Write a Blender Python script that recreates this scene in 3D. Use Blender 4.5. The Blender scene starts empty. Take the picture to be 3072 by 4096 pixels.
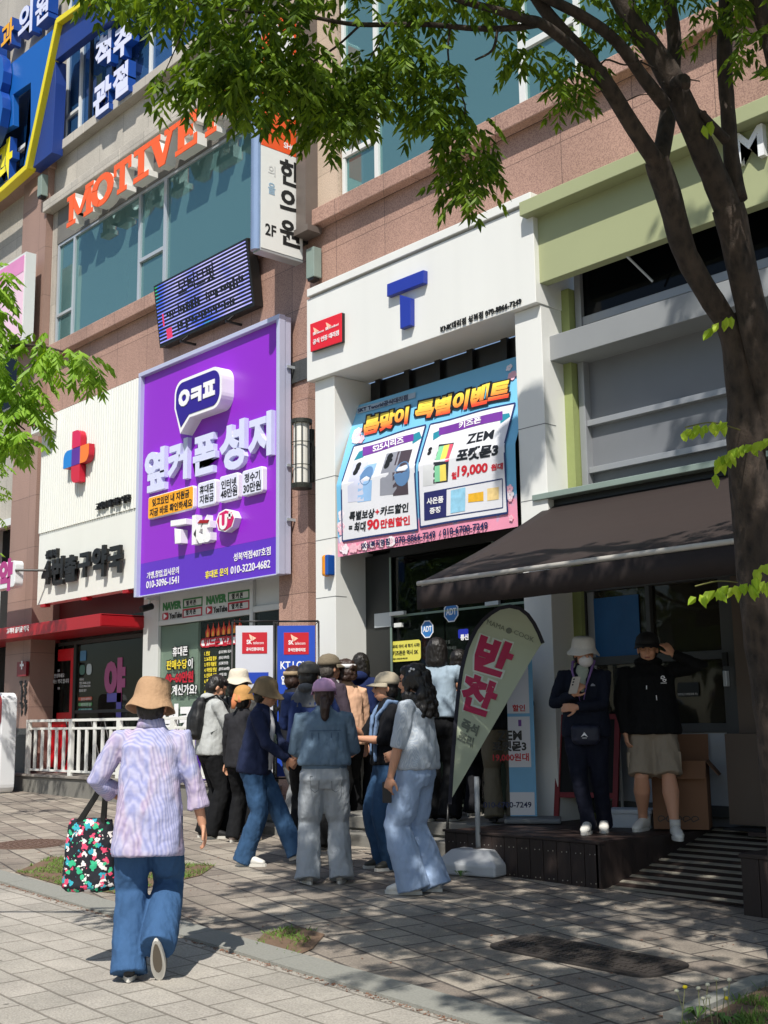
import bpy, bmesh, math, random
import numpy as np
from mathutils import Vector, Matrix, noise
C = bpy.context.scene
COL = C.collection
# ------------------------------------------------ camera
F_PX, YAW, PITCH, ROLL, CAM_H = 4832.0, 0.84158, 0.170903, -0.013245, 1.40
def _rot():
    cy, sy = math.cos(YAW), math.sin(YAW); cp, sp = math.cos(PITCH), math.sin(PITCH)
    f = Vector((-sy*cp, cy*cp, sp)); r = Vector((cy, sy, 0)); u = r.cross(f)
    c, s = math.cos(ROLL), math.sin(ROLL)
    return c*r + s*u, -s*r + c*u, f
CR, CU, CF = _rot()
CAM = Vector((0, 0, CAM_H))
cd = bpy.data.cameras.new('camera'); co = bpy.data.objects.new('camera', cd); COL.objects.link(co)
cd.sensor_fit = 'VERTICAL'; cd.sensor_height = 24; cd.lens = F_PX/4096*24; cd.clip_start = 0.05; cd.clip_end = 500
M = Matrix.Identity(4)
for i in range(3):
    M[i][0] = CR[i]; M[i][1] = CU[i]; M[i][2] = -CF[i]; M[i][3] = CAM[i]
co.matrix_world = M
C.camera = co
# ------------------------------------------------ light: sun high, in front of the facade and a little to the right
SUN = Vector((.45, -.60, 1.0)).normalized()
w = bpy.data.worlds.new('World'); C.world = w; w.use_nodes = True
nt = w.node_tree; nt.nodes.clear()
sky = nt.nodes.new('ShaderNodeTexSky'); sky.sky_type = 'NISHITA'; sky.sun_disc = False
sky.sun_elevation = math.asin(SUN.z); sky.sun_rotation = math.atan2(SUN.x, SUN.y)
bg = nt.nodes.new('ShaderNodeBackground'); bg.inputs[1].default_value = 0.095
wo = nt.nodes.new('ShaderNodeOutputWorld'); nt.links.new(sky.outputs[0], bg.inputs[0]); nt.links.new(bg.outputs[0], wo.inputs[0])
sl = bpy.data.lights.new('sun', 'SUN'); sl.energy = 4.5; sl.angle = math.radians(.5); sl.color = (1, .95, .87)
so = bpy.data.objects.new('sun', sl); COL.objects.link(so); so.rotation_euler = SUN.to_track_quat('Z', 'Y').to_euler(); so.location = (5, -10, 20)
C.view_settings.view_transform = 'Standard'; C.view_settings.look = 'None'; C.view_settings.gamma = 1
C.view_settings.exposure = 0.34
C.cycles.max_bounces = 6; C.cycles.transparent_max_bounces = 12
# ------------------------------------------------ helpers
def ray(px, py):
    return CR*((px-1536)/F_PX) - CU*((py-2048)/F_PX) + CF
def PY(px, py, Y):                     # point of a photo pixel on the plane y = Y
    d = ray(px, py); return CAM + d*(Y/d.y)
def PD(px, py, D):                     # ... at forward distance D
    return CAM + ray(px, py)*D
GA, GB = .025, -.018
def G(x, y): return GA*(y-4) + GB*(x+6.4)
def PG(px, py, dz=0):                  # ... on the pavement (dz above it)
    d = ray(px, py); t = (-4*GA + 6.4*GB + dz - CAM_H)/(d.z - GA*d.y - GB*d.x)
    return CAM + d*t
def proj(p):
    q = p - CAM; z = q.dot(CF)
    if z <= .05: return (-9999, -9999, z)
    return (1536 + q.dot(CR)/z*F_PX, 2048 - q.dot(CU)/z*F_PX, z)
class Fr:                              # a flat frame: origin, two axes, outward normal
    def __init__(s, o, u, v):
        s.o = Vector(o); s.u = Vector(u).normalized(); s.v = Vector(v).normalized(); s.n = s.u.cross(s.v).normalized()
    def P(s, u, v, n=0): return s.o + s.u*u + s.v*v + s.n*n
    def px(s, x, y, n=0):
        d = ray(x, y); o = s.o + s.n*n; t = (o-CAM).dot(s.n)/d.dot(s.n); p = CAM + d*t - s.o
        return p.dot(s.u), p.dot(s.v)
def FY(Y): return Fr((0, Y, 0), (1, 0, 0), (0, 0, 1))
def rect(tl, br, Y):
    a = PY(*tl, Y); b = PY(*br, Y); return a.x, b.x, b.z, a.z      # x0,x1,z0,z1
class MB:
    def __init__(s): s.v = []; s.f = []; s.m = []; s.g = []
    def add(s, vs, fs, m=0):
        b = len(s.v); s.g.append((b, len(s.f))); s.v += [tuple(v) for v in vs]
        for f in fs: s.f.append([i+b for i in f]); s.m.append(m)
        return s
    def box(s, x0, x1, y0, y1, z0, z1, m=0):
        return s.add([(x0,y0,z0),(x1,y0,z0),(x1,y1,z0),(x0,y1,z0),(x0,y0,z1),(x1,y0,z1),(x1,y1,z1),(x0,y1,z1)],
              [(0,3,2,1),(4,5,6,7),(0,1,5,4),(1,2,6,5),(2,3,7,6),(3,0,4,7)], m)
    def fbox(s, fr, u0, u1, v0, v1, n0, n1, m=0):
        return s.prism(fr, [(u0,v0),(u1,v0),(u1,v1),(u0,v1)], n0, n1, m)
    def prism(s, fr, pts, n0, n1, m=0):
        a = sum(pts[i][0]*pts[(i+1)%len(pts)][1]-pts[(i+1)%len(pts)][0]*pts[i][1] for i in range(len(pts)))
        if a < 0: pts = pts[::-1]
        n = len(pts); vs = [fr.P(u, v, n0) for u, v in pts] + [fr.P(u, v, n1) for u, v in pts]
        fs = [tuple(range(n-1, -1, -1)), tuple(range(n, 2*n))] + [(i, (i+1) % n, n+(i+1) % n, n+i) for i in range(n)]
        return s.add(vs, fs, m)
    def poly(s, fr, pts, n=0, m=0):
        a = sum(pts[i][0]*pts[(i+1)%len(pts)][1]-pts[(i+1)%len(pts)][0]*pts[i][1] for i in range(len(pts)))
        if a < 0: pts = pts[::-1]
        return s.add([fr.P(u, v, n) for u, v in pts], [tuple(range(len(pts)))], m)
    def bar(s, a, b, r, seg=8, r2=None, m=0):
        return s.tube([a, b], [r, r2 if r2 is not None else r], seg, m)
    def tube(s, pts, rad, seg=8, m=0, cap=True):
        pts = [Vector(p) for p in pts]; n = len(pts); vs = []; fs = []; pu = None
        for i, p in enumerate(pts):
            t = (pts[min(i+1, n-1)] - pts[max(i-1, 0)])
            t = t.normalized() if t.length > 1e-9 else Vector((0,0,1))
            if pu is None: pu = t.orthogonal().normalized()
            u = (pu - t*pu.dot(t))
            u = u.normalized() if u.length > 1e-6 else t.orthogonal().normalized()
            pu = u; w_ = t.cross(u); r = rad[i]
            ru, rw = r if isinstance(r, tuple) else (r, r)
            for k in range(seg):
                a = 2*math.pi*k/seg; vs.append(p + u*(ru*math.cos(a)) + w_*(rw*math.sin(a)))
        for i in range(n-1):
            for k in range(seg):
                k2 = (k+1) % seg; fs.append((i*seg+k, i*seg+k2, (i+1)*seg+k2, (i+1)*seg+k))
        if cap: fs.append(tuple(range(seg-1, -1, -1))); fs.append(tuple((n-1)*seg+k for k in range(seg)))
        return s.add(vs, fs, m)
    def ell(s, c, rx, ry, rz, nu=14, nv=9, R=None, m=0):
        vs = []; fs = []; c = Vector(c)
        for j in range(1, nv):
            th = math.pi*j/nv
            for i in range(nu):
                ph = 2*math.pi*i/nu
                vs.append(Vector((rx*math.sin(th)*math.cos(ph), ry*math.sin(th)*math.sin(ph), rz*math.cos(th))))
        vs += [Vector((0,0,rz)), Vector((0,0,-rz))]
        if R is not None: vs = [R @ v for v in vs]
        vs = [v + c for v in vs]; k = (nv-1)*nu
        for j in range(nv-2):
            for i in range(nu): fs.append((j*nu+i, (j+1)*nu+i, (j+1)*nu+(i+1)%nu, j*nu+(i+1)%nu))
        for i in range(nu): fs.append((k, i, (i+1)%nu)); fs.append((k+1, (nv-2)*nu+(i+1)%nu, (nv-2)*nu+i))
        return s.add(vs, fs, m)
    def text(s, t, fr, u0, v0, u1, v1, n0, n1, bold=.02, m=0, sp=1.0, font=None, shear=0):
        vs, fs = glyphs(t, bold, sp, shear)
        if not vs: return s
        xs = [v[0] for v in vs]; ys = [v[1] for v in vs]
        ax, bx, ay, by = min(xs), max(xs), min(ys), max(ys)
        if not callable(fr):                       # keep natural letter proportions
            nh = (u1-u0)*(by-ay)/(bx-ax); h_ = v1-v0; lo, hi = .97*nh, (1.3 if len(t) > 1 else 1.6)*nh
            k = min(max(h_, lo), hi); c_ = (v0+v1)/2; v0, v1 = c_-k/2, c_+k/2
        P = fr if callable(fr) else fr.P
        nv = [P(u0+(x-ax)/(bx-ax)*(u1-u0), v0+(y-ay)/(by-ay)*(v1-v0), n1 if z > 0 else n0) for x, y, z in vs]
        return s.add(nv, fs, m)
    def texth(s, t, fr, u0, v0, h, n0, n1, bold=.02, squeeze=1):
        vs, fs = glyphs(t, bold, 1.0); xs = [v[0] for v in vs]; ys = [v[1] for v in vs]; k = h/(max(ys)-min(ys))
        return s.add([fr.P(u0+(x-min(xs))*k*squeeze, v0+(y-min(ys))*k, n1 if z > 0 else n0) for x, y, z in vs], fs)
    def parts(s, name, mats, parent=None, **kw):
        """every separate shape becomes an object of its own"""
        out = []
        for i, (v0, f0) in enumerate(s.g):
            v1, f1 = s.g[i+1] if i+1 < len(s.g) else (len(s.v), len(s.f)); q = MB(); q.v = s.v[v0:v1]; q.f = [[k-v0 for k in f] for f in s.f[f0:f1]]; q.m = s.m[f0:f1]; out.append(q.build(name, mats, parent, **kw))
        return out
    def build(s, name, mats, parent=None, smooth=False, bevel=0, autosm=False):
        me = bpy.data.meshes.new(name); me.from_pydata(s.v, [], s.f)
        if not isinstance(mats, (list, tuple)): mats = [mats]
        for m in mats: me.materials.append(m)
        if len(mats) > 1: me.polygons.foreach_set('material_index', s.m)
        if smooth: me.polygons.foreach_set('use_smooth', [True]*len(me.polygons))
        me.update()
        o = bpy.data.objects.new(name, me); COL.objects.link(o)
        if parent is not None: setpar(o, parent)
        if bevel:
            b = o.modifiers.new('bevel', 'BEVEL'); b.width = bevel; b.segments = 2; b.limit_method = 'ANGLE'
        if autosm:
            try: me.set_sharp_from_angle(angle=math.radians(40))
            except Exception: pass
        return o
_T = {}
def glyphs(t, bold, sp, shear=0):
    key = (t, bold, sp, shear)
    if key in _T: return _T[key]
    cu = bpy.data.curves.new('t', 'FONT'); cu.body = t; cu.size = 1; cu.offset = bold; cu.extrude = .05
    cu.space_character = sp; cu.resolution_u = 3; cu.shear = shear; cu.space_line = .95
    o = bpy.data.objects.new('t', cu); me = bpy.data.meshes.new_from_object(o)
    vs = [tuple(v.co) for v in me.vertices]; fs = [tuple(p.vertices) for p in me.polygons]
    bpy.data.objects.remove(o); bpy.data.curves.remove(cu); bpy.data.meshes.remove(me)
    _T[key] = (vs, fs); return _T[key]
def setpar(o, p):
    o.parent = p
    base = Matrix.Translation(p.location) if p.type == 'EMPTY' else Matrix.Identity(4)
    o.matrix_parent_inverse = base.inverted()
def tag(o, label, cat, group=None, kind=None):
    if label: o['label'] = label
    if cat: o['category'] = cat
    if group: o['group'] = group
    if kind: o['kind'] = kind
    return o
def thing(name, label, cat, loc=(0,0,0), group=None):
    o = bpy.data.objects.new(name, None); COL.objects.link(o); o.location = loc; o.empty_display_size = .1
    return tag(o, label, cat, group)
# ------------------------------------------------ materials
def _nodes(name):
    m = bpy.data.materials.new(name); m.use_nodes = True; nt = m.node_tree
    return m, nt, nt.nodes['Principled BSDF']
def rgb(h):                            # sRGB hex to linear
    c = [int(h[i:i+2], 16)/255 for i in (0, 2, 4)]
    return tuple([x/12.92 if x <= .04045 else ((x+.055)/1.055)**2.4 for x in c] + [1])
def mul(c, k): return (c[0]*k, c[1]*k, c[2]*k, 1)
_M = {}
def mat(name, col, rough=.6, metal=0, var=.12, vs=6, bump=0, bs=60, spec=.5, emit=0, trans=0, coat=0, stretch=(1,1,1), bd=.01):
    if name in _M: return _M[name]
    m, nt, b = _nodes(name); c = rgb(col) if isinstance(col, str) else col
    b.inputs['Roughness'].default_value = rough; b.inputs['Metallic'].default_value = metal
    b.inputs['Specular IOR Level'].default_value = spec
    if coat: b.inputs['Coat Weight'].default_value = coat
    tc = nt.nodes.new('ShaderNodeTexCoord'); mp = nt.nodes.new('ShaderNodeMapping'); mp.inputs['Scale'].default_value = stretch
    nt.links.new(tc.outputs['Object'], mp.inputs[0])
    n1 = nt.nodes.new('ShaderNodeTexNoise'); n1.inputs['Scale'].default_value = vs; n1.inputs['Detail'].default_value = 6
    nt.links.new(mp.outputs[0], n1.inputs[0])
    cr = nt.nodes.new('ShaderNodeMix'); cr.data_type = 'RGBA'
    cr.inputs['A'].default_value = mul(c, 1-var); cr.inputs['B'].default_value = tuple(min(1, x*(1+var)) for x in c[:3]) + (1,)
    nt.links.new(n1.outputs[0], cr.inputs['Factor']); nt.links.new(cr.outputs['Result'], b.inputs['Base Color'])
    if bump:
        n2 = nt.nodes.new('ShaderNodeTexNoise'); n2.inputs['Scale'].default_value = bs; n2.inputs['Detail'].default_value = 4
        nt.links.new(mp.outputs[0], n2.inputs[0]); bp = nt.nodes.new('ShaderNodeBump'); bp.inputs['Strength'].default_value = bump
        bp.inputs['Distance'].default_value = bd
        nt.links.new(n2.outputs[0], bp.inputs['Height']); nt.links.new(bp.outputs[0], b.inputs['Normal'])
    if emit:
        nt.links.new(cr.outputs['Result'], b.inputs['Emission Color']); b.inputs['Emission Strength'].default_value = emit
    _M[name] = m; return m
def stone(name, col, speck, tw=.9, th=.62, joint=.35, off=(0,0), dirt=.2, amt=.55, sc=75):
    m, nt, b = _nodes(name); L = nt.links.new; N = nt.nodes.new
    tc = N('ShaderNodeTexCoord'); sx = N('ShaderNodeSeparateXYZ'); L(tc.outputs['Object'], sx.inputs[0])
    cx = N('ShaderNodeCombineXYZ')
    a = N('ShaderNodeMath'); a.operation = 'ADD'; L(sx.outputs[0], a.inputs[0]); L(sx.outputs[1], a.inputs[1])
    a2 = N('ShaderNodeMath'); a2.operation = 'ADD'; L(a.outputs[0], a2.inputs[0]); a2.inputs[1].default_value = off[0]
    a3 = N('ShaderNodeMath'); a3.operation = 'ADD'; L(sx.outputs[2], a3.inputs[0]); a3.inputs[1].default_value = off[1]
    L(a2.outputs[0], cx.inputs[0]); L(a3.outputs[0], cx.inputs[1])
    br = N('ShaderNodeTexBrick'); br.offset = 0; br.inputs['Scale'].default_value = 1; br.inputs['Brick Width'].default_value = tw
    br.inputs['Row Height'].default_value = th; br.inputs['Mortar Size'].default_value = .005; br.inputs['Mortar Smooth'].default_value = .1
    br.inputs['Color1'].default_value = (1,1,1,1); br.inputs['Color2'].default_value = (.86,.86,.86,1); br.inputs['Mortar'].default_value = (joint,joint,joint,1)
    L(cx.outputs[0], br.inputs[0])
    n = N('ShaderNodeTexNoise'); n.inputs['Scale'].default_value = sc; n.inputs['Detail'].default_value = 3; L(tc.outputs['Object'], n.inputs[0])
    r = N('ShaderNodeValToRGB'); r.color_ramp.elements[0].position = .40; r.color_ramp.elements[1].position = .56
    r.color_ramp.elements[0].color = speck if not isinstance(speck, str) else rgb(speck); r.color_ramp.elements[1].color = rgb(col); L(n.outputs[0], r.inputs[0])
    big = N('ShaderNodeTexNoise'); big.inputs['Scale'].default_value = 1.1; big.inputs['Detail'].default_value = 7
    mp = N('ShaderNodeMapping'); mp.inputs['Scale'].default_value = (1, 1, .35); L(tc.outputs['Object'], mp.inputs[0]); L(mp.outputs[0], big.inputs[0])
    mr = N('ShaderNodeMapRange'); mr.inputs['From Min'].default_value = .3; mr.inputs['From Max'].default_value = .75; mr.inputs['To Min'].default_value = 1+dirt*.5; mr.inputs['To Max'].default_value = 1-dirt
    L(big.outputs[0], mr.inputs[0])
    m0 = N('ShaderNodeMix'); m0.data_type = 'RGBA'; m0.inputs['Factor'].default_value = amt; m0.inputs['A'].default_value = rgb(col); L(r.outputs[0], m0.inputs['B'])
    m1 = N('ShaderNodeMix'); m1.data_type = 'RGBA'; m1.blend_type = 'MULTIPLY'; m1.inputs['Factor'].default_value = 1
    L(m0.outputs['Result'], m1.inputs['A']); L(br.outputs[0], m1.inputs['B'])
    m2 = N('ShaderNodeVectorMath'); m2.operation = 'SCALE'; L(m1.outputs['Result'], m2.inputs[0]); L(mr.outputs[0], m2.inputs['Scale'])
    L(m2.outputs[0], b.inputs['Base Color']); b.inputs['Roughness'].default_value = .55
    bp = N('ShaderNodeBump'); bp.inputs['Strength'].default_value = .25; bp.inputs['Distance'].default_value = .01; L(br.outputs['Fac'], bp.inputs['Height']); bp.invert = True
    L(bp.outputs[0], b.inputs['Normal'])
    return m
def glass(name, col, alpha=.5, rough=.03, refl=1.0, metal=0):
    m, nt, b = _nodes(name); L = nt.links.new; N = nt.nodes.new
    b.inputs['Base Color'].default_value = rgb(col); b.inputs['Roughness'].default_value = rough; b.inputs['Specular IOR Level'].default_value = .5*refl
    n = N('ShaderNodeTexNoise'); n.inputs['Scale'].default_value = 1.3; bp = N('ShaderNodeBump'); bp.inputs['Strength'].default_value = .22
    bp.inputs['Distance'].default_value = .05; L(n.outputs[0], bp.inputs['Height']); L(bp.outputs[0], b.inputs['Normal'])
    b.inputs['Metallic'].default_value = metal
    if alpha < 1:
        t = N('ShaderNodeBsdfTransparent'); t.inputs[0].default_value = (.75,.8,.78,1); mx = N('ShaderNodeMixShader'); mx.inputs[0].default_value = alpha
        L(t.outputs[0], mx.inputs[1]); L(b.outputs[0], mx.inputs[2]); L(mx.outputs[0], nt.nodes['Material Output'].inputs[0])
    return m
# ================================================= MATERIALS
PINK = stone('pink_granite', 'b59282', '6b4e47', .92, .62, .42, (.1,.12))
PINKL = stone('pink_granite_smooth', 'a98b7e', '775f56', 1.25, .9, .5, (.3,.1))
GREY = stone('pale_limestone', 'c3bdb2', '9f988c', .8, .9, .55, (.25,.3), .28)
BEIGE = stone('beige_limestone', 'cbb8a4', 'a08a78', 3, .95, .6, (.3,.2), .3)
DGREY = stone('dark_granite', '4a4d4d', '2c2f30', .9, .6, .5)
ALU = mat('aluminium', 'b9c0c6', .35, .35, .06, 3)
ALUW = mat('white_aluminium', 'd3d6d4', .4, 0, .05, 3)
WHITE = mat('white_panel', 'dfe0dc', .35, 0, .07, 1.4, coat=.1, stretch=(2,2,.18))
WHITE2 = mat('white_enamel', 'dcdee0', .35, 0, .05, 2)
BLACK = mat('black_paint', '141414', .4, 0, .1, 8)
DARK = mat('dark_metal', '2a2c2b', .45, .2, .15, 4)
GPAINT = mat('green_panel', '9da37c', .55, 0, .08, 1.2)
GPAINT2 = mat('green_plaster', '8d985f', .8, 0, .14, 3, bump=.3, bs=25)
SHUT = mat('grey_panel', '74777c', .5, .1, .14, 1.5)
RED = mat('red_paint', '9f111c', .4, 0, .08, 3)
BLUE = mat('blue_cladding', '0e5cae', .45, 0, .06, .8)
NAVY = mat('navy_cladding', '1d3a82', .45, 0, .08, .8)
YEL = mat('yellow_trim', 'e3d31c', .4, 0, .08, 2)
TEAL = glass('teal_glass', '6f9a9b', .93, .05, 1.2, .6)
BLUEG = glass('blue_glass', '3d6a9c', .93, .05, 1.2, .5)
SHOPG = glass('shop_glass', '1a211f', .35, .01, 1.0)
DARKG = glass('dark_glass', '07090c', .95, .08, .35)
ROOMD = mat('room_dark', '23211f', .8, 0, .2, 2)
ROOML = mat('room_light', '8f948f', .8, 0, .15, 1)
YW = 9.25
FW = FY(YW)
def window(parent, x0, x1, z0, z1, y, glassm, mull=(), rails=(), fw=.06, frame=ALU, deep=.07):
    """one window: aluminium frame with its glass as a sub-part"""
    b = MB()
    b.box(x0, x1, y-deep, y, z0, z0+fw).box(x0, x1, y-deep, y, z1-fw, z1).box(x0, x0+fw, y-deep, y, z0+fw, z1-fw).box(x1-fw, x1, y-deep, y, z0+fw, z1-fw)
    for mx, w_ in mull: b.box(mx-w_/2, mx+w_/2, y-deep-.004, y+.004, z0+fw, z1-fw)
    for ra, rb, rz, rw in rails: b.box(ra, rb, y-deep-.008, y+.008, rz-rw/2, rz+rw/2)
    f = b.build('window', frame, parent, bevel=.004)
    g = MB().box(x0+fw*.5, x1-fw*.5, y-.035, y-.027, z0+fw*.5, z1-fw*.5).build('pane', glassm, f)
    return f
# ================================================= THE COMMERCIAL BUILDING
B = thing('commercial_building', 'pink granite and pale stone shop building with teal upper windows above the row of shops', 'building', (-12, YW, 0))
b = MB(); b.box(-19.15, -11.77, YW, 9.7, 5.5, 7.66).box(-11.77, -7.87, YW, 9.7, 6.0, 7.66).box(-7.87, 1, YW, 9.7, 6.6, 7.66)
b.box(-12.36, -11.76, YW-.02, 9.9, -.3, 5.5)
b.build('granite_wall', PINK, B)
MB().box(-20.12, -19.16, 9.12, 9.9, -.3, 11.3).build('granite_pier', PINKL, B)
MB().box(-12.36+.003, -11.762, YW-.028, YW-.0205, 5.72, 6.0).build('dark_band', DGREY, B)
MB().box(-19.15, -11.1, YW, 9.7, 10.40, 11.42).box(-19.15, -18.97, YW, 9.7, 7.9, 10.40).build('limestone_wall', GREY, B)
MB().box(-12.34, -11.1, YW-.05, 9.7, 7.9, 16).build('limestone_pier', BEIGE, B)
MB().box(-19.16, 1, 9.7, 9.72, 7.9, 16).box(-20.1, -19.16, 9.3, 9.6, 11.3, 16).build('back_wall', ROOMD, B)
b = MB()
for x0, x1 in ((-19.14, -16.9), (-16.895, -14.7), (-14.695, -12.3)): b.box(x0, x1, 9.10, YW, 7.66, 7.88)
for k in range(10): b.box(-12.295+k*1.33, -12.295+k*1.33+1.325, 9.10, YW, 7.66, 7.88)
b.build('window_ledge', PINK, B, bevel=.012)
b = MB()
for k in range(5): b.box(-19.2+k*1.37, -19.2+k*1.37+1.365, 9.06, YW, 10.42, 10.62)
b.build('limestone_cornice', GREY, B, bevel=.012)
b = MB()
for k in range(5): b.box(-19.14+k*1.37, -19.14+k*1.37+1.365, 9.08, YW+.1, 11.4, 11.58)
b.build('limestone_sill', GREY, B, bevel=.012)
MB().box(-20.3, -19.08, 9.0, 9.5, 11.28, 11.5).box(-22.5, -20.3, 9.02, 9.5, 11.28, 11.5).build('granite_ledge', PINKL, B, bevel=.015)
# second floor windows, left bay (behind the channel letters)
window(B, -18.95, -12.36, 7.88, 9.80, 9.33, TEAL, [(-18.33,.06),(-16.12,.07),(-15.35,.09),(-12.6,.07)], [(-18.9,-18.36,8.45,.05),(-16.1,-15.4,8.62,.06)])
# third floor, blue film
window(B, -18.86, -12.36, 11.6, 14.6, 9.33, BLUEG, [(-18.3,.07),(-15.9,.07),(-15.2,.06)], [(-18.8,-18.33,12.15,.06),(-15.87,-15.2,12.5,.06)], frame=ALUW)
# second floor, right bay
window(B, -11.08, .9, 7.9, 12.6, 9.33, TEAL, [(-10.42,.07),(-8.02,.09),(-7.25,.07),(-4.6,.08),(-2.4,.08)], [(-11.05,-10.45,8.5,.07),(-7.98,-7.28,8.62,.08)], frame=ALUW)
# things seen dimly through the glass
MB().box(-18, -16.4, 9.5, 9.6, 9.3, 9.6).box(-15.2, -12.6, 9.5, 9.6, 9.3, 9.62).build('window_blind', mat('blind_slats', 'b9b48f', .7, 0, .3, 20, stretch=(1,1,12)), B)
MB().box(-18.4, -17.9, 9.5, 9.65, 7.9, 8.7).build('curtain', mat('curtain_cloth', '8fae9f', .8), B)
b = MB()
for x in (-14.9, -10.2, -5.5): b.box(x, x+.1, 9.45, 9.5, 8.2, 9.3)
b.parts('blind_cord', ALUW, B)
b = MB().ell((-16.5, 9.55, 8.9), .5, .08, .55).ell((-13.2,9.55,8.9), .25,.08,.45); b.parts('indoor_plant', mat('indoor_shade', '17383a', .9), B, smooth=True)
# wall where the letters are fixed; the cornice's shadow is painted into its colour
MB().box(-18.95, -12.36, 9.245, 9.34, 9.79, 10.42).build('header_band', mat('header_stone_shaded', '6f6d68', .6, 0, .3, 3, bump=.3), B)
# far left bay
b = MB(); b.box(-24, -20.13, 9.3, 9.8, 5.0, 7.2).box(-24, -20.13, 9.3, 9.8, 8.9, 11.3)
b.build('left_bay_wall', GREY, B)
MB().box(-24, -20.13, 9.6, 9.8, 1.2, 5.0).box(-24,-20.13,9.55,9.8,7.2,8.9).parts('left_bay_opening', DARKG, B)
MB().box(-24, -20.2, 9.2, 9.3, 4.93, 5.06).box(-21.6, -21.5, 9.45, 9.6, .3, 5.0).box(-20.9,-20.13,9.4,9.6,.2,1.6).box(-24, -20.13, 9.45, 9.6, 2.95, 3.1).parts('left_bay_trim', ALUW, B)
MB().box(-24, -20.13, 9.5, 9.7, -.2, .95).build('left_bay_plinth', DGREY, B)
MB().box(-20.125, -19.15, 9.1, 9.3, -.2, 1.35).build('pier_plinth', DGREY, B)
# ================================================= BLUE CLINIC SIGN (upper left)
S = thing('clinic_sign', 'large blue clinic sign cladding with a bent yellow border at the upper left', 'sign', (-20, 8.9, 11))
def ppoly(name, pts, Y0, Y1, m, par, n=0):
    fr = FY(Y0); q = [fr.px(*p) for p in pts]
    return MB().prism(fr, q, Y0-Y1, 0, m=0).build(name, m, par, bevel=.006)
YB = 8.9
ppoly('blue_panel', [(-320,640),(0,290),(211,118),(206,180),(150,470),(123,545),(123,330),(52,378),(52,500),(0,530),(-320,720)], YB, YB+.12, BLUE, S)
ppoly('blue_strip', [(125,330),(168,290),(90,690),(40,745),(118,640)], YB+.01, YB+.12, BLUE, S)
ppoly('navy_panel', [(300,40),(330,10),(470,-90),(620,-200),(560,-90),(464,68),(367,127),(211,249),(243,110)], YB-.02, YB+.12, NAVY, S)
ppoly('navy_side_panel', [(204,265),(222,240),(222,330),(207,610),(120,680),(150,500)], YB-.01, YB+.2, NAVY, S)
YF = YB-.12
yp = [(-320,1010),(-10,770),(103,668),(226,84),(288,40),(520,-130)]
fr = FY(YF); q = [fr.px(*p) for p in yp]
b = MB(); W2 = .055
for i in range(len(q)-1):
    a, c = Vector((*q[i],0)), Vector((*q[i+1],0)); d = (c-a).normalized(); n_ = Vector((-d.y, d.x, 0))*W2; e = d*.02
    b.prism(fr, [tuple((a-e-n_)[:2]), tuple((c+e-n_)[:2]), tuple((c+e+n_)[:2]), tuple((a-e+n_)[:2])], -.17-.002*i, .002*i)
b.build('yellow_border', YEL, S, bevel=.01)
fr = FY(8.8)
def chan(name, t, bl, tr, Y, depth, face, side, par, bold=.035, edge=.004):
    """channel letters: coloured returns with a thin face plate in front"""
    f = FY(Y); u0, v0 = f.px(*bl); u1, v1 = f.px(*tr)
    s_ = MB().text(t, f, u0, v0, u1, v1, -depth, 0, bold).build(name, side, par)
    k = MB().text(t, f, u0+edge, v0+edge, u1-edge, v1-edge, .001, .006, bold-.006).build('letter_face', face, s_)
    return s_
LW = mat('letter_white', 'd8dcf4', .3, 0, .03); LBLUE = mat('letter_blue_side', '17479a', .35, 0, .08); LY = mat('letter_yellow', 'f0ae1e', .4, 0, .05)
MB().box(-24, -19.0, 9.25, 9.5, 13.2, 16).build('upper_stone', GREY, B)
LT = thing('clinic_lettering', 'row of blue sided letters high on the stone above the blue sign', 'sign', (-20, 8.9, 13.5))
chan('lettering', '과', (4,195), (56,78), 8.95, .2, LY, LBLUE, LT)
chan('lettering', '의', (72,140), (132,20), 8.95, .2, LW, LBLUE, LT)
chan('lettering', '원', (140,90), (196,-30), 8.95, .2, LW, LBLUE, LT)
chan('lettering', '외', (-70,260), (-8,150), 8.95, .2, LY, LBLUE, LT)
LT = thing('joint_clinic_letters', 'white block letters on blue boxes in front of the blue tinted third floor window', 'sign', (-17.5, 9.0, 12.6))
for t, bl, tr in (('척',(380,265),(446,142)),('추',(454,212),(528,98)),('관',(372,455),(446,315)),('절',(450,398),(516,245))):
    chan('lettering', t, bl, tr, 9.0, .14, LW, LBLUE, LT, .05)
b = MB(); 
for x in (-17.75, -16.95): b.box(x, x+.05, 9.145, 9.2, 11.65, 13.6)
b.parts('mounting_rail', BLACK, LT)
LT = thing('clinic_letter', 'big yellow letter standing before the dark window inside the yellow border', 'sign', (-20.5, 8.8, 10.5))
chan('lettering', '과', (-30,740), (52,565), 8.95, .14, mat('letter_lemon','f2e62a',.35), LBLUE, LT, .05)
chan('lettering', '3', (-95,500), (16,320), 8.72, .16, mat('letter_cyan','1d5fb0',.35), LBLUE, LT, .07)
MB().box(-24, -19.2, 9.2, 9.24, 11.4, 13.3).build('recess_window', mat('recess_blue','0b2a50',.15), B)
MB().box(-20.05, -19.95, 9.13, 9.2, 11.5, 12.7).box(-20.5, -19.95, 9.13, 9.2, 11.5, 11.58).box(-20.5, -19.95, 9.13, 9.2, 12.1, 12.17).build('recess_frame', ALUW, B)
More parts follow.
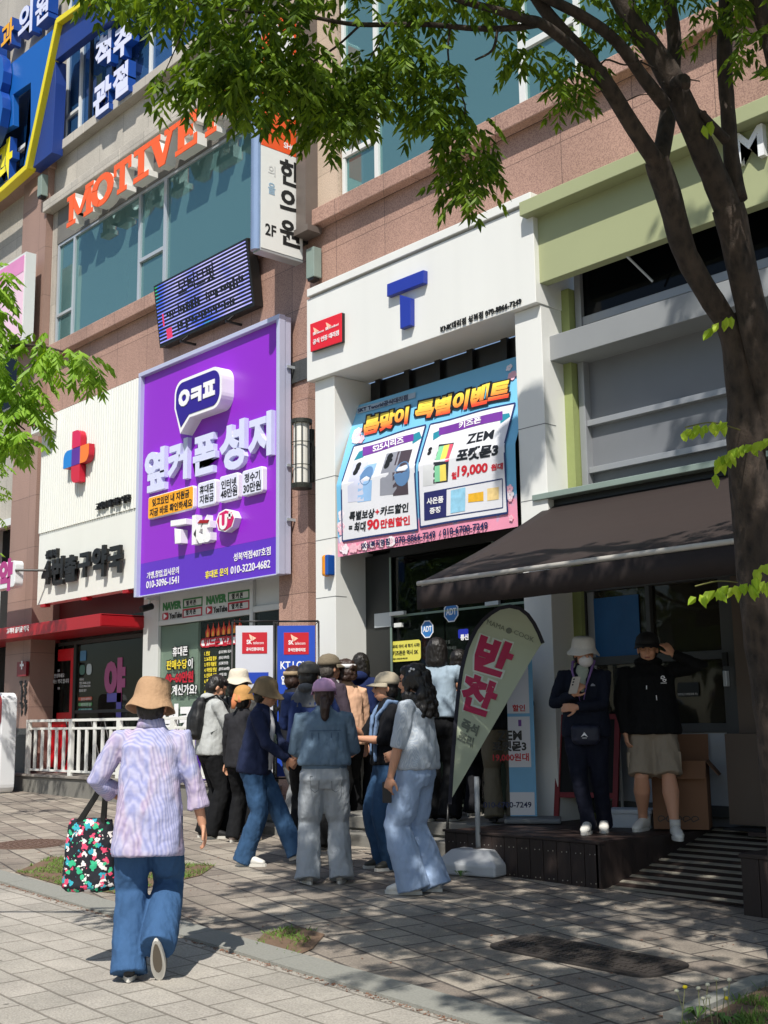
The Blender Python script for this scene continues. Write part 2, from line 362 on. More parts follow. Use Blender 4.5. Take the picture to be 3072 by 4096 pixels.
# ================================================= MOTIVE letters: slab serif capitals
def slab(ch):
    R_ = lambda a,b_,c,d: [(a,b_),(c,b_),(c,d),(a,d)]
    s = .2
    if ch == 'I': return [R_(.0,0,.62,.17), R_(.0,.83,.62,1), R_(.19,.17,.43,.83)], .62
    if ch == 'T': return [R_(.0,.80,.86,1), R_(.0,.62,.13,.80), R_(.73,.62,.86,.80), R_(.31,.15,.55,.80), R_(.2,0,.66,.15)], .86
    if ch == 'E': return [R_(0,0,.3,.15), R_(0,.85,.3,1), R_(.1,.15,.34,.85), R_(.3,0,.82,.17), R_(.3,.83,.80,1), R_(.34,.42,.6,.58), R_(.56,.34,.66,.66), R_(.7,.17,.82,.34), R_(.68,.66,.80,.83)], .82
    if ch == 'F': return [R_(0,0,.44,.15), R_(0,.85,.3,1), R_(.1,.15,.34,.85), R_(.3,.83,.80,1), R_(.34,.42,.6,.58), R_(.56,.34,.66,.66), R_(.68,.62,.80,.83)], .80
    if ch == 'V': return [R_(0,.84,.38,1), R_(.52,.84,.88,1), [(.08,.84),(.36,.0),(.56,.0),(.34,.84)], [(.44,.22),(.56,0),(.80,.84),(.62,.84)]], .88
    if ch == 'M': return [R_(0,0,.34,.15), R_(.66,0,1,.15), R_(0,.86,.3,1), R_(.7,.86,1,1), R_(.09,.15,.25,.86), R_(.74,.15,.92,.86), [(.1,.86),(.42,.2),(.56,.2),(.3,.86)], [(.70,.86),(.44,.2),(.56,.2),(.9,.86)]], 1.0
    if ch == 'O':
        n = 22; o = [(.44+.44*math.cos(2*math.pi*k/n), .5+.5*math.sin(2*math.pi*k/n)) for k in range(n)]
        i = [(.44+.2*math.cos(2*math.pi*k/n), .5+.3*math.sin(2*math.pi*k/n)) for k in range(n)]
        return [[o[k], o[(k+1)%n], i[(k+1)%n], i[k]] for k in range(n)], .88
ORG = mat('orange_face', 'f2622a', .4, 0, .05, 3); LWS = mat('letter_white_side', 'e8e6e0', .4, 0, .06)
T = thing('orange_letter_sign', 'big orange slab serif letters standing off the stone over the second floor window', 'sign', (-15.5, 8.95, 10.1))
LX = [('M',263,917,339,1100),('O',361,833,452,700),('T',455,789,520,640),('I',535,742,595,600),('V',595,690,700,540),('E',702,640,798,455),('F',820,560,905,400),('I',925,500,975,370),('T',985,470,1075,300)]
fr = FY(8.9); u = fr.px(263, 917)[0]; z0 = fr.px(263, 917)[1]; ztop = fr.px(783, 454)[1]
# letter left and right edges in the photo
LE = {0:(268,373),1:(365,455),2:(455,525),3:(535,596),4:(596,702),5:(703,790),6:(822,905),7:(925,975),8:(985,1075)}
zb = fr.px(263,917)[1]; zt = fr.px(283,785)[1]
for i, L_ in enumerate(LX):
    ps, w_ = slab(L_[0]); xa, xb = LE[i]
    ua = fr.px(xa, 900-1.0*(xa-263)*.72)[0]; ub = fr.px(xb, 900-1.0*(xb-263)*.72)[0]
    H_ = zt-zb
    def g(p, k=0):
        return (ua+(ub-ua)*p[0]/w_, zb+H_*p[1])
    s_ = MB()
    for j, poly in enumerate(ps): s_.prism(fr, [g(p) for p in poly], -.16-.0015*(j%5), .0)
    s_ = s_.build('lettering', LWS, T)
    f_ = MB()
    for j, poly in enumerate(ps):
        cx = sum(p[0] for p in poly)/len(poly); cy = sum(p[1] for p in poly)/len(poly)
        f_.prism(fr, [g((cx+(p[0]-cx)*.985, cy+(p[1]-cy)*.985)) for p in poly], .001, .010+.0012*(j%5))
    f_.build('letter_face', ORG, s_)
# ================================================= helpers for signs
def crop(x0, y0, s): return lambda x, y: (x0+x*s, y0+y*s)
cA = crop(0, 1000, .7535); cB = crop(1200, 600, .72333); cC = crop(1150, 1000, .67818); cD = crop(580, 2300, .43400)
cE = crop(0, 1700, .72333); cF = crop(2050, 1000, .67818); cG = crop(1250, 2150, .54249)
def txt(name, par, c, Y, items, m, n0=0, n1=.004, bold=.03):
    """lines of writing on the plane y=Y; items = (string, bottom-left px, top-right px)"""
    f = FY(Y)
    for it in items:
        b = MB(); t, bl, tr = it[:3]; u0, v0 = f.px(*c(*bl)); u1, v1 = f.px(*c(*tr))
        o = b.text(t, f, u0, v0, u1, v1, n0, n1, it[3] if len(it) > 3 else bold).build(name, m, par)
    return o
def rrect(u0, v0, u1, v1, r, n=5):
    P = []
    for cx, cy, a0 in ((u1-r, v1-r, 0), (u0+r, v1-r, 90), (u0+r, v0+r, 180), (u1-r, v0+r, 270)):
        for k in range(n+1):
            a = math.radians(a0+90*k/n); P.append((cx+r*math.cos(a), cy+r*math.sin(a)))
    return P
def ring(b, f, P, w_, n0, n1, m=0):
    """outline of a closed polygon as thin bars"""
    for i in range(len(P)):
        a = Vector(P[i]); c = Vector(P[(i+1) % len(P)]); d = c-a
        if d.length < 1e-5: continue
        d.normalize(); n_ = Vector((-d.y, d.x))*w_/2; e = d*w_*.45
        b.prism(f, [tuple(a-e-n_), tuple(c+e-n_), tuple(c+e+n_), tuple(a-e+n_)], n0, n1+.0002*(i%2), m)
    return b
INK = mat('black_ink', '161616', .5, 0, .05); LWHITE = mat('white_letter', 'e9e9ea', .45, 0, .03)
# ================================================= PHARMACY SIGN BOARD
Yp = 9.02; x0, x1, z0, z1 = rect((132,1700), (533,2354), Yp); zt = PY(553,1511,Yp).z; z0 = PY(129,2422,Yp).z; x0 = PY(150,2230,Yp).x; zm = PY(155,2135,Yp).z
T = thing('pharmacy_sign', 'white ribbed pharmacy sign board with a coloured cross and black letters', 'sign', ((x0+x1)/2, Yp, z0))
b = MB(); b.box(x0, x1, Yp+.02, YW-.01, z0, zm-.006).box(x0, x1, Yp+.03, YW-.01, zm, zt-.02)
n = 42; dx = (x1-x0)/n
for k in range(n):
    a = x0+k*dx; b.add([(a,Yp+.03,zm),(a+dx*.22,Yp-.005,zm),(a+dx*.72,Yp-.005,zm),(a+dx*.94,Yp+.03,zm),(a,Yp+.03,zt),(a+dx*.22,Yp-.005,zt),(a+dx*.72,Yp-.005,zt),(a+dx*.94,Yp+.03,zt)],
        [(0,1,5,4),(1,2,6,5),(2,3,7,6),(4,5,6,7),(0,3,2,1)])
b.build('sign_board', mat('ribbed_white', 'dfe0da', .5, 0, .07, 2, stretch=(1,1,.2)), T)
f = FY(Yp-.02); u0, v0 = f.px(*cE(476,225)); u1, v1 = f.px(*cE(428,135))
cu_, cv_ = f.px(*cE(452,178)); s = .14
def petal(u, v, rc, n=6, r=.085):
    P = []
    for cx, cy, a0, q in ((u+s, v+s, 0, 0), (u-s, v+s, 90, 1), (u-s, v-s, 180, 2), (u+s, v-s, 270, 3)):
        if q == rc:
            ox, oy = (1 if q in (0,3) else -1), (1 if q in (0,1) else -1)
            for k in range(n+1):
                a = math.radians(a0+90*k/n); P.append((cx-ox*r*1.6+r*1.6*math.cos(a), cy-oy*r*1.6+r*1.6*math.sin(a)))
        else: P.append((cx, cy))
    return P
SIDE = mat('cross_side', 'c01a33', .4)
X_ = MB()
for (du, dv, rc) in ((0,2,0),(0,-2,3 if 0 else 2),(-2,0,1),(2,0,3)): X_.prism(f, petal(cu_+du*s, cv_+dv*s*1.03, rc), 0, .10)
X_.prism(f, petal(cu_, cv_, 9), 0, .099)
X_ = X_.build('cross_body', SIDE, T)
for nm, (du, dv, rc), c_ in (('cross_petal',(0,2,0),'d4174f'),('cross_petal',(0,-2,2),'c91530'),('cross_petal',(-2,0,1),'1b7fd0'),('cross_petal',(2,0,3),'ee7a1f'),('cross_petal',(0,0,9),'5a2391')):
    MB().prism(f, petal(cu_+du*s, cv_+dv*s*1.03, rc), .10, .106).build(nm, mat('cross_'+c_, c_, .3, 0, .12, 2), X_)
T_ = txt('slogan_lettering', T, cA, Yp-.01, [('고객이 즐거운 약국', (520,1370), (698,1312))], INK, 0, .05, .015)
f = FY(Yp-.07)
for t, bl, tr in (('4',(218,1762),(262,1668)),('번',(272,1752),(335,1652)),('출',(338,1745),(405,1632)),('구',(412,1722),(478,1618)),('약',(485,1705),(565,1600)),('국',(570,1700),(645,1585))):
    u0, v0 = f.px(*cA(*bl)); u1, v1 = f.px(*cA(*tr)); MB().text(t, f, u0, v0, u1, v1, -.05, 0, .045).build('lettering', INK, T)
txt('small_lettering', T, cA, Yp-.04, [('성복역', (238,1635), (300,1592))], INK, -.06, 0, .05)
f = FY(Yp-.02); u0, v0 = f.px(*cA(222,992)); u1, v1 = f.px(*cA(300,915)); v1 = v0+.3
bx = MB().fbox(f, u0, u1, v0, v1, 0, .2).build('small_box_sign', WHITE, T, bevel=.01)
MB().text('Hubase', FY(Yp-.22), u0+.06, v0+.05, u1-.05, v1-.05, 0, .004, .0).build('box_lettering', mat('maroon_ink','8e1f3a'), bx)
b = MB()
for x, y in ((250,1888),(470,1845),(690,1808)):
    p = PY(*cA(x,y), Yp+.1); b.box(p.x-.08, p.x+.08, Yp+.02, Yp+.12, z0-.05, z0-.001)
b.parts('bracket', RED, T)
# ================================================= PHARMACY STOREFRONT
T = thing('pharmacy_storefront', 'pharmacy shop front with red door and dark glass under a projecting red canopy band', 'shop front', (-17.7, 9.6, .5))
zf = .58
Ys = 9.62; zc = PY(398,2454,8.7).z; xr = -16.02
xl_, xr_ = -19.15, -16.05
MB().box(xl_, xr_, Ys, Ys+.25, z0-.28, z0+.4).box(xl_, xl_+.12, Ys-.06, Ys+.02, zf, z0-.28).box(xl_, xl_+.35, Ys, Ys+.1, z0-.6, z0-.28).build('header', mat('deep_red', '5c1118', .5), T)
b = MB(); b.box(-24, xr, 8.70, 8.715, zc-.19, zc).box(-24, xr, 8.715, Ys, zc-.03, zc-.005).box(-24, xr, 8.715, Ys, zc-.185, zc-.165)
b.box(xr-.015, xr, 8.715, Ys, zc-.19, zc); b.build('canopy', RED, T, bevel=.006)
txt('canopy_lettering', T, cE, 8.698, [('고객이 즐거운 약국', (38,1146), (160,1118))], LWHITE, 0, .006, .02)
zg1 = z0-.3
xd0, xd1 = PY(*cE(225,1500), Ys).x, PY(*cE(418,1500), Ys).x
D = MB().box(xd0, xd0+.14, Ys-.06, Ys, zf, zc-.35).box(xd1-.1, xd1, Ys-.06, Ys, zf, zc-.35).box(xd0+.14, xd1-.1, Ys-.06, Ys, zc-.55, zc-.35).box(xd0+.14, xd1-.1, Ys-.055, Ys-.01, zf, zf+1.02).box(xd0+.24, xd1-.2, Ys-.07, Ys-.055, zf+.12, zf+.9).build('door', mat('door_red','d01022',.35), T, bevel=.01)
MB().box(xd0+.14, xd1-.1, Ys-.035, Ys-.03, zf+1.02, zc-.55).build('pane', SHOPG, D)
MB().bar((xd0+.07, Ys-.11, zf+.95), (xd0+.07, Ys-.11, zf+1.35), .013).build('door_handle', ALU, D)
b = MB(); b.box(xd1, xd1+.09, Ys-.06, Ys, zf, zc-.3).box(xr_-.07, xr_, Ys-.06, Ys, zf, zc-.3).box(xd1+.09, xr_-.07, Ys-.06, Ys, zf, zf+.35).box(xl_, xr_, Ys-.06, Ys, zc-.3, zc-.24).box(xl_+.12,xd0,Ys-.06,Ys,zf,zc-.3).box(xd1+.09, xr_-.07, Ys-.058, Ys-.002, zf+1.0, zf+1.05)
b.build('window_frame', DARK, T)
MB().box(xd1+.09, xr_-.07, Ys-.04, Ys-.034, zf+.35, zc-.3).build('shop_pane', SHOPG, T)
MB().box(xl_+.12, xr_-.02, Ys-.03, Ys-.02, zc-.24, z0-.28).build('transom_pane', SHOPG, T)
b = MB(); b.box(xl_, xr_, 11.6, 11.7, zf, 4).box(xl_, xl_+.1, Ys+.1, 11.6, zf, 4).box(xr_-.1, xr_, Ys+.3, 11.6, zf, 4).box(xl_, xr_, Ys+.25, 11.6, z0+.02, z0+.1).box(xl_, xr_, Ys, 11.6, zf-.1, zf)
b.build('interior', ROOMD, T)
b = MB()
for k in range(16): b.box(xl_+.15+k*.19, xl_+.21+k*.19, 11.5, 11.6, 1.5, 4)
b.build('slat_wall', mat('slat_wood','7b7466',.7), T)
for k,(x,y) in enumerate(((-17.2,9.95),(-18.2,10.3),(-16.5,10.2))):
    MB().ell((x, y, z0-.02), .16, .16, .025).build('ceiling_lamp', mat('lamp_on','fff4d8',.4,emit=5), T, smooth=True)
Yg = Ys-.045
txt('window_lettering', T, cE, Ys-.07, [('안녕하세요', (300,1396), (356,1376)), ('휴베이스 약국 입니다', (270,1430), (382,1405)), ('“', (320,1362), (330,1352)), ('”', (320,1462), (330,1452))], LWHITE, 0, .003, .0)
txt('pink_lettering', T, cE, Yg, [('야', (575,1490), (695,1330))], mat('sticker_pink','a83d7c',.4,0,.3,1.5), 0, .004, .07)
txt('violet_lettering', T, cE, Yg, [('ㄱ', (590,1595), (672,1505))], mat('sticker_violet','5148a8',.4,0,.3,1.5), 0, .004, .08)
def plate(name, par, c, Y, tl, br, m, n0=0, n1=.004, r=0, bevel=0):
    f = FY(Y); u0, v1 = f.px(*c(*tl)); u1, v0 = f.px(*c(*br))
    if v1 < v0+.01: v1 = v0+.01
    P = rrect(u0, v0, u1, v1, min(r, (u1-u0)/2.01, (v1-v0)/2.01)) if r else [(u0,v0),(u1,v0),(u1,v1),(u0,v1)]
    return MB().prism(f, P, n0, n1).build(name, m, par, bevel=bevel)
plate('window_sticker', T, cE, Yg, (445,1250), (476,1302), mat('sticker_blue','3f7fae',.4), r=.02)
plate('window_sticker', T, cE, Yg, (442,1328), (470,1380), mat('sticker_green','3f6f60',.4), r=.06)
plate('window_sticker', T, cE, Yg, (480,1322), (506,1380), mat('sticker_pale','b9c9cc',.4), r=.06)
for k, (y, c_) in enumerate(((1503,'c8512c'),(1534,'54a05a'),(1566,'2c9a90'))):
    plate('price_label', T, cE, Yg, (434,y+3), (510,y+18), mat('label_'+c_, c_, .4), r=.05)
    txt('label_lettering', T, cE, Yg-.005, [(['홍콩명 해결약국','바이타민 숍','건강기능식품'][k], (448,y+20), (502,y+4))], LWHITE, 0, .002, .0)
txt('hours_lettering', T, cE, Yg, [('영업시간', (440,1412),(465,1402)), ('평일 09:00-22:00', (440,1432),(500,1420)), ('토요일 09:00-20:00', (440,1450),(500,1437)), ('일요일 휴무', (438,1474),(478,1462))], LWHITE, 0, .002, .0)
# pier plate and pictograms
T = thing('pharmacy_pier_sign', 'small dark red plate with a white cross on the left granite pier above black pictograms', 'sign', (-19.7, 9.1, 2))
plate('plate', T, cE, 9.10, (110,1312), (158,1388), mat('plate_red','7a1522',.4), 0, .05)
f = FY(9.045); u, v = f.px(*cE(121,1328)); MB().fbox(f, u-.02, u+.02, v-.07, v+.07, 0, .004).fbox(f, u-.07, u+.07, v-.02, v+.02, 0, .0045).build('white_cross', LWHITE, T)
b = MB(); f = FY(9.115)
random.seed(3)
for r_ in range(4):
    for c_ in range(2):
        u, v = f.px(*cE(121+c_*19, 1435+r_*46-c_*3))
        for k in range(4):
            du, dv = random.uniform(-.05,.05), random.uniform(-.06,.06); b.fbox(f, u+du-.03, u+du+.03, v+dv-.02, v+dv+.02, 0, .008+.001*k)
        b.fbox(f, u-.02, u+.02, v-.1, v+.06, 0, .006)
b.build('pictogram', INK, T)
# ================================================= PURPLE PHONE SHOP SIGN
Yq = 8.98; x0, _, _, z1 = rect((554,1494), (1112,2294), Yq); x1 = PY(1116,1700,Yq).x; z0 = PY(560,2386,Yq).z
PF = mat('purple_face', '8b24c2', .35, 0, .05, .7); PF2 = mat('violet_face', '5a2bb8', .35, 0, .04, .7)
T = thing('purple_phone_sign', 'tall purple phone shop sign with a speech bubble and white raised letters', 'sign', ((x0+x1)/2, Yq, z0))
fwd = .065
b = MB(); b.box(x0, x1, Yq, Yq+.10, z1-fwd, z1).box(x0, x0+fwd, Yq+.001, Yq+.10, z0, z1-fwd).box(x1-fwd, x1, Yq+.001, Yq+.10, z0, z1-fwd).box(x0+fwd, x1-fwd, Yq+.05, Yq+.10, z0-.0, z0+.02)
b.box(x0+.01, x1-.01, Yq+.105, Yq+.2, z0+.01, z1-.01); b.build('sign_frame', mat('frame_lilac','bfc3dc',.35,.2,.05), T, bevel=.006)
zb_ = PY(603,2247,Yq+.06).z
MB().box(x0+fwd, x1-fwd, Yq+.07, Yq+.1, zb_, z1-fwd).build('purple_panel', PF, T)
MB().box(x0+fwd, x1-fwd, Yq+.071, Yq+.1, z0+.02, zb_).build('violet_panel', PF2, T)
b = MB()
for zz in (5.9, 4.6, 3.9): b.box(x1, x1+.02, Yq+.12, Yq+.26, zz, zz+.035)
b.parts('side_bracket', ALU, T)
fb = FY(Yq+.07)
def boxsign(c, bl, tr, depth, face, side, par, r=.04, edge=.012, n=0):
    f = FY(Yq+.07-n); u0, v0 = f.px(*c(*bl), n=depth); u1, v1 = f.px(*c(*tr), n=depth)
    s_ = MB().prism(f, rrect(u0, v0, u1, v1, r), 0, depth).build('raised_box', side, par, bevel=.004)
    MB().prism(f, rrect(u0+edge, v0+edge, u1-edge, v1-edge, r*.8), depth, depth+.005).build('face_plate', face, s_)
    return s_
# bubble
f = fb; d = .2
u0, v0 = f.px(*cA(926,850), n=d); u1, v1 = f.px(*cA(1178,604), n=d); v0 = f.px(*cA(1165,832), n=d)[1]
tu, tv = f.px(*cA(957,975), n=d)
def bubble(e):
    a, c, r = rrect(u0+e, v0+e, u1-e, v1-e, .20-e*.6, 7), [], 0
    tr, tl_, br_ = a[0:8], a[8:16], a[24:32]
    return tr + tl_ + [(u0+e, v0+.20), (u0+.05+e*.7, v0+.09+e*.4), (tu+e*.35, tv+e*1.9), (u0+.40-e*.3, v0+e)] + br_
s_ = MB().prism(f, bubble(0), 0, d).build('speech_bubble', LWHITE, T)
MB().prism(f, bubble(.045), d, d+.006).build('bubble_face', mat('bubble_indigo','2a0f86',.3,0,.05), s_)
txt('bubble_lettering', s_, cA, Yq+.07-d-.006, [('ㅇ', (950,832), (1008,738), .05), ('ㅋ', (1015,808), (1070,728), .05), ('ㅍ', (1080,782), (1142,692), .05)], LWHITE, 0, .01, .06)
for t, bl, tr in (('옆',(765,1268),(875,1065)),('커',(888,1212),(995,1022)),('폰',(1022,1190),(1143,978)),('성',(1163,1150),(1298,925)),('지',(1315,1095),(1440,873))):
    f = FY(Yq-.0); u0, v0 = f.px(*cA(*bl)); u1, v1 = f.px(*cA(*tr))
    MB().text(t, f, u0, v0, u1, v1, -.07, 0, .045).build('lettering', mat('letter_lilac_white','cfd3ee',.4,0,.04), T)
OR = mat('orange_box','f2a51c',.4)
s_ = boxsign(cA, (785,1432), (1028,1248), .06, OR, LWHITE, T)
txt('box_lettering', s_, cA, Yq+.07-.066, [('잊고있던 내 지원금', (808,1357), (1005,1275)), ('지금 바로 확인하세요', (795,1410), (1020,1325))], INK, 0, .003, .025)
for (bl, tr), ls in ((((1048,1372),(1146,1213)), (('휴대폰',(1060,1292),(1135,1240)),('지원금',(1060,1345),(1135,1290)))), (((1165,1343),(1265,1178)), (('인터넷',(1175,1265),(1255,1212)),('48만원',(1172,1315),(1260,1258)))), (((1285,1310),(1395,1145)), (('정수기',(1298,1230),(1380,1175)),('30만원',(1292,1285),(1385,1228))))):
    s_ = boxsign(cA, bl, tr, .07, mat('box_face','dadcf0',.4,0,.03), LWHITE, T)
    txt('box_lettering', s_, cA, Yq+.07-.076, ls, INK, 0, .003, .02)
def polysign(name, c, pts, Y, n0, n1, m, par, bevel=.004):
    f = FY(Y); return MB().prism(f, [f.px(*c(*p), n=n1) for p in pts], n0, n1).build(name, m, par, bevel=bevel)
polysign('brand_letter', cA, [(905,1437),(985,1425),(985,1455),(905,1468)], Yq+.07, 0, .12, LWHITE, T)
polysign('brand_letter', cA, [(925,1478),(958,1483),(958,1555),(928,1560)], Yq+.07, 0, .12, LWHITE, T)
txt('brand_lettering', T, cA, Yq-.03, [('kt', (1018,1542), (1118,1412))], LWHITE, -.1, 0, .05)
polysign('red_accent', cA, [(1045,1452),(1060,1432),(1108,1432),(1100,1450)], Yq-.03, 0, .012, RED, T)
polysign('pink_badge', cA, [(1145,1440),(1160,1395),(1195,1375),(1232,1385),(1247,1420),(1232,1470),(1195,1497),(1158,1490)], Yq+.07, 0, .11, LWHITE, T)
polysign('pink_face', cA, [(1151,1440),(1165,1400),(1197,1382),(1228,1391),(1241,1422),(1227,1466),(1193,1490),(1162,1482)], Yq-.04, 0, .006, mat('badge_pink','c8105f',.35), T)
txt('badge_lettering', T, cA, Yq-.048, [('U⁺', (1165,1475), (1232,1400))], LWHITE, 0, .006, .05)
txt('white_lettering', T, cA, Yq+.067, [('가맹,창업,입사문의', (780,1745), (950,1685)), ('010-3096-1541', (777,1792), (950,1735)), ('성복역점407호점', (1240,1650), (1437,1577)), ('010-3220-4682', (1225,1715), (1435,1650))], LWHITE, 0, .004, .012)
txt('yellow_lettering', T, cA, Yq+.067, [('휴대폰 문의', (1090,1742), (1210,1688))], mat('ink_yellow','f5e44a',.5), 0, .004, .012)
# ================================================= PHONE SHOP STOREFRONT
Yh = 9.45; T = thing('phone_shop_storefront', 'white framed phone shop window full of advertising under the purple sign', 'shop front', (-14.2, Yh, .5))
xa = PY(*cD(60,500), Yh).x-.15; xb = -12.37
zh0 = PY(*cD(130,470), Yh).z; zw = .95
x2a = PY(*cD(130,600), Yh).x; x2b = PY(*cD(972,420), Yh).x; x2c = PY(*cD(1003,420), Yh).x
b = MB(); b.box(-16.04, x2a, Yh-.02, Yh+.1, .3, 3.7).box(x2b, x2c, Yh-.02, Yh+.1, .3, 3.5).box(x2a, x2b, Yh-.015, Yh+.1, zh0, zh0+.07).box(x2a, x2b, Yh-.015, Yh+.1, .3, .42).box(-16.04, xb, Yh-.01, Yh+.1, 3.3, 3.9).box(x2c, xb, Yh-.015, Yh+.08, zh0+.02, zh0+.1).box(x2c,xb,Yh-.015,Yh+.08,zh0+.5,zh0+.62)
b.box(x2a, x2b, Yh, Yh+.05, zh0+.07, 3.3).box(x2c, xb, Yh+.03, Yh+.06, zh0+.1, zh0+.5); b.build('shop_frame', mat('frame_white','c9cbc8',.45,0,.06), T, bevel=.005)
MB().box(x2a+.01, x2b, Yh+.02, Yh+.026, .42, zh0).build('shop_pane', glass('clear_shop_glass','6d7a72',.10,.02), T)
MB().box(x2c, xb, Yh+.02, Yh+.026, .3, zh0+.02).build('door_pane', SHOPG, T)
MB().box(x2a+.0, x2a+(x2b-x2a)*.42, Yh+.05, Yh+.09, .43, zh0-.01).build('display_board', mat('board_sage','d3dacb',.6,0,.08), T)
MB().box(x2a-.3, xb, 11.5, 11.6, 0, 4).box(x2a-.35, x2a-.28, Yh+.1, 11.5, 0, 4).box(x2a-.3, xb, Yh+.1, 11.5, zh0+.12, zh0+.2).box(x2a-.3, xb, Yh+.1, 11.5, .3, .36).build('interior', ROOMD, T)
MB().box(x2a+.01, x2b-.01, Yh+.010, Yh+.016, zw-.35, zw+.28).build('violet_band', mat('band_violet','4b1f96',.4), T)
txt('band_lettering', T, cD, Yh+.006, [('옆커', (150,1470), (480,1240)), ('폰', (560,1470), (760,1260))], LWHITE, 0, .003, .06)
GR = mat('naver_green','2f7a3f',.5); YR = mat('tube_red','b01a30',.5)
txt('green_lettering', T, cD, Yh-.003, [('NAVER', (165,322), (335,243)), ('NAVER', (565,264), (752,182))], GR, 0, .004, .06)
txt('black_lettering', T, cD, Yh-.003, [('옆 커 폰', (380,276), (470,232)), ('YouTube', (224,408), (340,335)), ('옆 커 폰', (378,365), (468,318)), ('옆 커 폰', (800,217), (902,165)), ('YouTube', (630,352), (757,277)), ('옆 커 폰', (798,310), (900,258))], INK, 0, .004, .03)
f = FY(Yh-.003)
def frame_px(b, c, tl, br, w_, n0=0, n1=.004):
    u0, v1 = f.px(*c(*tl)); u1, v0 = f.px(*c(*br)); return ring(b, f, [(u0,v0),(u1,v0),(u1,v1),(u0,v1)], w_, n0, n1)
b = MB(); frame_px(b, cD, (355,230), (525,278), .022); frame_px(b, cD, (770,168), (958,213), .022); b.build('search_box', GR, T)
b = MB(); frame_px(b, cD, (352,323), (522,370), .022); frame_px(b, cD, (770,264), (957,310), .022); b.build('search_box', YR, T)
for tl, br in (((162,352),(216,410)), ((562,294),(620,355))):
    s_ = plate('play_badge', T, cD, Yh-.003, tl, br, YR, 0, .004, r=.03); u0, v1 = f.px(*cD(*tl)); u1, v0 = f.px(*cD(*br)); cx, cy = (u0+u1)/2, (v0+v1)/2
    MB().prism(f, [(cx-.04,cy-.045),(cx+.05,cy),(cx-.04,cy+.045)], .004, .008).build('play_triangle', LWHITE, s_)
def outlined(name, par, c, Y, t, bl, tr, fill, edge, bf=.02, be=.09):
    f = FY(Y); u0, v0 = f.px(*c(*bl)); u1, v1 = f.px(*c(*tr)); g = .018
    o = MB().text(t, f, u0-g, v0-g, u1+g, v1+g, 0, .002, be).build(name, edge, par)
    MB().text(t, f, u0, v0, u1, v1, .002, .004, bf).build(name+'_fill', fill, o)
YI = mat('ink_lemon','e8d23a',.5); RI = mat('ink_red','b3142a',.5)
outlined('ad_lettering', T, cD, Yh+.012, '휴대폰', (255,745), (395,660), LWHITE, INK)
outlined('ad_lettering', T, cD, Yh+.012, '판매수당', (200,872), (388,775), YI, INK)
outlined('ad_lettering', T, cD, Yh+.012, '이', (398,855), (440,775), LWHITE, INK)
outlined('ad_lettering', T, cD, Yh+.012, '40~60만원', (185,992), (447,892), RI, INK, .04, .1)
outlined('ad_lettering', T, cD, Yh+.012, '알고계신가요?', (150,1108), (480,1008), LWHITE, INK)
s_ = plate('ad_label', T, cD, Yh+.014, (515,595), (960,620), LWHITE, 0, .002, r=.05)
txt('label_lettering', T, cD, Yh+.010, [('핸드폰 업계 폭로', (543,655), (935,555))], RI, 0, .003, .05)
b = MB(); f = FY(Yh+.012); u0, v1 = f.px(*cD(515,595)); u1, v0 = f.px(*cD(960,620)); ring(b, f, rrect(u0,v0,u1,v1,.05), .018, 0, .003); b.build('label_border', RI, s_)
b = MB(); b2 = MB()
for k in range(7):
    u, v = f.px(*cD(578+k*49, 572-k*7.5)); P = [(u-.045,v),(u-.055,v+.07),(u-.03,v+.11),(u-.02,v+.09),(u+.005,v+.19),(u+.025,v+.1),(u+.045,v+.12),(u+.055,v+.06),(u+.045,v)]
    b.prism(f, P, 0, .002); b2.prism(f, [(u+(p[0]-u)*.5, v+(p[1]-v)*.6) for p in P], .002, .004)
b = b.build('flame', mat('flame_red','d8391f',.5), s_); b2.build('flame_core', mat('flame_orange','f5a83c',.5), b)
lines = ['1. 반납 (중고로 팔아도 되는데)', '2. 36개월 할부 (월요금 낮아보임)', '3. 위치 태블릿 (요금제 현 포함)', '4. 이번달 반납 (할부로 36,48개월)', '5. 인터넷 사기 (사은품 조심)', '6. 폐지된 할인 (약정 미끼)', '7. 무료 제공 (이자 포함)', '8. 매장 교재 (미래 연계)']
f = FY(Yh+.012)
for k, t in enumerate(lines):
    y = 745+k*52-k*1; 
    u0, v0 = f.px(*cD(548,y)); u1, v1 = f.px(*cD(690,y-50)); u2 = f.px(*cD(950,y-60))[0]
    a, c_ = t.split(' (')
    MB().texth(a, f, u0, v0, .062, 0, .002, .03, .8).build('list_lettering', YI, T); MB().texth('('+c_, f, u0+.36, v0+.006, .048, 0, .002, .005, .75).build('list_note_lettering', LWHITE, T)

# ================================================= WHITE PHONE STORE (portal, banner, glass front)
Yt = 8.95; x0, x1, z0, z1 = rect((1227,1204), (2144,1207), Yt); z1 = PY(1227,1200,Yt).z; z0 = PY(1227.6,1527.2,Yt).z
T = thing('white_store_portal', 'white metal store portal with a deep fascia box and two square pillars', 'shop front', ((x0+x1)/2, Yt, .4))
pa = PY(1337,1560,9.03).x; pb = PY(2058,1265,9.03).x; xe = PY(2065,1300,9.03).x
Z0 = .35
b = MB(); b.box(x0, x1, Yt, 9.6, z0, z1).box(x0+.04, x1, Yt-.03, 9.3, z1+.02, z1+.12)
b.build('fascia_box', WHITE, T, bevel=.006)
MB().box(x0+.06, pa, 9.03, 9.75, Z0-.2, z0-.003).build('pillar', WHITE, T, bevel=.006)
MB().box(pb, x1-.01, 9.03, 9.75, Z0-.2, z0-.003).build('pillar', WHITE, T, bevel=.006)
b = MB(); 
for zz in (1.95+.9, 4.3, 3.55): b.box(x0+.058, pa+.002, 9.028, 9.2, zz, zz+.008).box(pb-.002, x1-.008, 9.028, 9.2, zz, zz+.008)
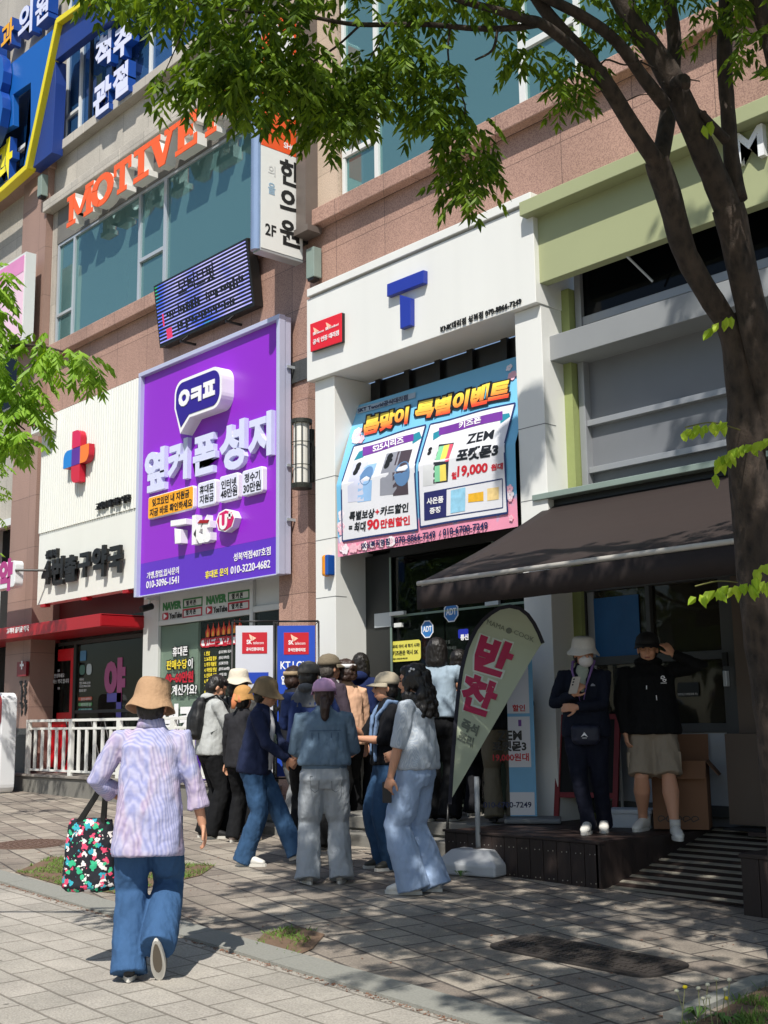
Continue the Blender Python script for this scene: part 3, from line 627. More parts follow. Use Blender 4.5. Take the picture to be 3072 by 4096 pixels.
b.parts('panel_joint', mat('joint_grey','77797a',.6), T)
# dark band under the fascia behind the banner
MB().box(pa, pb, 9.62, 9.7, 3.3, z0).build('dark_transom', mat('transom_dark','191a1b',.3), T)
b = MB()
for k in range(6): xx = pa+.15+k*(pb-pa)/5.6; b.box(xx, xx+.09, 9.56, 9.62, 3.4, z0)
b.parts('transom_mullion', BLACK, T)
def ppx(name, c, pts, Y, depth, m, par, bevel=.006):
    f = FY(Y); return MB().prism(f, [f.px(*c(*p)) for p in pts], -depth, 0).build(name, m, par, bevel=bevel)
TB = mat('logo_blue', '24379c', .35, 0, .05)
L_ = thing('blue_letter_logo', 'blue two piece letter T logo fixed on the white fascia', 'sign', (-10.2, Yt, 6))
ppx('logo_bar', cB, [(480,742),(682,662),(682,735),(480,812)], Yt-.07, .069, TB, L_)
ppx('logo_stem', cB, [(550,800),(610,818),(610,968),(553,990)], Yt-.07, .069, TB, L_)
L_ = thing('red_dealer_sign', 'red dealer plate with small white writing at the left end of the white fascia', 'sign', (-11.5, Yt, 5.9))
S_ = ppx('plate_back', cB, [(57,964),(232,898),(232,1060),(59,1117)], Yt-.05, .048, BLACK, L_)
ppx('red_plate', cB, [(55,963),(229,898),(229,1060),(57,1117)], Yt-.065, .012, mat('sign_red','d81e2c',.35,0,.04), L_)
txt('lettering', L_, cB, Yt-.066, [('SK', (73,1025), (90,1004)), ('telecom', (93,1014),(132,994), .0), ('SK', (142,998), (159,976)), ('broadband', (162,986),(213,960), .0), ('공식 인증 대리점', (72,1070), (215,1003))], LWHITE, 0, .004, .02)
def wings(par, c, Y, pts):
    f = FY(Y); b = MB()
    for x, y, s in pts:
        u, v = f.px(*c(x, y)); b.prism(f, [(u-s,v+s),(u+s*.2,v+s*.3),(u,v-s*.9),(u-s*.6,v-s*.2)], 0, .003).prism(f, [(u+s*.25,v+s*.2),(u+s*1.1,v-s*.3),(u+s*.2,v-s*.8)], 0, .0035)
    return b.build('butterfly_mark', mat('mark_peach','f0c3a8',.5), par)
wings(L_, cB, Yt-.066, [(88,998,.05),(158,970,.05)])
L_ = thing('store_phone_lettering', 'thin black dealer name and phone number letters low on the white fascia', 'sign', (-9.2, Yt, 5.8))
txt('lettering', L_, cB, Yt-.003, [('KNK대리점 성복점 070-8866-7249', (780,1003), (1225,822))], INK, 0, .012, .0)
# ---- printed banner: upper half leans out of the opening, lower half hangs in front of the pillars
ph = Yt+.05
# fold line and top line
A0 = PY(*cC(291,1390), ph); A1 = PY(*cC(1352,1085), ph); zfold = A0.z
xL = A0.x; xR = PY(*cC(1350,1400), ph).x
ztop = 5.13; Ytop = 9.42
tl = PY(*cC(403,917), 9.4); 
ztop = tl.z; xLt = tl.x
zbot = PY(*cC(288,1812), ph).z
nU = Vector((0, ztop-zfold, -(Ytop-ph))).normalized()
FUp = Fr((0, ph, zfold), (1,0,0), (0, Ytop-ph, ztop-zfold))
FLo = FY(ph)
slant = math.hypot(Ytop-ph, ztop-zfold)
def bpx(x, y, n=0):
    """banner photo crop coordinate -> sheet coordinates (u along, v measured down from the fold, positive above)"""
    px = cC(x, y); u, v = FLo.px(*px, n=n); v -= zfold
    if v <= 0: return u, v
    return FUp.px(*px, n=n)
def bP(u, v, n=0):
    n = n + .009 if n > 0 else n
    wv = .012*math.sin(u*5.0+v*1.3)*math.sin(v*2.2+.6)
    if v <= 0: return Vector((u, ph, zfold+v)) + Vector((0,-1,0))*(n+wv)
    return Vector((u, ph, zfold)) + FUp.v*v + FUp.n*(n+wv)
BN = thing('event_banner', 'printed spring event banner in blue and pink hung across the white portal opening', 'banner', ((xL+xR)/2, ph, zbot))
def sheet(name, corner_fn, m, par, n, nx=16, nz=16):
    vs = []; fs = []
    for j in range(nz+1):
        for i in range(nx+1): vs.append(corner_fn(i/nx, j/nz, n))
    for j in range(nz):
        for i in range(nx): a = j*(nx+1)+i; fs.append((a, a+1, a+nx+2, a+nx+1))
    return MB().add(vs, fs).build(name, m, par, smooth=True)
def sky_mat():
    m, nt, b = _nodes('banner_blue'); L = nt.links.new; N = nt.nodes.new
    tc = N('ShaderNodeTexCoord'); sx = N('ShaderNodeSeparateXYZ'); L(tc.outputs['Object'], sx.inputs[0])
    mr = N('ShaderNodeMapRange'); mr.inputs['From Min'].default_value = zbot; mr.inputs['From Max'].default_value = zbot+.75; L(sx.outputs[2], mr.inputs[0])
    n = N('ShaderNodeTexNoise'); n.inputs['Scale'].default_value = 4; L(tc.outputs['Object'], n.inputs[0])
    a = N('ShaderNodeMath'); a.operation = 'MULTIPLY_ADD'; a.inputs[1].default_value = .9; a.inputs[2].default_value = -.45; L(n.outputs[0], a.inputs[0])
    s = N('ShaderNodeMath'); s.operation = 'ADD'; L(mr.outputs[0], s.inputs[0]); L(a.outputs[0], s.inputs[1])
    r = N('ShaderNodeValToRGB'); r.color_ramp.elements[0].position = .3; r.color_ramp.elements[0].color = rgb('e796b0'); r.color_ramp.elements[1].position = .42; r.color_ramp.elements[1].color = rgb('74b9de')
    L(s.outputs[0], r.inputs[0]); L(r.outputs[0], b.inputs['Base Color']); b.inputs['Roughness'].default_value = .45; return m
def full(i, j, n):
    v = (zbot-zfold) + (slant-(zbot-zfold))*j
    tl_ = xL + (xLt-xL)*max(0, v)/slant; tr_ = xR - .0*max(0, v)
    return bP(tl_+(tr_-tl_)*i, v, n)
sheet('banner_cloth', full, sky_mat(), BN, 0, 24, 120)
_BQ = {}
def bquad(name, pts, m, n, r=0, par=BN, nx=8, nz=90):
    q = [bpx(*p) for p in pts]          # BL, BR, TR, TL
    def fn(i, j, n_):
        a = Vector(q[0]).lerp(Vector(q[1]), i); c = Vector(q[3]).lerp(Vector(q[2]), i); p = a.lerp(c, j); return bP(p.x, p.y, n_)
    return sheet(name, fn, m, par, n, nx, nz)
def btxt(name, items, m, n=.006, bold=.03, par=BN, shear=0, d=.001):
    for it in items:
        b = MB(); t, bl, br, tr, tl_ = it[:5]; q = [Vector(bpx(*p)) for p in (bl, br, tr, tl_)]
        P = lambda a, c, k: (lambda p: bP(p.x, p.y, k))(q[0].lerp(q[1], a).lerp(q[3].lerp(q[2], a), c))
        b.text(t, P, 0, 0, 1, 1, n, n+d, it[5] if len(it) > 5 else bold, shear=shear); o = b.build(name, m, par)
    return o
PAPER = mat('banner_paper', 'dadbe0', .45, 0, .03); NV = mat('banner_navy', '1d2f63', .5, 0, .04); RD = mat('banner_red','c4202e',.5)
bquad('white_card', [(325,1718),(770,1650),(820,1035),(395,1160)], PAPER, .003)
bquad('white_card', [(785,1635),(1300,1550),(1345,905),(845,1030)], PAPER, .0032)
def bline(name, pts, w_, m, n=.005, closed=True):
    q = [bpx(*p) for p in pts]; b = MB(); N_ = len(q)
    for i in range(N_ if closed else N_-1):
        a, c = Vector(q[i]), Vector(q[(i+1) % N_]); d = (c-a).normalized(); s = Vector((-d.y, d.x))*w_/2
        k = 10
        for j in range(k):
            p0, p1 = a.lerp(c, j/k), a.lerp(c, (j+1)/k)
            b.add([bP(*(p0-s), n), bP(*(p1-s), n), bP(*(p1+s), n), bP(*(p0+s), n)], [(0,1,2,3)])
    return b.build(name, m, BN)
bline('card_border', [(325,1718),(770,1650),(820,1035),(395,1160)], .022, NV); bline('card_border', [(785,1635),(1300,1550),(1345,905),(845,1030)], .022, NV)
bquad('grey_pill', [(415,970),(760,875),(760,842),(412,935)], mat('pill_grey','9fb3c4',.5), .003)
btxt('navy_lettering', [('SKT Tworld공식대리점', (420,965),(715,888),(715,856),(420,938), .02), ('SK성복직영점', (440,1766),(612,1738),(612,1698),(440,1726)), ('070-8866-7249', (640,1735),(878,1696),(878,1655),(640,1694)), ('/', (898,1690),(915,1688),(915,1655),(898,1658)), ('010-6700-7249', (925,1688),(1185,1645),(1185,1602),(925,1645))], mat('ink_navy','14224f',.5), .008)
H1 = [('봄맞이', (450,1100),(728,1030),(728,925),(460,985)), ('특별이벤트', (760,1010),(1310,890),(1320,760),(765,905))]
def grow(it, g): t, a, b_, c, d = it; return (t, (a[0]-g,a[1]+g),(b_[0]+g,b_[1]+g),(c[0]+g,c[1]-g),(d[0]-g,d[1]-g))
btxt('title_outline', [grow(h, 9) for h in H1], mat('title_black','151015',.5), .009, .15, shear=.1)
tls = [btxt('title_lettering', [h], mat('title_gold','f2a93b',.45,0,.35,2), .0105, .055, shear=.1) for h in H1]
def tgrad():
    m, nt, b = _nodes('title_gradient'); L = nt.links.new; N = nt.nodes.new
    tc = N('ShaderNodeTexCoord'); n = N('ShaderNodeSeparateXYZ'); L(tc.outputs['Generated'], n.inputs[0]); r = N('ShaderNodeValToRGB')
    mm = N('ShaderNodeMath'); mm.operation = 'PINGPONG'; mm.inputs[1].default_value = 1; L(n.outputs[2], mm.inputs[0])
    r.color_ramp.elements[0].position = .1; r.color_ramp.elements[0].color = rgb('e0452a'); r.color_ramp.elements[1].position = .8; r.color_ramp.elements[1].color = rgb('f6d84e')
    L(mm.outputs[0], r.inputs[0]); L(r.outputs[0], b.inputs['Base Color']); b.inputs['Roughness'].default_value = .5; return m
TG = tgrad()
for b_ in tls: b_.data.materials.clear(); b_.data.materials.append(TG)
RB = mat('ribbon_violet', '6b2f8f', .5, 0, .4, 3)
bquad('ribbon', [(445,1218),(752,1130),(752,1090),(445,1165)], RB, .006); bquad('ribbon', [(895,1095),(1275,1008),(1275,955),(895,1050)], RB, .006)
TL_ = mat('ribbon_teal','1f7f93',.5)
bquad('ribbon_tail', [(395,1245),(450,1222),(450,1180),(425,1190)], TL_, .005, nx=2, nz=2); bquad('ribbon_tail', [(745,1150),(798,1112),(785,1075),(745,1095)], TL_, .005, nx=2, nz=2)
bquad('ribbon_tail', [(860,1125),(905,1095),(905,1060),(862,1082)], TL_, .005, nx=2, nz=2); bquad('ribbon_tail', [(1262,1030),(1318,985),(1312,965),(1262,975)], TL_, .005, nx=2, nz=2)
btxt('ribbon_lettering', [('S25시리즈', (505,1195),(695,1145),(695,1105),(505,1152)), ('키즈폰', (1015,1060),(1152,1025),(1152,988),(1015,1020))], LWHITE, .008)
btxt('black_lettering', [('ZEM', (1060,1150),(1225,1118),(1230,1065),(1065,1095), .02), ('포켓몬3', (1000,1255),(1250,1215),(1255,1145),(1005,1180), .05), ('특별보상', (368,1600),(522,1580),(522,1525),(370,1545)), ('카드할인', (552,1570),(718,1545),(718,1490),(555,1515)), ('= 최대', (365,1665),(470,1660),(470,1600),(365,1610))], mat('ink_black2','15171c',.5), .006, .035, shear=.1)
btxt('red_lettering', [('+', (525,1560),(548,1558),(548,1530),(525,1532)), ('90', (475,1655),(550,1648),(550,1585),(478,1592)), ('만원할인', (555,1645),(725,1620),(725,1565),(558,1590)), ('월', (972,1355),(1002,1352),(1002,1310),(972,1312)), ('19,000', (1005,1352),(1185,1320),(1190,1255),(1008,1275)), ('원대', (1205,1305),(1275,1295),(1278,1255),(1208,1265))], RD, .006, .04)
bquad('navy_tag', [(812,1595),(945,1575),(945,1412),(812,1435)], mat('tag_navy','22235e',.5), .006)
btxt('tag_lettering', [('사은품', (828,1505),(928,1490),(928,1450),(828,1465)), ('증정', (845,1560),(910,1548),(910,1512),(845,1522))], LWHITE, .0085)
bline('gift_border', [(812,1595),(1272,1520),(1272,1350),(812,1435)], .012, NV, .0055)
# phones printed on the banner
def phone(pts, c_, back=False, mat2=None):
    s_ = bquad('printed_phone', pts, mat('phone_'+c_, c_, .35, 0, .25, 3), .005, nx=3, nz=6)
    return s_
phone([(362,1490),(455,1480),(480,1250),(392,1260)], 'c3c6d8'); phone([(418,1490),(498,1478),(530,1258),(450,1272)], '8fb5dc')
phone([(550,1450),(650,1440),(680,1190),(590,1205)], '8d8f99'); phone([(628,1452),(718,1442),(745,1180),(660,1195)], '4a3f45')
phone([(805,1395),(880,1385),(905,1160),(835,1170)], 'c9cbcc'); phone([(865,1380),(950,1368),(985,1138),(895,1148)], '2b2b2f')
for pts, c_ in (([(873,1370),(905,1366),(925,1155),(898,1160)],'7fc79a'), ([(905,1366),(942,1360),(958,1148),(925,1155)],'e9d45f'), ([(932,1250),(955,1246),(980,1145),(958,1148)],'e0566b')):
    bquad('phone_screen', pts, mat('screen_'+c_, c_, .4), .0062, nx=2, nz=5)
b = MB()
for cx, cy, r in ((422,1272,.045),(415,1292,.045),(405,1312,.045),(610,1225,.05),(600,1250,.05),(592,1272,.05),(622,1222,.025),(618,1245,.025),(845,1178,.03),(840,1200,.03)):
    u, v = bpx(cx, cy); vs = [bP(u, v, .0066)] + [bP(u+r*math.cos(a*.5236), v+r*math.sin(a*.5236), .0066) for a in range(12)]
    b.add(vs, [(0, i+1, (i+1)%12+1) for i in range(12)])
b.build('camera_dot', INK, BN)
b = MB()
for cx, cy, r in ((468,1330,.11),(682,1320,.13)):
    u, v = bpx(cx, cy); vs = [bP(u, v, .0064)] + [bP(u+r*math.cos(a*.3927), v+r*1.1*math.sin(a*.3927), .0064) for a in range(16)]
    b.add(vs, [(0, i+1, (i+1)%16+1) for i in range(16)])
b.build('phone_circle', mat('circle_blue','5a7fa9',.5), BN)
for pts, c_ in (([(970,1555),(1055,1540),(1055,1400),(970,1420)],'8fc4dd'), ([(1072,1490),(1160,1480),(1160,1425),(1072,1440)],'e2ae2a'), ([(1182,1480),(1250,1470),(1250,1398),(1182,1408)],'e8c98a')):
    bquad('gift_picture', pts, mat('gift_'+c_, c_, .5, 0, .3, 20), .0062, nx=2, nz=2)
random.seed(7); b = MB(); b2 = MB()
def flower(b, u, v, r):
    for k in range(5):
        a = k*1.2566+random.random()*.2; c_ = Vector((u+r*.6*math.cos(a), v+r*.6*math.sin(a)))
        b.add([bP(c_.x, c_.y, .0045)]+[bP(c_.x+r*.5*math.cos(t*.785), c_.y+r*.5*math.sin(t*.785), .0045) for t in range(8)], [(0,i+1,(i+1)%8+1) for i in range(8)])
for k in range(46):
    t = random.random()
    x, y = random.choice([(random.uniform(288,330), random.uniform(1560,1800)), (random.uniform(1305,1350), random.uniform(1380,1600)), (random.uniform(290,640), random.uniform(1735,1790)), (random.uniform(370,440), random.uniform(1060,1130)), (random.uniform(1240,1345), random.uniform(690,760))])
    u, v = bpx(x, y); u = min(max(u, xL+.08), xR-.08); v = min(max(v, zbot-zfold+.07), slant-.07)
    if v < 0: u = max(u, xL+.08)
    else: u = max(u, xL+(xLt-xL)*v/slant+.08)
    flower(b if random.random() < .5 else b2, u, v, random.uniform(.03,.065))
b.build('printed_blossom', mat('blossom_pink','f0b7c6',.5), BN); b2.build('printed_blossom', mat('blossom_white','f0e6ec',.5), BN)
# ---- glass store front inside the portal
Yd = 9.55
T = thing('store_glass_front', 'frameless dark glass store entrance below the printed banner', 'shop front', (-9.7, Yd, .4))
b = MB(); b.box(pa, pa+.45, Yd-.05, Yd+.2, Z0, 3.35).box(pb-.05, pb, Yd-.05, Yd, Z0, 3.35).box(pa+.45, pb-.05, Yd-.05, Yd, 3.3, 3.4).build('dark_jamb', DARK, T)
gx0, gx1 = pa+.45, pb-.05
xm = PY(*cG(525,400), Yd).x; xn = PY(*cG(985,700), Yd).x; xo = PY(*cG(1350,430), Yd).x; zt_ = PY(*cG(560,588), Yd).z
for a, c_ in ((gx0,xm),(xm,xo),(xo,gx1)):
    MB().box(a+.012, c_-.012, Yd-.02, Yd-.01, zt_+.012, 3.3).build('transom_glass', SHOPG, T)
for a, c_ in ((gx0,xm),(xm,xn),(xn,xo),(xo,gx1)):
    MB().box(a+.012, c_-.012, Yd-.02, Yd-.01, Z0, zt_-.012).build('glass_door', SHOPG, T)
b = MB(); b.box(xm-.012, xm+.012, Yd-.03, Yd, Z0, 3.3).box(gx0-.01, gx0+.02, Yd-.06, Yd-.052, Z0, 3.3).box(xo-.012, xo+.012, Yd-.03, Yd, zt_, 3.3).box(xm, gx1, Yd-.03, Yd, zt_-.012, zt_+.012)
b.build('steel_edge', mat('edge_green','7c9187',.3,.3), T)
MB().box(xm-.1, xm+.2, Yd-.07, Yd-.031, zt_-.12, zt_+.05).box(xo-.1, xo+.1, Yd-.07, Yd-.031, zt_+.0, zt_+.06).parts('patch_fitting', ALU, T, bevel=.005)
MB().box(xm+.2, xm+.45, Yd-.1, Yd-.05, zt_+.0, zt_+.045).box(xm+.28, xm+.4, Yd-.1, Yd-.05, zt_-.14, zt_-.09).build('door_closer', ALUW, T, bevel=.004)
b = MB(); b.box(pa, pb, 12.0, 12.1, 0, 4).box(pa-.1, pa, Yd+.2, 12, 0, 4).box(pb, pb+.1, Yd, 12, 0, 4).box(pa, pb, Yd, 12, 3.4, 3.5).box(pa,pb,Yd,12,Z0-.1,Z0)
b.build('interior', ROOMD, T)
MB().box(pa+.2, pb-.2, 11.4, 11.9, Z0, 1.3).box(pb-1.6, pb-.1, 11.95, 11.99, 1.6, 2.8).build('counter', ROOML, T)
f = FY(Yd-.024)
plate('yellow_poster', T, cG, Yd-.025, (572,770), (800,905), mat('poster_lemon','d9d25c',.5,0,.05), r=.04)
txt('poster_lettering', T, cG, Yd-.03, [('우리 아이 새 학기 시작!', (593,815), (790,782)), ('키즈폰은 역시 SK', (593,865), (780,830))], INK, 0, .003, .015)
txt('poster_fine_lettering', T, cG, Yd-.03, [('개통시 사은품 증정 매장 문의', (595,898), (700,888))], INK, 0, .003, .0)
plate('red_poster', T, cG, Yd+.3, (415,755), (520,835), mat('poster_red','8a2028',.5))
wings(T, cG, Yd+.295, [(480,775,.06)])
plate('blue_poster', T, cG, Yd-.025, (1075,678), (1150,740), mat('poster_blue','1c2aa0',.4), r=.02)
txt('blue_poster_lettering', T, cG, Yd-.03, [('통신', (1092,755), (1150,715))], LWHITE, 0, .003, .04)
txt('glass_lettering', T, cG, Yd-.026, [('수라접기 및', (920,790),(1015,755)), ('별로 완전하세요', (920,835),(1062,800))], mat('ink_grey','3c4340',.5), 0, .002, .02)
def octagon(c, x, y, r, par, Y):
    f = FY(Y); u, v = f.px(*c(x, y)); P = [(u+r*math.cos(math.radians(22.5+45*k)), v+r*math.sin(math.radians(22.5+45*k))) for k in range(8)]
    s_ = MB().prism(f, P, 0, .003).build('security_sticker', mat('sticker_azure','2f74b8',.4), par)
    ring(MB(), f, P, .012, .003, .005).build('sticker_rim', LWHITE, s_)
    MB().text('ADT', f, u-r*.7, v-r*.3, u+r*.7, v+r*.35, .003, .005, .02).build('sticker_lettering', LWHITE, s_)
octagon(cG, 1024, 548, .115, T, Yd-.025); octagon(cG, 848, 676, .1, T, Yd-.025)
# beacon and speaker on the left pillar
p = PY(*cG(130,210), 9.03)
S = thing('alarm_beacon', 'small alarm beacon with amber lens and blue side on the left white pillar', 'beacon', (p.x, 9.0, p.z-.15))
MB().box(p.x-.05, p.x+.03, 8.93, 9.03, p.z-.13, p.z+.13).build('amber_lens', mat('amber','d9890f',.25), S, bevel=.03)
MB().box(p.x+.032, p.x+.09, 8.92, 9.03, p.z-.12, p.z+.12).build('blue_housing', mat('beacon_blue','1d4f9e',.35), S, bevel=.01)
p = PY(*cG(230,240), 9.3)
S = thing('wall_speaker', 'grey box speaker hung inside the portal next to the left white pillar', 'speaker', (p.x, 9.3, p.z-.17))
MB().box(p.x-.12, p.x+.12, 9.2, 9.42, p.z-.17, p.z+.17).build('cabinet', mat('speaker_grey','5f615e',.5), S, bevel=.03)
MB().box(p.x-.09, p.x+.09, 9.192, 9.199, p.z-.12, p.z+.13).build('grille', mat('grille_grey','4a4c4a',.8,bump=.8,bs=300), S)
MB().box(p.x-.03, p.x+.03, 9.42, 9.55, p.z-.03, p.z+.03).parts('bracket', BLACK, S)
# ================================================= GREEN DELI SHOP FRONT
Yk = 9.02; x0 = PY(2140,900,Yk).x; z1 = PY(2136,784,8.84).z; z0 = PY(2169,1130,Yk).z; XE = -1.0
T = thing('green_store_fascia', 'olive green fascia board of the deli store with raised white letters', 'sign', (-5, Yk, z0))
b = MB(); b.box(x0, XE, Yk, 9.14, z0, z1-.1).build('fascia_board', GPAINT, T, bevel=.005)
MB().box(x0-.05, XE, Yk-.18, 9.3, z1-.15, z1).build('fascia_cap', GPAINT, T, bevel=.006)
f = FY(Yk-.06)
u0, v0 = f.px(*crop(1900,0,.70645)(1475,930)); u1, v1 = f.px(*crop(1900,0,.70645)(1628,745))
v1 = v0+.52; 
for k, ch in enumerate('MAMA'):
    wl = u1-u0; MB().text(ch, f, u0+k*wl*1.18, v0, u0+k*wl*1.18+wl, v0+wl*.95, -.06, 0, .02).build('lettering', mat('letter_pure_white','e6e8ea',.4), T)
T = thing('deli_store_front', 'deli store front of grey panels in aluminium frames above a tinted glass door', 'shop front', (-5, 9.4, .5))
Yv = 9.45
cB2 = crop(1900, 0, .70645)
xg0, xg1 = PY(*cF(250,400), 9.35).x, PY(*cF(335,400), 9.35).x
b = MB(); b.box(x0+.02, xg0, 9.22, 9.7, Z0, z0-.002); b.build('white_reveal', mat('cream_reveal','c9c7b8',.6), T)
MB().box(xg0+.003, xg1, 9.35, 9.7, Z0, z0-.002).build('green_pilaster', GPAINT2, T)
MB().box(xg1+.01, XE, 9.52, 9.6, .4, z0+.7).build('grey_backing', SHUT, T)
# frame
zA = PY(*cF(355,425), Yv).z; zB = PY(*cF(232,640), 9.2).z; zC = PY(*cF(395,1040), Yv).z; zD = PY(*cF(410,1315), Yv).z; zE2 = PY(*cF(175,1475), 9.1).z
b = MB(); b.box(xg1+.012, xg1+.09, Yv-.02, 9.53, .5, z0+.3)
for z_, h_ in ((zA-.07,.09),(zC-.02,.06),(zD-.02,.06)): b.box(xg1+.09, XE, Yv, 9.53, z_, z_+h_)
b.build('panel_frame', mat('frame_grey','9a9da1',.4,.3,.08), T, bevel=.004)
MB().box(xg1+.09, XE, Yv+.03, Yv+.035, zA+.0, z0+.6).build('dark_window', DARKG, T)
MB().box(xg0-.07, XE, 9.15, 9.53, zB-.04, zB+.22).build('grey_beam', mat('beam_grey','8b8e90',.5,0,.12,2), T, bevel=.006)
f = FY(9.3); 
MB().bar(PY(2478,1003,9.03)+Vector((0,.05,0)), PY(2520,1052,9.03)+Vector((0,.35,-.1)), .012).parts('bracket', ALU, T)
# door level
Yr = 8.95+.45
b = MB(); xd = PY(*cF(245,2000), Yr).x
zH = 2.75
b.box(xd-.02, XE, Yr, Yr+.12, 2.62, 3.6)
def fx(px, Y=Yr): return PY(px, 2700, Y).x
cH = crop(2100, 2300, .58590)
xa_, xb_, xc_, xd_, xe_, xf_ = [PY(*cH(x, 800), Yr).x for x in (205, 385, 430, 850, 880, 1400)]
b.box(xa_, xa_+.2, Yr-.1, Yr+.12, .5, 2.62).box(xb_-.03, xc_, Yr, Yr+.1, .5, 2.62).box(xd_+.0, xe_, Yr, Yr+.1, .5, 2.62).box(xf_-.06, xf_+.08, Yr, Yr+.1, .5, 2.62)
zr1 = PY(*cH(1000,560), Yr).z; zr2 = PY(*cH(1000,1045), Yr).z; zr0 = PY(*cH(1000,1560), Yr).z
for z_ in (zr1, zr2): b.box(xc_, xd_, Yr+.002, Yr+.1, z_-.04, z_+.04).box(xe_, xf_, Yr+.002, Yr+.1, z_-.04, z_+.04)
b.box(xc_, xf_, Yr+.004, Yr+.1, zr0-.1, zr0); b.build('door_frame', mat('frame_charcoal','4a4c4d',.4,.3), T, bevel=.004)
MB().box(xb_-.25, xb_-.05, Yr-.05, Yr+.1, .5, 2.6).build('green_jamb', mat('jamb_green','5c6950',.6), T)
MB().box(xc_, xd_, Yr+.05, Yr+.055, zr2, zr1-.04).box(xc_, xd_, Yr+.05, Yr+.055, zr1+.04, 2.62).build('shop_pane', glass('deli_glass','3a362c',.6,.03), T)
MB().box(xe_, xf_, Yr+.05, Yr+.055, zr2, 2.62).build('door_pane', glass('deli_glass2','3a362c',.55,.03), T)
MB().box(xc_, xd_, Yr+.03, Yr+.06, zr0, zr2-.04).box(xe_+.04, xf_-.08, Yr+.03, Yr+.06, zr0, zr2-.04).build('lower_panel', mat('lower_white','9fa5ab',.5,0,.06), T)
MB().box(xf_+.08, XE, Yr-.02, Yr+.1, .5, 2.62).box(xf_+.08, XE, Yr-.25, Yr-.02, .5, 1.25).build('side_wall', mat('side_brown','54483e',.6,0,.2,2), T)
plate('keypad_lock', T, cH, Yr-.003, (1355,530), (1392,620), BLACK, 0, .03); plate('door_handle', T, cH, Yr-.003, (1370,655), (1400,760), ALU, 0, .05, bevel=.004)
b = MB(); b.box(xa_, XE, 11.8, 11.9, 0, 3.5).box(xa_, XE, Yr+.12, 11.8, 2.65, 2.7); b.build('interior', mat('deli_room','4a4234',.8,0,.2,2), T)
MB().box(xc_, xf_, 10.6, 11.2, .5, 1.25).build('display_fridge', mat('fridge','8aa79f',.4), T)
plate('blue_sheet', T, cH, Yr+.04, (448,165), (795,560), mat('tarp_blue','0d5a93',.45,0,.25,5,bump=1,bs=12), 0, .006)
b = MB(); plate('shelf_item', T, cH, 10.3, (950,385), (1055,520), mat('shelf_brown','3a3028',.6), 0, .1)
plate('wall_notice', T, cH, Yr+.04, (1040,735), (1190,828), mat('notice_dark','20262a',.4), 0, .004, r=.02)
txt('notice_lettering', T, cH, Yr+.03, [('일반현금 모바일결제 가능', (1045,822), (1180,803))], LWHITE, 0, .003, .0)
# awning
AW = thing('brown_awning', 'dark brown fabric awning slanting out over the wooden deck', 'awning', (-6, 8.3, 2.6))
xw = PY(2190,2000,9.12).x; ra = PY(1672,2335,9.0); Yw = 9.0*xw/ra.x; zfr = PY(1672,2335,Yw).z; ztp = PY(2190,2000,9.12).z
CL = mat('awning_cloth', '291e1b', .75, 0, .22, 1.2, bump=.25, bs=9, stretch=(.3,1,1))
vs = []; fs = []; nx, ny = 40, 10
for j in range(ny+1):
    for i in range(nx+1):
        t = j/ny; x = xw+(XE-.3-xw)*i/nx; sag = .035*math.sin(math.pi*t)+.008*math.sin(i*1.7)*t
        vs.append((x, 9.12+(Yw-9.12)*t, ztp-.08+(zfr-ztp+.08)*t-sag))
for j in range(ny):
    for i in range(nx): a = j*(nx+1)+i; fs.append((a, a+1, a+nx+2, a+nx+1))
o = MB().add(vs, fs).build('awning_cloth', CL, AW, smooth=True); md = o.modifiers.new('thick', 'SOLIDIFY'); md.thickness = .008; md.offset = -1
vs = []; fs = []
for j in range(2):
    for i in range(81): vs.append((xw+(XE-.3-xw)*i/80, Yw-.01+.012*math.sin(i*.9)*j, zfr-.03-.2*j))
for i in range(80): fs.append((i, i+1, i+82, i+81))
o = MB().add(vs, fs).build('valance', mat('valance_cloth','231917',.8,0,.15,3), AW, smooth=True); md = o.modifiers.new('thick', 'SOLIDIFY'); md.thickness = .008
MB().bar((xw, Yw, zfr), (XE-.3, Yw, zfr), .022).build('front_rod', mat('rod_white','b9b5ad',.4), AW, smooth=True)
MB().bar((xw+.05, Yw, zfr-.02), (xw+.25, 8.3, zfr+.05), .018).bar((xw+.25, 8.3, zfr+.05), (xw+.1, 9.1, ztp-.25), .018).parts('folding_arm', ALUW, AW, smooth=True)
b = MB(); b.box(xw-.1, XE, 9.0, 9.22, ztp-.01, ztp+.05).build('awning_case', mat('case_green','7f8f88',.5), AW, bevel=.006)
MB().box(xw+.02, XE, 9.12, 9.2, ztp-.12, ztp-.01).build('roller', BLACK, AW)
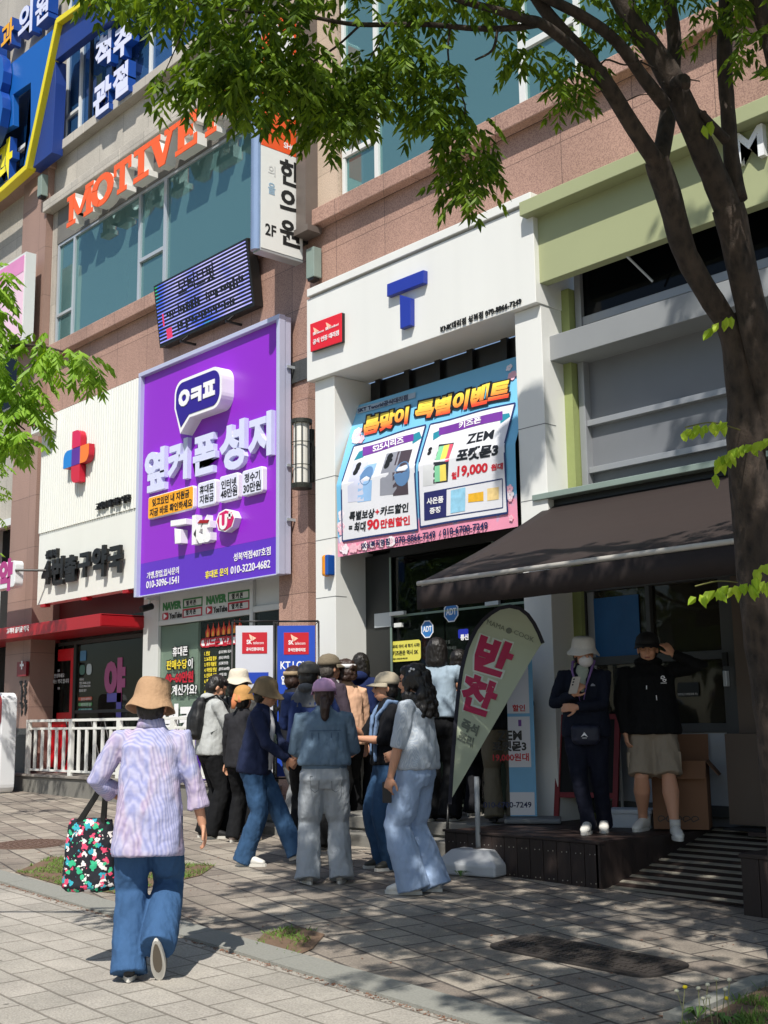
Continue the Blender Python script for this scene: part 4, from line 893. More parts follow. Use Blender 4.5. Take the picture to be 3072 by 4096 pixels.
# ================================================= GROUND
def paving(name, c1, c2, mort, rot, w1, h1, squash=1, freq=2, off=.5, sc2=None, dirt=.35, ms=.012):
    m, nt, b = _nodes(name); L = nt.links.new; N = nt.nodes.new
    tc = N('ShaderNodeTexCoord'); mp = N('ShaderNodeMapping'); mp.inputs['Rotation'].default_value = (0, 0, -rot); L(tc.outputs['Object'], mp.inputs[0])
    wn = N('ShaderNodeTexNoise'); wn.inputs['Scale'].default_value = 1.7; L(mp.outputs[0], wn.inputs[0])
    wv = N('ShaderNodeVectorMath'); wv.operation = 'SCALE'; wv.inputs['Scale'].default_value = .035; L(wn.outputs['Color'], wv.inputs[0])
    av = N('ShaderNodeVectorMath'); av.operation = 'ADD'; L(mp.outputs[0], av.inputs[0]); L(wv.outputs[0], av.inputs[1])
    br = N('ShaderNodeTexBrick'); br.offset = off; br.offset_frequency = 2; br.squash = squash; br.squash_frequency = freq
    for k, v in (('Scale', 1), ('Brick Width', w1), ('Row Height', h1), ('Mortar Size', ms), ('Mortar Smooth', .3), ('Bias', 0)): br.inputs[k].default_value = v
    br.inputs['Color1'].default_value = rgb(c1); br.inputs['Color2'].default_value = rgb(c2); br.inputs['Mortar'].default_value = rgb(mort)
    L(av.outputs[0], br.inputs[0])
    n = N('ShaderNodeTexNoise'); n.inputs['Scale'].default_value = 90; n.inputs['Detail'].default_value = 4; L(tc.outputs['Object'], n.inputs[0])
    n2 = N('ShaderNodeTexNoise'); n2.inputs['Scale'].default_value = 1.9; n2.inputs['Detail'].default_value = 8; n2.inputs['Roughness'].default_value = .65; L(tc.outputs['Object'], n2.inputs[0])
    v = N('ShaderNodeTexVoronoi'); v.inputs['Scale'].default_value = 7; L(tc.outputs['Object'], v.inputs[0])
    st = N('ShaderNodeMapRange'); st.inputs['From Min'].default_value = .09; st.inputs['From Max'].default_value = .13; st.inputs['To Min'].default_value = .45; st.inputs['To Max'].default_value = 1; L(v.outputs['Distance'], st.inputs[0])
    # only some of the cells carry a dark spot
    vr = N('ShaderNodeSeparateXYZ'); L(v.outputs['Color'], vr.inputs[0]); gt = N('ShaderNodeMath'); gt.operation = 'GREATER_THAN'; gt.inputs[1].default_value = .16; L(vr.outputs[0], gt.inputs[0])
    mxs = N('ShaderNodeMath'); mxs.operation = 'MAXIMUM'; L(st.outputs[0], mxs.inputs[0]); L(gt.outputs[0], mxs.inputs[1])
    a = N('ShaderNodeMapRange'); a.inputs['From Min'].default_value = .3; a.inputs['From Max'].default_value = .7; a.inputs['To Min'].default_value = .72; a.inputs['To Max'].default_value = 1.2; L(n.outputs[0], a.inputs[0])
    c = N('ShaderNodeMapRange'); c.inputs['From Min'].default_value = .35; c.inputs['From Max'].default_value = .7; c.inputs['To Min'].default_value = 1-dirt; c.inputs['To Max'].default_value = 1.15; L(n2.outputs[0], c.inputs[0])
    k1 = N('ShaderNodeMath'); k1.operation = 'MULTIPLY'; L(a.outputs[0], k1.inputs[0]); L(c.outputs[0], k1.inputs[1])
    k2 = N('ShaderNodeMath'); k2.operation = 'MULTIPLY'; L(k1.outputs[0], k2.inputs[0]); L(mxs.outputs[0], k2.inputs[1])
    s = N('ShaderNodeVectorMath'); s.operation = 'SCALE'; L(br.outputs[0], s.inputs[0]); L(k2.outputs[0], s.inputs['Scale'])
    L(s.outputs[0], b.inputs['Base Color']); b.inputs['Roughness'].default_value = .85
    ad = N('ShaderNodeMath'); ad.operation = 'MULTIPLY_ADD'; ad.inputs[1].default_value = -1; L(br.outputs['Fac'], ad.inputs[0])
    m3 = N('ShaderNodeMath'); m3.operation = 'MULTIPLY'; m3.inputs[1].default_value = .5; L(n.outputs[0], m3.inputs[0]); L(m3.outputs[0], ad.inputs[2])
    bp = N('ShaderNodeBump'); bp.inputs['Strength'].default_value = .7; bp.inputs['Distance'].default_value = .012; L(ad.outputs[0], bp.inputs['Height']); L(bp.outputs[0], b.inputs['Normal'])
    return m
SUNL = (GB, GA)
def gsheet(name, pts, dz, m, kind='structure', thick=0):
    b = MB(); vs = [(x, y, G(x, y)+dz) for x, y in pts]; a = sum(pts[i][0]*pts[(i+1)%len(pts)][1]-pts[(i+1)%len(pts)][0]*pts[i][1] for i in range(len(pts)))
    if a < 0: vs = vs[::-1]
    n = len(vs)
    if thick:
        b.add(vs+[(v[0], v[1], v[2]-thick) for v in vs], [tuple(range(n))]+[(i, n+i, n+(i+1) % n, (i+1) % n) for i in range(n)])
    else: b.add(vs, [tuple(range(n))])
    o = b.build(name, m)
    if kind: o['kind'] = kind
    return o
KU = lambda x: 4.60 + (-4.68-x)*.050 if x > -20 else 5.37      # plaza side of the kerb
KL = lambda x: KU(x) - .25
gsheet('ground', [(-90,-60),(60,-60),(60,60),(-90,60)], -.03, mat('base_earth','5d5a52',.9,0,.2,2))
SW = paving('sidewalk_slabs', 'a7a198', '9a958c', '7b756c', math.radians(-2.2), .35, .23, ms=.009, dirt=.16)
PZ_ = paving('plaza_slabs', 'a39a8d', '83796f', '57504a', math.radians(-12.5), .42, .26, .62, 3, off=.37, ms=.011)
gsheet('sidewalk', [(-40,-12),(20,-12),(20,KL(20)),(-19.9,KL(-19.9)),(-40,KL(-19.9))], 0, SW)
gsheet('plaza_paving', [(-40,5.37),(-19.9,KU(-19.9)),(20,KU(20)),(20,14),(-40,14)], .002, PZ_)
KM = mat('kerb_granite', '86867f', .75, 0, .3, 70, bump=.2, bs=120)
b = MB()
x = -24.0
while x < 8:
    x2 = x+.993; v = [(x, KL(x)), (x2, KL(x2)), (x2, KU(x2)), (x, KU(x))]
    b.add([(p[0], p[1], G(*p)+.018) for p in v]+[(p[0], p[1], G(*p)-.02) for p in v], [(0,1,2,3),(0,4,5,1),(1,5,6,2),(2,6,7,3),(3,7,4,0)]); x += 1.0
o = b.build('kerb', KM); o['kind'] = 'structure'
# debris of fallen catkins along the kerb joint
random.seed(5); b = MB()
for k in range(1500):
    x = random.uniform(-13, -2.5); y = KL(x)+random.gauss(-.015, .018); r = random.uniform(.004, .012); a = random.random()*6.28
    z = G(x, y)+.003; d = Vector((math.cos(a), math.sin(a), 0))*r; e = Vector((-d.y, d.x, 0))*.3
    c = Vector((x, y, z)); b.add([c-d-e, c+d-e, c+d+e+Vector((0,0,.004)), c-d+e], [(0,1,2,3)])
for k in range(450):
    x = random.uniform(-12, -3); y = random.uniform(4.8, 8.2); r = random.uniform(.004, .015); a = random.random()*6.28
    z = G(x, y)+.006; d = Vector((math.cos(a), math.sin(a), 0))*r; e = Vector((-d.y, d.x, 0))*.35
    c = Vector((x, y, z)); b.add([c-d-e, c+d-e, c+d+e+Vector((0,0,.004)), c-d+e], [(0,1,2,3)])
tag(b.build('plant_debris', mat('debris_brown','7a5540',.9,0,.4,50)), 'scattered reddish brown catkin litter along the granite kerb joint', 'litter', kind='stuff')
# soil pits and grass
SOIL = mat('soil', '6b5644', .95, 0, .35, 25, bump=.8, bs=60)
def pxpoly(pts): return [(PG(*p).x, PG(*p).y) for p in pts]
pits = [pxpoly([(60,3492),(205,3430),(860,3464),(800,3505),(480,3580),(270,3552)]), pxpoly([(1010,3790),(1055,3738),(1190,3708),(1300,3742),(1250,3800),(1170,3835)]), pxpoly([(2720,4130),(3062,3952),(3300,3990),(3300,4300),(2720,4300)])]
GRM = mat('grass_blade', '5d7a2c', .7, 0, .4, 30)
def inpoly(x, y, P):
    c = False
    for i in range(len(P)):
        (x1, y1), (x2, y2) = P[i], P[i-1]
        if (y1 > y) != (y2 > y) and x < (x2-x1)*(y-y1)/(y2-y1)+x1: c = not c
    return c
for k, P in enumerate(pits):
    gsheet('soil_bed', P, .008, SOIL)
    xs = [p[0] for p in P]; ys = [p[1] for p in P]; b = MB(); n = 0; tot = (5200, 900, 2600)[k]
    cx, cy = sum(xs)/len(xs), sum(ys)/len(ys)
    while n < tot:
        x, y = random.uniform(min(xs), max(xs)), random.uniform(min(ys), max(ys)); 
        if not inpoly(x, y, P): continue
        dn = noise.noise(Vector((x*5, y*5, k)))
        if k == 1 and (y < cy-.0 and random.random() < .88): n += 1; continue
        if dn < -.15 + (.2 if k == 2 else 0): n += .3; continue
        n += 1; h = random.uniform(.012, .036)*(1.6 if k == 2 else 1); a = random.random()*6.28; wd = random.uniform(.002, .005); d = Vector((math.cos(a), math.sin(a), 0)); c = Vector((x, y, G(x, y)+.006)); l = Vector((random.gauss(0,.018), random.gauss(0,.018), 0))
        b.add([c-d*wd, c+d*wd, c+l*.5+Vector((0,0,h*.6))+d*wd*.7, c+l+Vector((0,0,h))], [(0,1,2,3)])
    tag(b.build('grass', GRM), ['long strip of green grass beside the kerb behind the shopping bag', 'small ragged grass tuft in the broken paving beside the kerb', 'grass in the planting bed at the lower right corner'][k], 'grass', kind='stuff')
# planting bed kerb stones
def strip(name, a, c, w_, dz, h, m):
    a, c = Vector(a[:2]), Vector(c[:2]); d = (c-a).normalized(); s = Vector((-d.y, d.x))*w_/2
    return gsheet(name, [tuple(a-s), tuple(c-s), tuple(c+s), tuple(a+s)], dz, m, thick=h)
strip('bed_kerb', PG(2690,4085), PG(3046,3930), .10, .03, .05, KM)
strip('bed_kerb', PG(3050,3925), PG(3330,4010), .10, .028, .05, KM)
# weeds with dandelion
def weed(name, x, y, label, flower_=True, h=.16, n=12):
    T = thing(name, label, 'plant', (x, y, G(x, y)))
    b = MB(); random.seed(int(x*100)); z = G(x, y)
    for k in range(n):
        a = random.random()*6.28; l = random.uniform(.05, .11); d = Vector((math.cos(a), math.sin(a), 0)); s = Vector((-d.y, d.x, 0))*.012; c = Vector((x, y, z+.01))
        b.add([c, c+d*l*.5+s+Vector((0,0,.05)), c+d*l+Vector((0,0,.03)), c+d*l*.5-s+Vector((0,0,.05))], [(0,1,2,3)])
    b.build('leaf_rosette', mat('weed_green','4f7030',.6,0,.3,20), T)
    if flower_:
        b = MB(); hd = []
        for k in range(5):
            px_ = Vector((x+random.gauss(0,.05), y+random.gauss(0,.05), z)); t = px_+Vector((random.gauss(0,.02), random.gauss(0,.02), random.uniform(.09, h+.05))); b.bar(px_, t, .0022, 5); hd.append(t)
        b.build('stem', mat('weed_stem','8a8a5c',.7), T)
        for k, t in enumerate(hd):
            MB().ell(t, .012, .012, .009, 8, 5).build('flower_head', mat('dandelion','e6cf1c',.6) if k == 0 else mat('seed_head','c9c6ae',.9), T)
p = PG(2790,4085); weed('dandelion', p.x, p.y, 'dandelion clump with a yellow flower and dry stems at the lower right')
p = PG(2900,4110); weed('dandelion', p.x, p.y, 'clump of seeding weeds with pale heads right of the yellow dandelion', True, .2)
p = PG(1850,3512); weed('weed', p.x, p.y-.02, 'small broad leaved weed growing at the foot of the white stand base', False, n=9)
# manhole covers
IRON = mat('cast_iron', '37322f', .6, .1, .35, 20, bump=.6, bs=60)
A_, B_, C_, D_ = [PG(*p) for p in ((1961,3800),(2095,3733),(2774,3863),(2610,3922))]
T = thing('rectangular_manhole_cover', 'long rounded rectangular cast iron manhole cover in the shaded paving', 'manhole cover', tuple((A_+C_)/2))
ux = ((D_-A_)+(C_-B_)).normalized(); ux.z = 0; ux.normalize(); uy = Vector((-ux.y, ux.x, 0)); c0 = (A_+B_+C_+D_)/4
LX_ = ((D_-A_).length+(C_-B_).length)/2; LY_ = abs((B_-A_).dot(uy))*.5+abs((C_-D_).dot(uy))*.5
nG = Vector((-GB, -GA, 1)).normalized(); FG = Fr(c0, ux-nG*ux.dot(nG), nG.cross(ux))
MB().prism(FG, rrect(-LX_/2, -LY_/2, LX_/2, LY_/2, .12), -.01, .012).build('frame', IRON, T)
b = MB(); w2, h2 = LX_/2-.04, LY_/2-.04
b.prism(FG, rrect(-w2, -h2, w2, h2, .1), .012, .016)
random.seed(2)
nx_, ny_ = int(w2*2/.055), int(h2*2/.045)
for i in range(nx_):
    for j in range(ny_):
        u, v = -w2+.05+i*(2*w2-.1)/(nx_-1), -h2+.04+j*(2*h2-.08)/(ny_-1)
        if min(math.hypot(u-w2*.5, v), math.hypot(u+w2*.5, v)) < .11: continue
        l, s = (.018, .008) if (i+j) % 2 else (.008, .015); b.fbox(FG, u-l, u+l, v-s, v+s, .016, .021)
for s in (-1, 1):
    P = [(s*w2*.5+.085*math.cos(k*.3927), .085*math.sin(k*.3927)) for k in range(16)]; ring(b, FG, P, .012, .016, .022)
    b.fbox(FG, s*w2*.5-.03, s*w2*.5+.03, -.01, .01, .016, .022)
b.build('cover_plate', IRON, T)
p = PG(118,3378); FG = Fr(p, (1,0,GB), nG.cross(Vector((1,0,GB)).normalized()))
T = thing('round_manhole_cover', 'round rusty brown manhole cover in the sunlit paving at the left', 'manhole cover', tuple(p))
RUST = mat('rusty_iron', '6b564b', .75, .3, .25, 25, bump=.5, bs=60)
P = [(.40*math.cos(k*.19635), .40*math.sin(k*.19635)) for k in range(32)]; MB().prism(FG, P, -.01, .008).build('frame', RUST, T)
b = MB(); b.prism(FG, [(x*.9, y*.9) for x, y in P], .008, .012)
for r_ in range(1, 6):
    for k in range(6*r_):
        a = 6.283*k/(6*r_); u, v = .065*r_*math.cos(a), .065*r_*math.sin(a); b.fbox(FG, u-.016, u+.016, v-.012, v+.012, .012, .017)
b.build('cover_plate', RUST, T)
# ================================================= TERRACE, STEPS, DECK, RAMP
CONC = mat('weathered_concrete', '74726c', .85, 0, .3, 3, bump=.4, bs=30, stretch=(1,1,.25))
T = thing('concrete_terrace', 'raised stained concrete terrace in front of the pharmacy', 'terrace', (-17, 9, .3))
MB().box(-22.5, -12.3, 8.92, 9.7, -.2, .585).build('terrace_wall', CONC, T, bevel=.01)
MB().box(-22.5, -12.3, 8.89, 9.7, .589, .625).build('terrace_top', mat('terrace_cap','857f78',.8,0,.2,3), T, bevel=.006)
MB().box(-22.5, -19.2, 8.5, 8.88, -.1, .42).build('side_step', CONC, T, bevel=.01)
T = thing('store_steps', 'two grey timber steps leading up to the white store entrance', 'steps', (-9.8, 8.3, .3))
ST = mat('grey_timber', '7c7a74', .8, 0, .25, 6, bump=.4, bs=30, stretch=(.15,1,1))
MB().box(-12.3, -7.90, 8.10, 9.75, 0, .275).build('lower_step', ST, T, bevel=.006)
b = MB()
for k in range(9): b.box(-12.3, -7.90, 8.40+k*.145, 8.40+k*.145+.14, .30, .42)
b.box(-12.3, -7.9, 8.43, 9.7, .277, .30); b.build('upper_step', ST, T, bevel=.004)
DW = mat('dark_deck_wood', '2e211d', .55, 0, .3, 4, bump=.4, bs=40, stretch=(1,.12,1))
DW2 = mat('dark_deck_front', '2a201d', .6, 0, .3, 5, bump=.4, bs=30, stretch=(1,1,.15))
T = thing('wooden_deck', 'dark brown timber deck with screwed vertical front boards before the deli store', 'deck', (-7, 8.5, .2))
b = MB()
for k in range(12): x = -7.87+k*.1425; b.box(x, x+.138, 7.76, 9.45, .405, .44)
b.build('deck_boards', DW, T, bevel=.003)
b = MB()
for k in range(12): x = -7.87+k*.1425; b.box(x, x+.136, 7.70, 7.73, .02, .425)
b.box(-7.89, -6.14, 7.69, 7.758, .426, .447); b.build('front_boards', DW2, T, bevel=.004)
MB().box(-7.85, -6.20, 7.74, 9.45, 0, .40).build('deck_body', BLACK, T)
MB().box(-6.19, -6.15, 7.70, 9.3, .05, .44).build('side_board', DW2, T)
b = MB()
for k in range(12):
    for z in (.34, .12): x = -7.87+k*.1425+.05; b.fbox(FY(7.70), x, x+.008, z, z+.008, 0, .003).fbox(FY(7.70), x+.05, x+.058, z+.003, z+.011, 0, .003)
b.build('screw_heads', mat('screw','c8c4bb',.3,.8), T)
T = thing('wooden_ramp', 'dark timber ramp with pale anti slip strips up to the deli door', 'ramp', (-5.5, 8.4, .2))
ra0, ra1 = -6.15, -4.80; y0_, y1_, zr_0, zr_1 = 7.78, 9.35, .085, .455
sl_ = (zr_1-zr_0)/(y1_-y0_); FRp = Fr((ra0, y0_, zr_0), (1,0,0), (0,1,sl_)); RL = math.hypot(y1_-y0_, zr_1-zr_0)
b = MB(); n = 12
for k in range(n): v = RL*k/n; b.fbox(FRp, 0, ra1-ra0, v+.003, v+RL/n-.002, -.03, 0)
b.box(ra0, ra1, y0_-.03, y0_, 0, zr_0-.01); b.build('ramp_boards', mat('ramp_wood','281d1a',.6,0,.3,5,bump=.4,bs=30,stretch=(.15,1,1)), T)
STR = mat('grip_strip', 'a49f92', .45, .4, .15, 12)
for k in range(n):
    v = RL*k/n+.02; MB().fbox(FRp, .0, ra1-ra0, v, v+.045, .0005, .006).build('grip_strip', STR, T)
MB().box(ra0+.5, ra1+1, 9.0, 9.4, .43, .462).build('top_landing', DW, T)
T = thing('deck_planter_box', 'dark timber clad box at the right side of the ramp', 'box', (-4.2, 8.2, .2))
b = MB()
for k in range(10): x = -4.79+k*.14; b.box(x, x+.135, 7.52, 7.55, -.02, .44)
b.box(-4.79, -3.4, 7.55, 9.3, -.02, .43); b.box(-4.80, -3.4, 7.51, 9.3, .441, .47); b.build('boards', DW2, T, bevel=.003)
# door mat
tag(MB().box(-5.9, -4.9, 9.02, 9.3, .463, .475).build('door_mat', mat('mat_black','17181a',.95,bump=.6,bs=200)), 'black door mat at the top of the ramp', 'mat')
# ================================================= RAILING
Yr_ = 9.0; RW = mat('railing_white', 'd9d9d4', .45, 0, .06, 4)
T = thing('white_railing', 'white flat bar railing standing on the edge of the terrace', 'railing', (-17, Yr_, .6))
zt0 = .625; hT = PY(200, 2880, Yr_).z; h2_ = PY(200, 2914, Yr_).z; hb = PY(180, 3080, Yr_).z
xs = [PY(*p, Yr_).x for p in ((113,3000),(284,3000))]; step = xs[1]-xs[0]
b = MB(); xe_ = xs[0]+step*4
b.box(xs[0]-.06, xe_, Yr_-.025, Yr_+.025, hT-.03, hT+.01).box(xs[0], xe_, Yr_-.015, Yr_+.015, h2_-.02, h2_+.015).box(xs[0], xe_, Yr_-.015, Yr_+.015, hb-.02, hb+.015)
b.build('rails', RW, T, bevel=.003)
for k in range(5):
    x = xs[0]+k*step; MB().box(x-.045, x+.045, Yr_-.03, Yr_+.03, zt0, hT-.03).build('post', RW, T, bevel=.003)
for k in range(8):
    x = xs[0]+(k+.5)*step/2*1.0
for k in range(4):
    for j in range(1, 6):
        x = xs[0]+k*step+step*j/6; MB().box(x-.033, x+.033, Yr_-.012, Yr_+.012, hb+.015, h2_-.02).build('picket', RW, T)
    x = xs[0]+(k+.5)*step; MB().box(x-.033, x+.033, Yr_-.013, Yr_+.013, h2_+.015, hT-.03).build('stub_post', RW, T)
# folding rack behind the railing (dark crossed bars)
T = thing('folding_gate', 'black crossed lattice gate folded behind the white railing', 'gate', (-17.8, 9.4, .6))
b = MB()
for k in range(5):
    x = -18.4+k*.42; b.bar((x, 9.4, .68), (x+.42, 9.4, 1.5), .014).bar((x+.42, 9.41, .68), (x, 9.41, 1.5), .014)
b.build('lattice', BLACK, T)
# ================================================= FURNITURE OF THE FACADE
# wall lamp on the granite pier
p = PY(1206,1820,9.05); T = thing('wall_lamp', 'tall cylindrical wall lamp in a dark wire cage on the granite pier', 'lamp', tuple(p))
zt1, zb1 = PY(1206,1680,9.05).z, PY(1206,1955,9.05).z
MB().bar((p.x, 9.05, zb1+.03), (p.x, 9.05, zt1-.03), .10, 20).build('lamp_shade', mat('shade_opal','dcdad2',.35,0,.05), T, smooth=False)
b = MB(); b.bar((p.x, 9.05, zt1-.05), (p.x, 9.05, zt1), .135, 20).bar((p.x, 9.05, zb1), (p.x, 9.05, zb1+.06), .13, 20, r2=.135)
for k in range(10):
    a = 6.283*k/10; c = Vector((p.x+.13*math.cos(a), 9.05+.13*math.sin(a), 0))
    if k % 2 == 0 or math.sin(a) < 0: b.bar(c+Vector((0,0,zb1+.03)), c+Vector((0,0,zt1-.03)), .007, 6)
for z in (zb1+(zt1-zb1)*.33, zb1+(zt1-zb1)*.66):
    for k in range(20):
        a, a2 = 6.283*k/20, 6.283*(k+1)/20; b.bar((p.x+.13*math.cos(a), 9.05+.13*math.sin(a), z), (p.x+.13*math.cos(a2), 9.05+.13*math.sin(a2), z), .006, 5)
b.box(p.x-.04, p.x+.04, 9.17, 9.23, zb1+.1, zt1-.1); b.build('lamp_cage', mat('cage_dark','33352f',.5,.4), T)
for (x_, y_), lb in (((170,745),'small grey green wall light box high on the left granite pier'), ((1254,1055),'small grey green wall light box at the right edge of the white vertical sign')):
    Y_ = 9.05 if x_ < 500 else 9.16
    p = PY(x_, y_, Y_); T = thing('wall_light_box', lb, 'wall light', tuple(p), group='small light boxes on the granite')
    MB().box(p.x-.08, p.x+.08, Y_-.06, Y_+.07, p.z-.2, p.z+.2).build('housing', mat('light_box_grey','7f8f88',.5), T, bevel=.008)
    MB().box(p.x-.06, p.x+.06, Y_-.05, Y_+.05, p.z-.235, p.z-.2005).build('light_slot', BLACK, T)
# LED display board
T = thing('led_display', 'dark framed LED display board leaning out over the purple sign', 'display', (-14, 9, 7.4))
xl = -15.17; pt = PY(583,1160,8.97); pb2 = PY(607,1407,9.1); xr2 = PY(987,1011,8.97).x
FL = Fr((xl, 9.10, pb2.z), (1,0,0), (0, 8.97-9.10, pt.z-pb2.z)); LW_, LH_ = xr2-xl, math.hypot(.13, pt.z-pb2.z)
MB().fbox(FL, 0, LW_, 0, LH_, -.16, 0).build('display_case', BLACK, T, bevel=.01)
m, nt, bb = _nodes('led_matrix'); L = nt.links.new; N = nt.nodes.new
tc = N('ShaderNodeTexCoord'); sx = N('ShaderNodeSeparateXYZ'); L(tc.outputs['Object'], sx.inputs[0])
wv = N('ShaderNodeMath'); wv.operation = 'PINGPONG'; wv.inputs[1].default_value = .026; L(sx.outputs[2], wv.inputs[0])
gt = N('ShaderNodeMath'); gt.operation = 'GREATER_THAN'; gt.inputs[1].default_value = .017; L(wv.outputs[0], gt.inputs[0])
n = N('ShaderNodeTexNoise'); n.inputs['Scale'].default_value = 1.6; L(tc.outputs['Object'], n.inputs[0])
r = N('ShaderNodeValToRGB'); r.color_ramp.elements[0].position = .33; r.color_ramp.elements[0].color = rgb('3a5fe8'); r.color_ramp.elements[1].position = .6; r.color_ramp.elements[1].color = rgb('b4b0f0')
e3 = r.color_ramp.elements.new(.27); e3.color = rgb('2fae5e'); L(n.outputs[0], r.inputs[0])
mx = N('ShaderNodeMix'); mx.data_type = 'RGBA'; mx.inputs['A'].default_value = rgb('08080c'); L(gt.outputs[0], mx.inputs['Factor']); L(r.outputs[0], mx.inputs['B'])
L(mx.outputs['Result'], bb.inputs['Emission Color']); bb.inputs['Emission Strength'].default_value = .30; L(mx.outputs['Result'], bb.inputs['Base Color'])
s_ = MB().fbox(FL, .04, LW_-.04, .04, LH_-.04, .001, .006).build('led_screen', m, T)
b = MB(); b.text('모티브핏', FL, LW_*.27, LH_*.64, LW_*.66, LH_*.9, .006, .010, .02)
random.seed(11)
for row, (v0, v1, a0, a1) in enumerate(((.36,.52,.12,.95),(.12,.28,.2,.85))):
    x = a0
    while x < a1:
        w_ = random.uniform(.012, .03); k = random.random()
        if k > .15: b.fbox(FL, LW_*x, LW_*(x+w_), LH_*(v0+random.uniform(0,.08)), LH_*(v1-random.uniform(0,.05)), .006, .0095)
        x += w_+random.uniform(.004, .012)
b.build('dark_lettering', mat('led_off','0b0a10',.5), s_)
MB().fbox(FL, LW_*.1, LW_*.16, LH_*.08, LH_*.24, .006, .009).fbox(FL, LW_*.07, LW_*.085, LH_*.3, LH_*.5, .006, .009).parts('red_pixels', mat('led_red','b52a50',.5,emit=.6), s_)
b = MB()
for x in (xl+.75, xl+1.9): b.box(x, x+.03, 8.98, 9.24, pb2.z-.12, pb2.z-.09).bar((x+.015, 9.0, pb2.z-.1), (x+.015, 9.22, pb2.z+.1), .012)
b.parts('bracket', BLACK, T)
# projecting vertical sign
xf = -11.72; Ya, Yb = 8.42, 9.13; zb1 = PY(1218,1050,Yb).z; zt1 = PY(1218,640,Yb).z; ztt = zt1+2.0
T = thing('projecting_clinic_sign', 'tall white vertical box sign with black letters and an orange upper part', 'sign', (xf, 8.8, zb1))
MB().box(xf-.16, xf, Ya+.03, Yb, zb1, ztt).build('sign_case', mat('case_silver','b3b6b8',.35,.4,.06), T, bevel=.008)
MB().bar((xf-.08, Ya+.03, zb1+.02), (xf-.08, Ya+.03, ztt), .078, 20).build('round_edge', mat('edge_mirror','aebfd4',.15,.7), T, smooth=False)
FX = Fr((xf, 0, 0), (0,1,0), (0,0,1))
FX = Fr((xf, 0, 0), (0,1,0), (0,0,1))
nb = FX.n
MB().box(xf+.0005, xf+.006, Ya+.035, Yb-.015, zb1+.04, zt1).build('white_face', mat('face_white','dcdcd8',.35,0,.03), T)
MB().box(xf+.0005, xf+.006, Ya+.035, Yb-.015, zt1+.01, ztt-.05).build('orange_face', mat('face_orange','e2541f',.4), T)
def fxtext(t, y0, y1, z0, z1, m, name='lettering', bold=.02, k=.0065):
    return MB().text(t, Fr((xf+k, y0, z0), (0,1,0), (0,0,1)), 0, 0, y1-y0, z1-z0, 0, .003, bold).build(name, m, T)
Hh = zt1-zb1; Wd = Yb-Ya
for i, t in enumerate('한의원'): fxtext(t, Ya+Wd*.46, Ya+Wd*.92, zb1+Hh*(.70-.29*i), zb1+Hh*(.95-.29*i), INK, bold=.03)
fxtext('2F', Ya+Wd*.14, Ya+Wd*.38, zb1+Hh*.16, zb1+Hh*.27, INK)
fxtext('의', Ya+Wd*.2, Ya+Wd*.36, zb1+Hh*.74, zb1+Hh*.84, mat('faded_letter','c4c4c2',.5)); fxtext('올', Ya+Wd*.2, Ya+Wd*.36, zb1+Hh*.56, zb1+Hh*.67, mat('faded_blue','8fa9bd',.5))
fxtext('SHOP', Ya+Wd*.55, Ya+Wd*.9, zt1+.08, zt1+.16, LWHITE); fxtext('人', Ya+Wd*.2, Ya+Wd*.85, zt1+.5, zt1+1.1, LWHITE, bold=.09); fxtext('×', Ya+Wd*.2, Ya+Wd*.85, zt1+1.2, zt1+1.8, LWHITE, bold=.09)
MB().box(xf-.2, xf-.04, Yb, 9.24, zb1+.3, zb1+.4).box(xf-.2, xf-.04, Yb, 9.24, zt1+.6, zt1+.7).parts('bracket', DARK, T)
MB().box(xf+.02, xf+.22, 9.0, 9.2, zb1+.4, ztt).box(xf-.02, xf+.3, 8.97, 9.2, zb1+.32, zb1+.4).build('duct', mat('duct_brown','6f6660',.5,.3), T)
# signs at the left edge
T = thing('pink_banner_sign', 'pale pink framed box sign partly hidden by leaves at the left edge', 'sign', (-21.5, 8.8, 7.5))
x1_ = PY(97,1150,8.75).x; za, zb3 = PY(97,1030,8.75).z, PY(97,1330,8.75).z
MB().box(x1_-2, x1_, 8.76, 8.95, zb3-.1, za+.1).build('sign_case', ALUW, T); MB().box(x1_-1.95, x1_-.05, 8.75, 8.759, zb3-.05, za+.05).build('pink_face', mat('face_pink','e6c4d6',.4,0,.1,1), T)
MB().box(x1_-1.95, x1_-.05, 8.745, 8.7499, za-.25, za+.05).build('pink_band', mat('band_pink','d58ab8',.4), T)
T = thing('pharmacy_blade_sign', 'white rounded pharmacy sign with a colourful letter at the left edge', 'sign', (-20, 8.9, 3.5))
Y_ = 8.55; f = FY(Y_); u1, v1 = f.px(62,2240); v0 = f.px(62,2345)[1]; MB().prism(f, rrect(u1-1.2, v0, u1, v1, .08), -.15, 0).build('sign_case', WHITE2, T, bevel=.01)
s_ = MB().text('약', f, f.px(-3,2300)[0], v0+.06, f.px(50,2300)[0], v1-.06, 0, .006, .06).build('lettering', mat('letter_pinkviolet','a8327a',.4,0,.4,2), T)
MB().bar((u1, Y_-.0, (v0+v1)/2+.05), (u1+.35, 9.1, (v0+v1)/2+.05), .02).parts('bracket', BLACK, T)
T = thing('standing_lightbox', 'white and red standing sign cut by the left edge of the view', 'sign', (-19.5, 8.4, .4))
Y_ = 8.45; f = FY(Y_); u1, v1 = f.px(12,2770); v0 = f.px(10,3180)[1]
MB().prism(f, rrect(u1-.6, v0, u1, v1, .15), -.25, 0).build('sign_case', WHITE2, T, bevel=.01); MB().prism(f, rrect(u1-.58, v1-.55, u1-.02, v1-.03, .14), .001, .006).build('red_face', RED, T)
MB().fbox(f, u1-.5, u1-.2, v1-.45, v1-.15, .006, .009).build('white_mark', LWHITE, T)
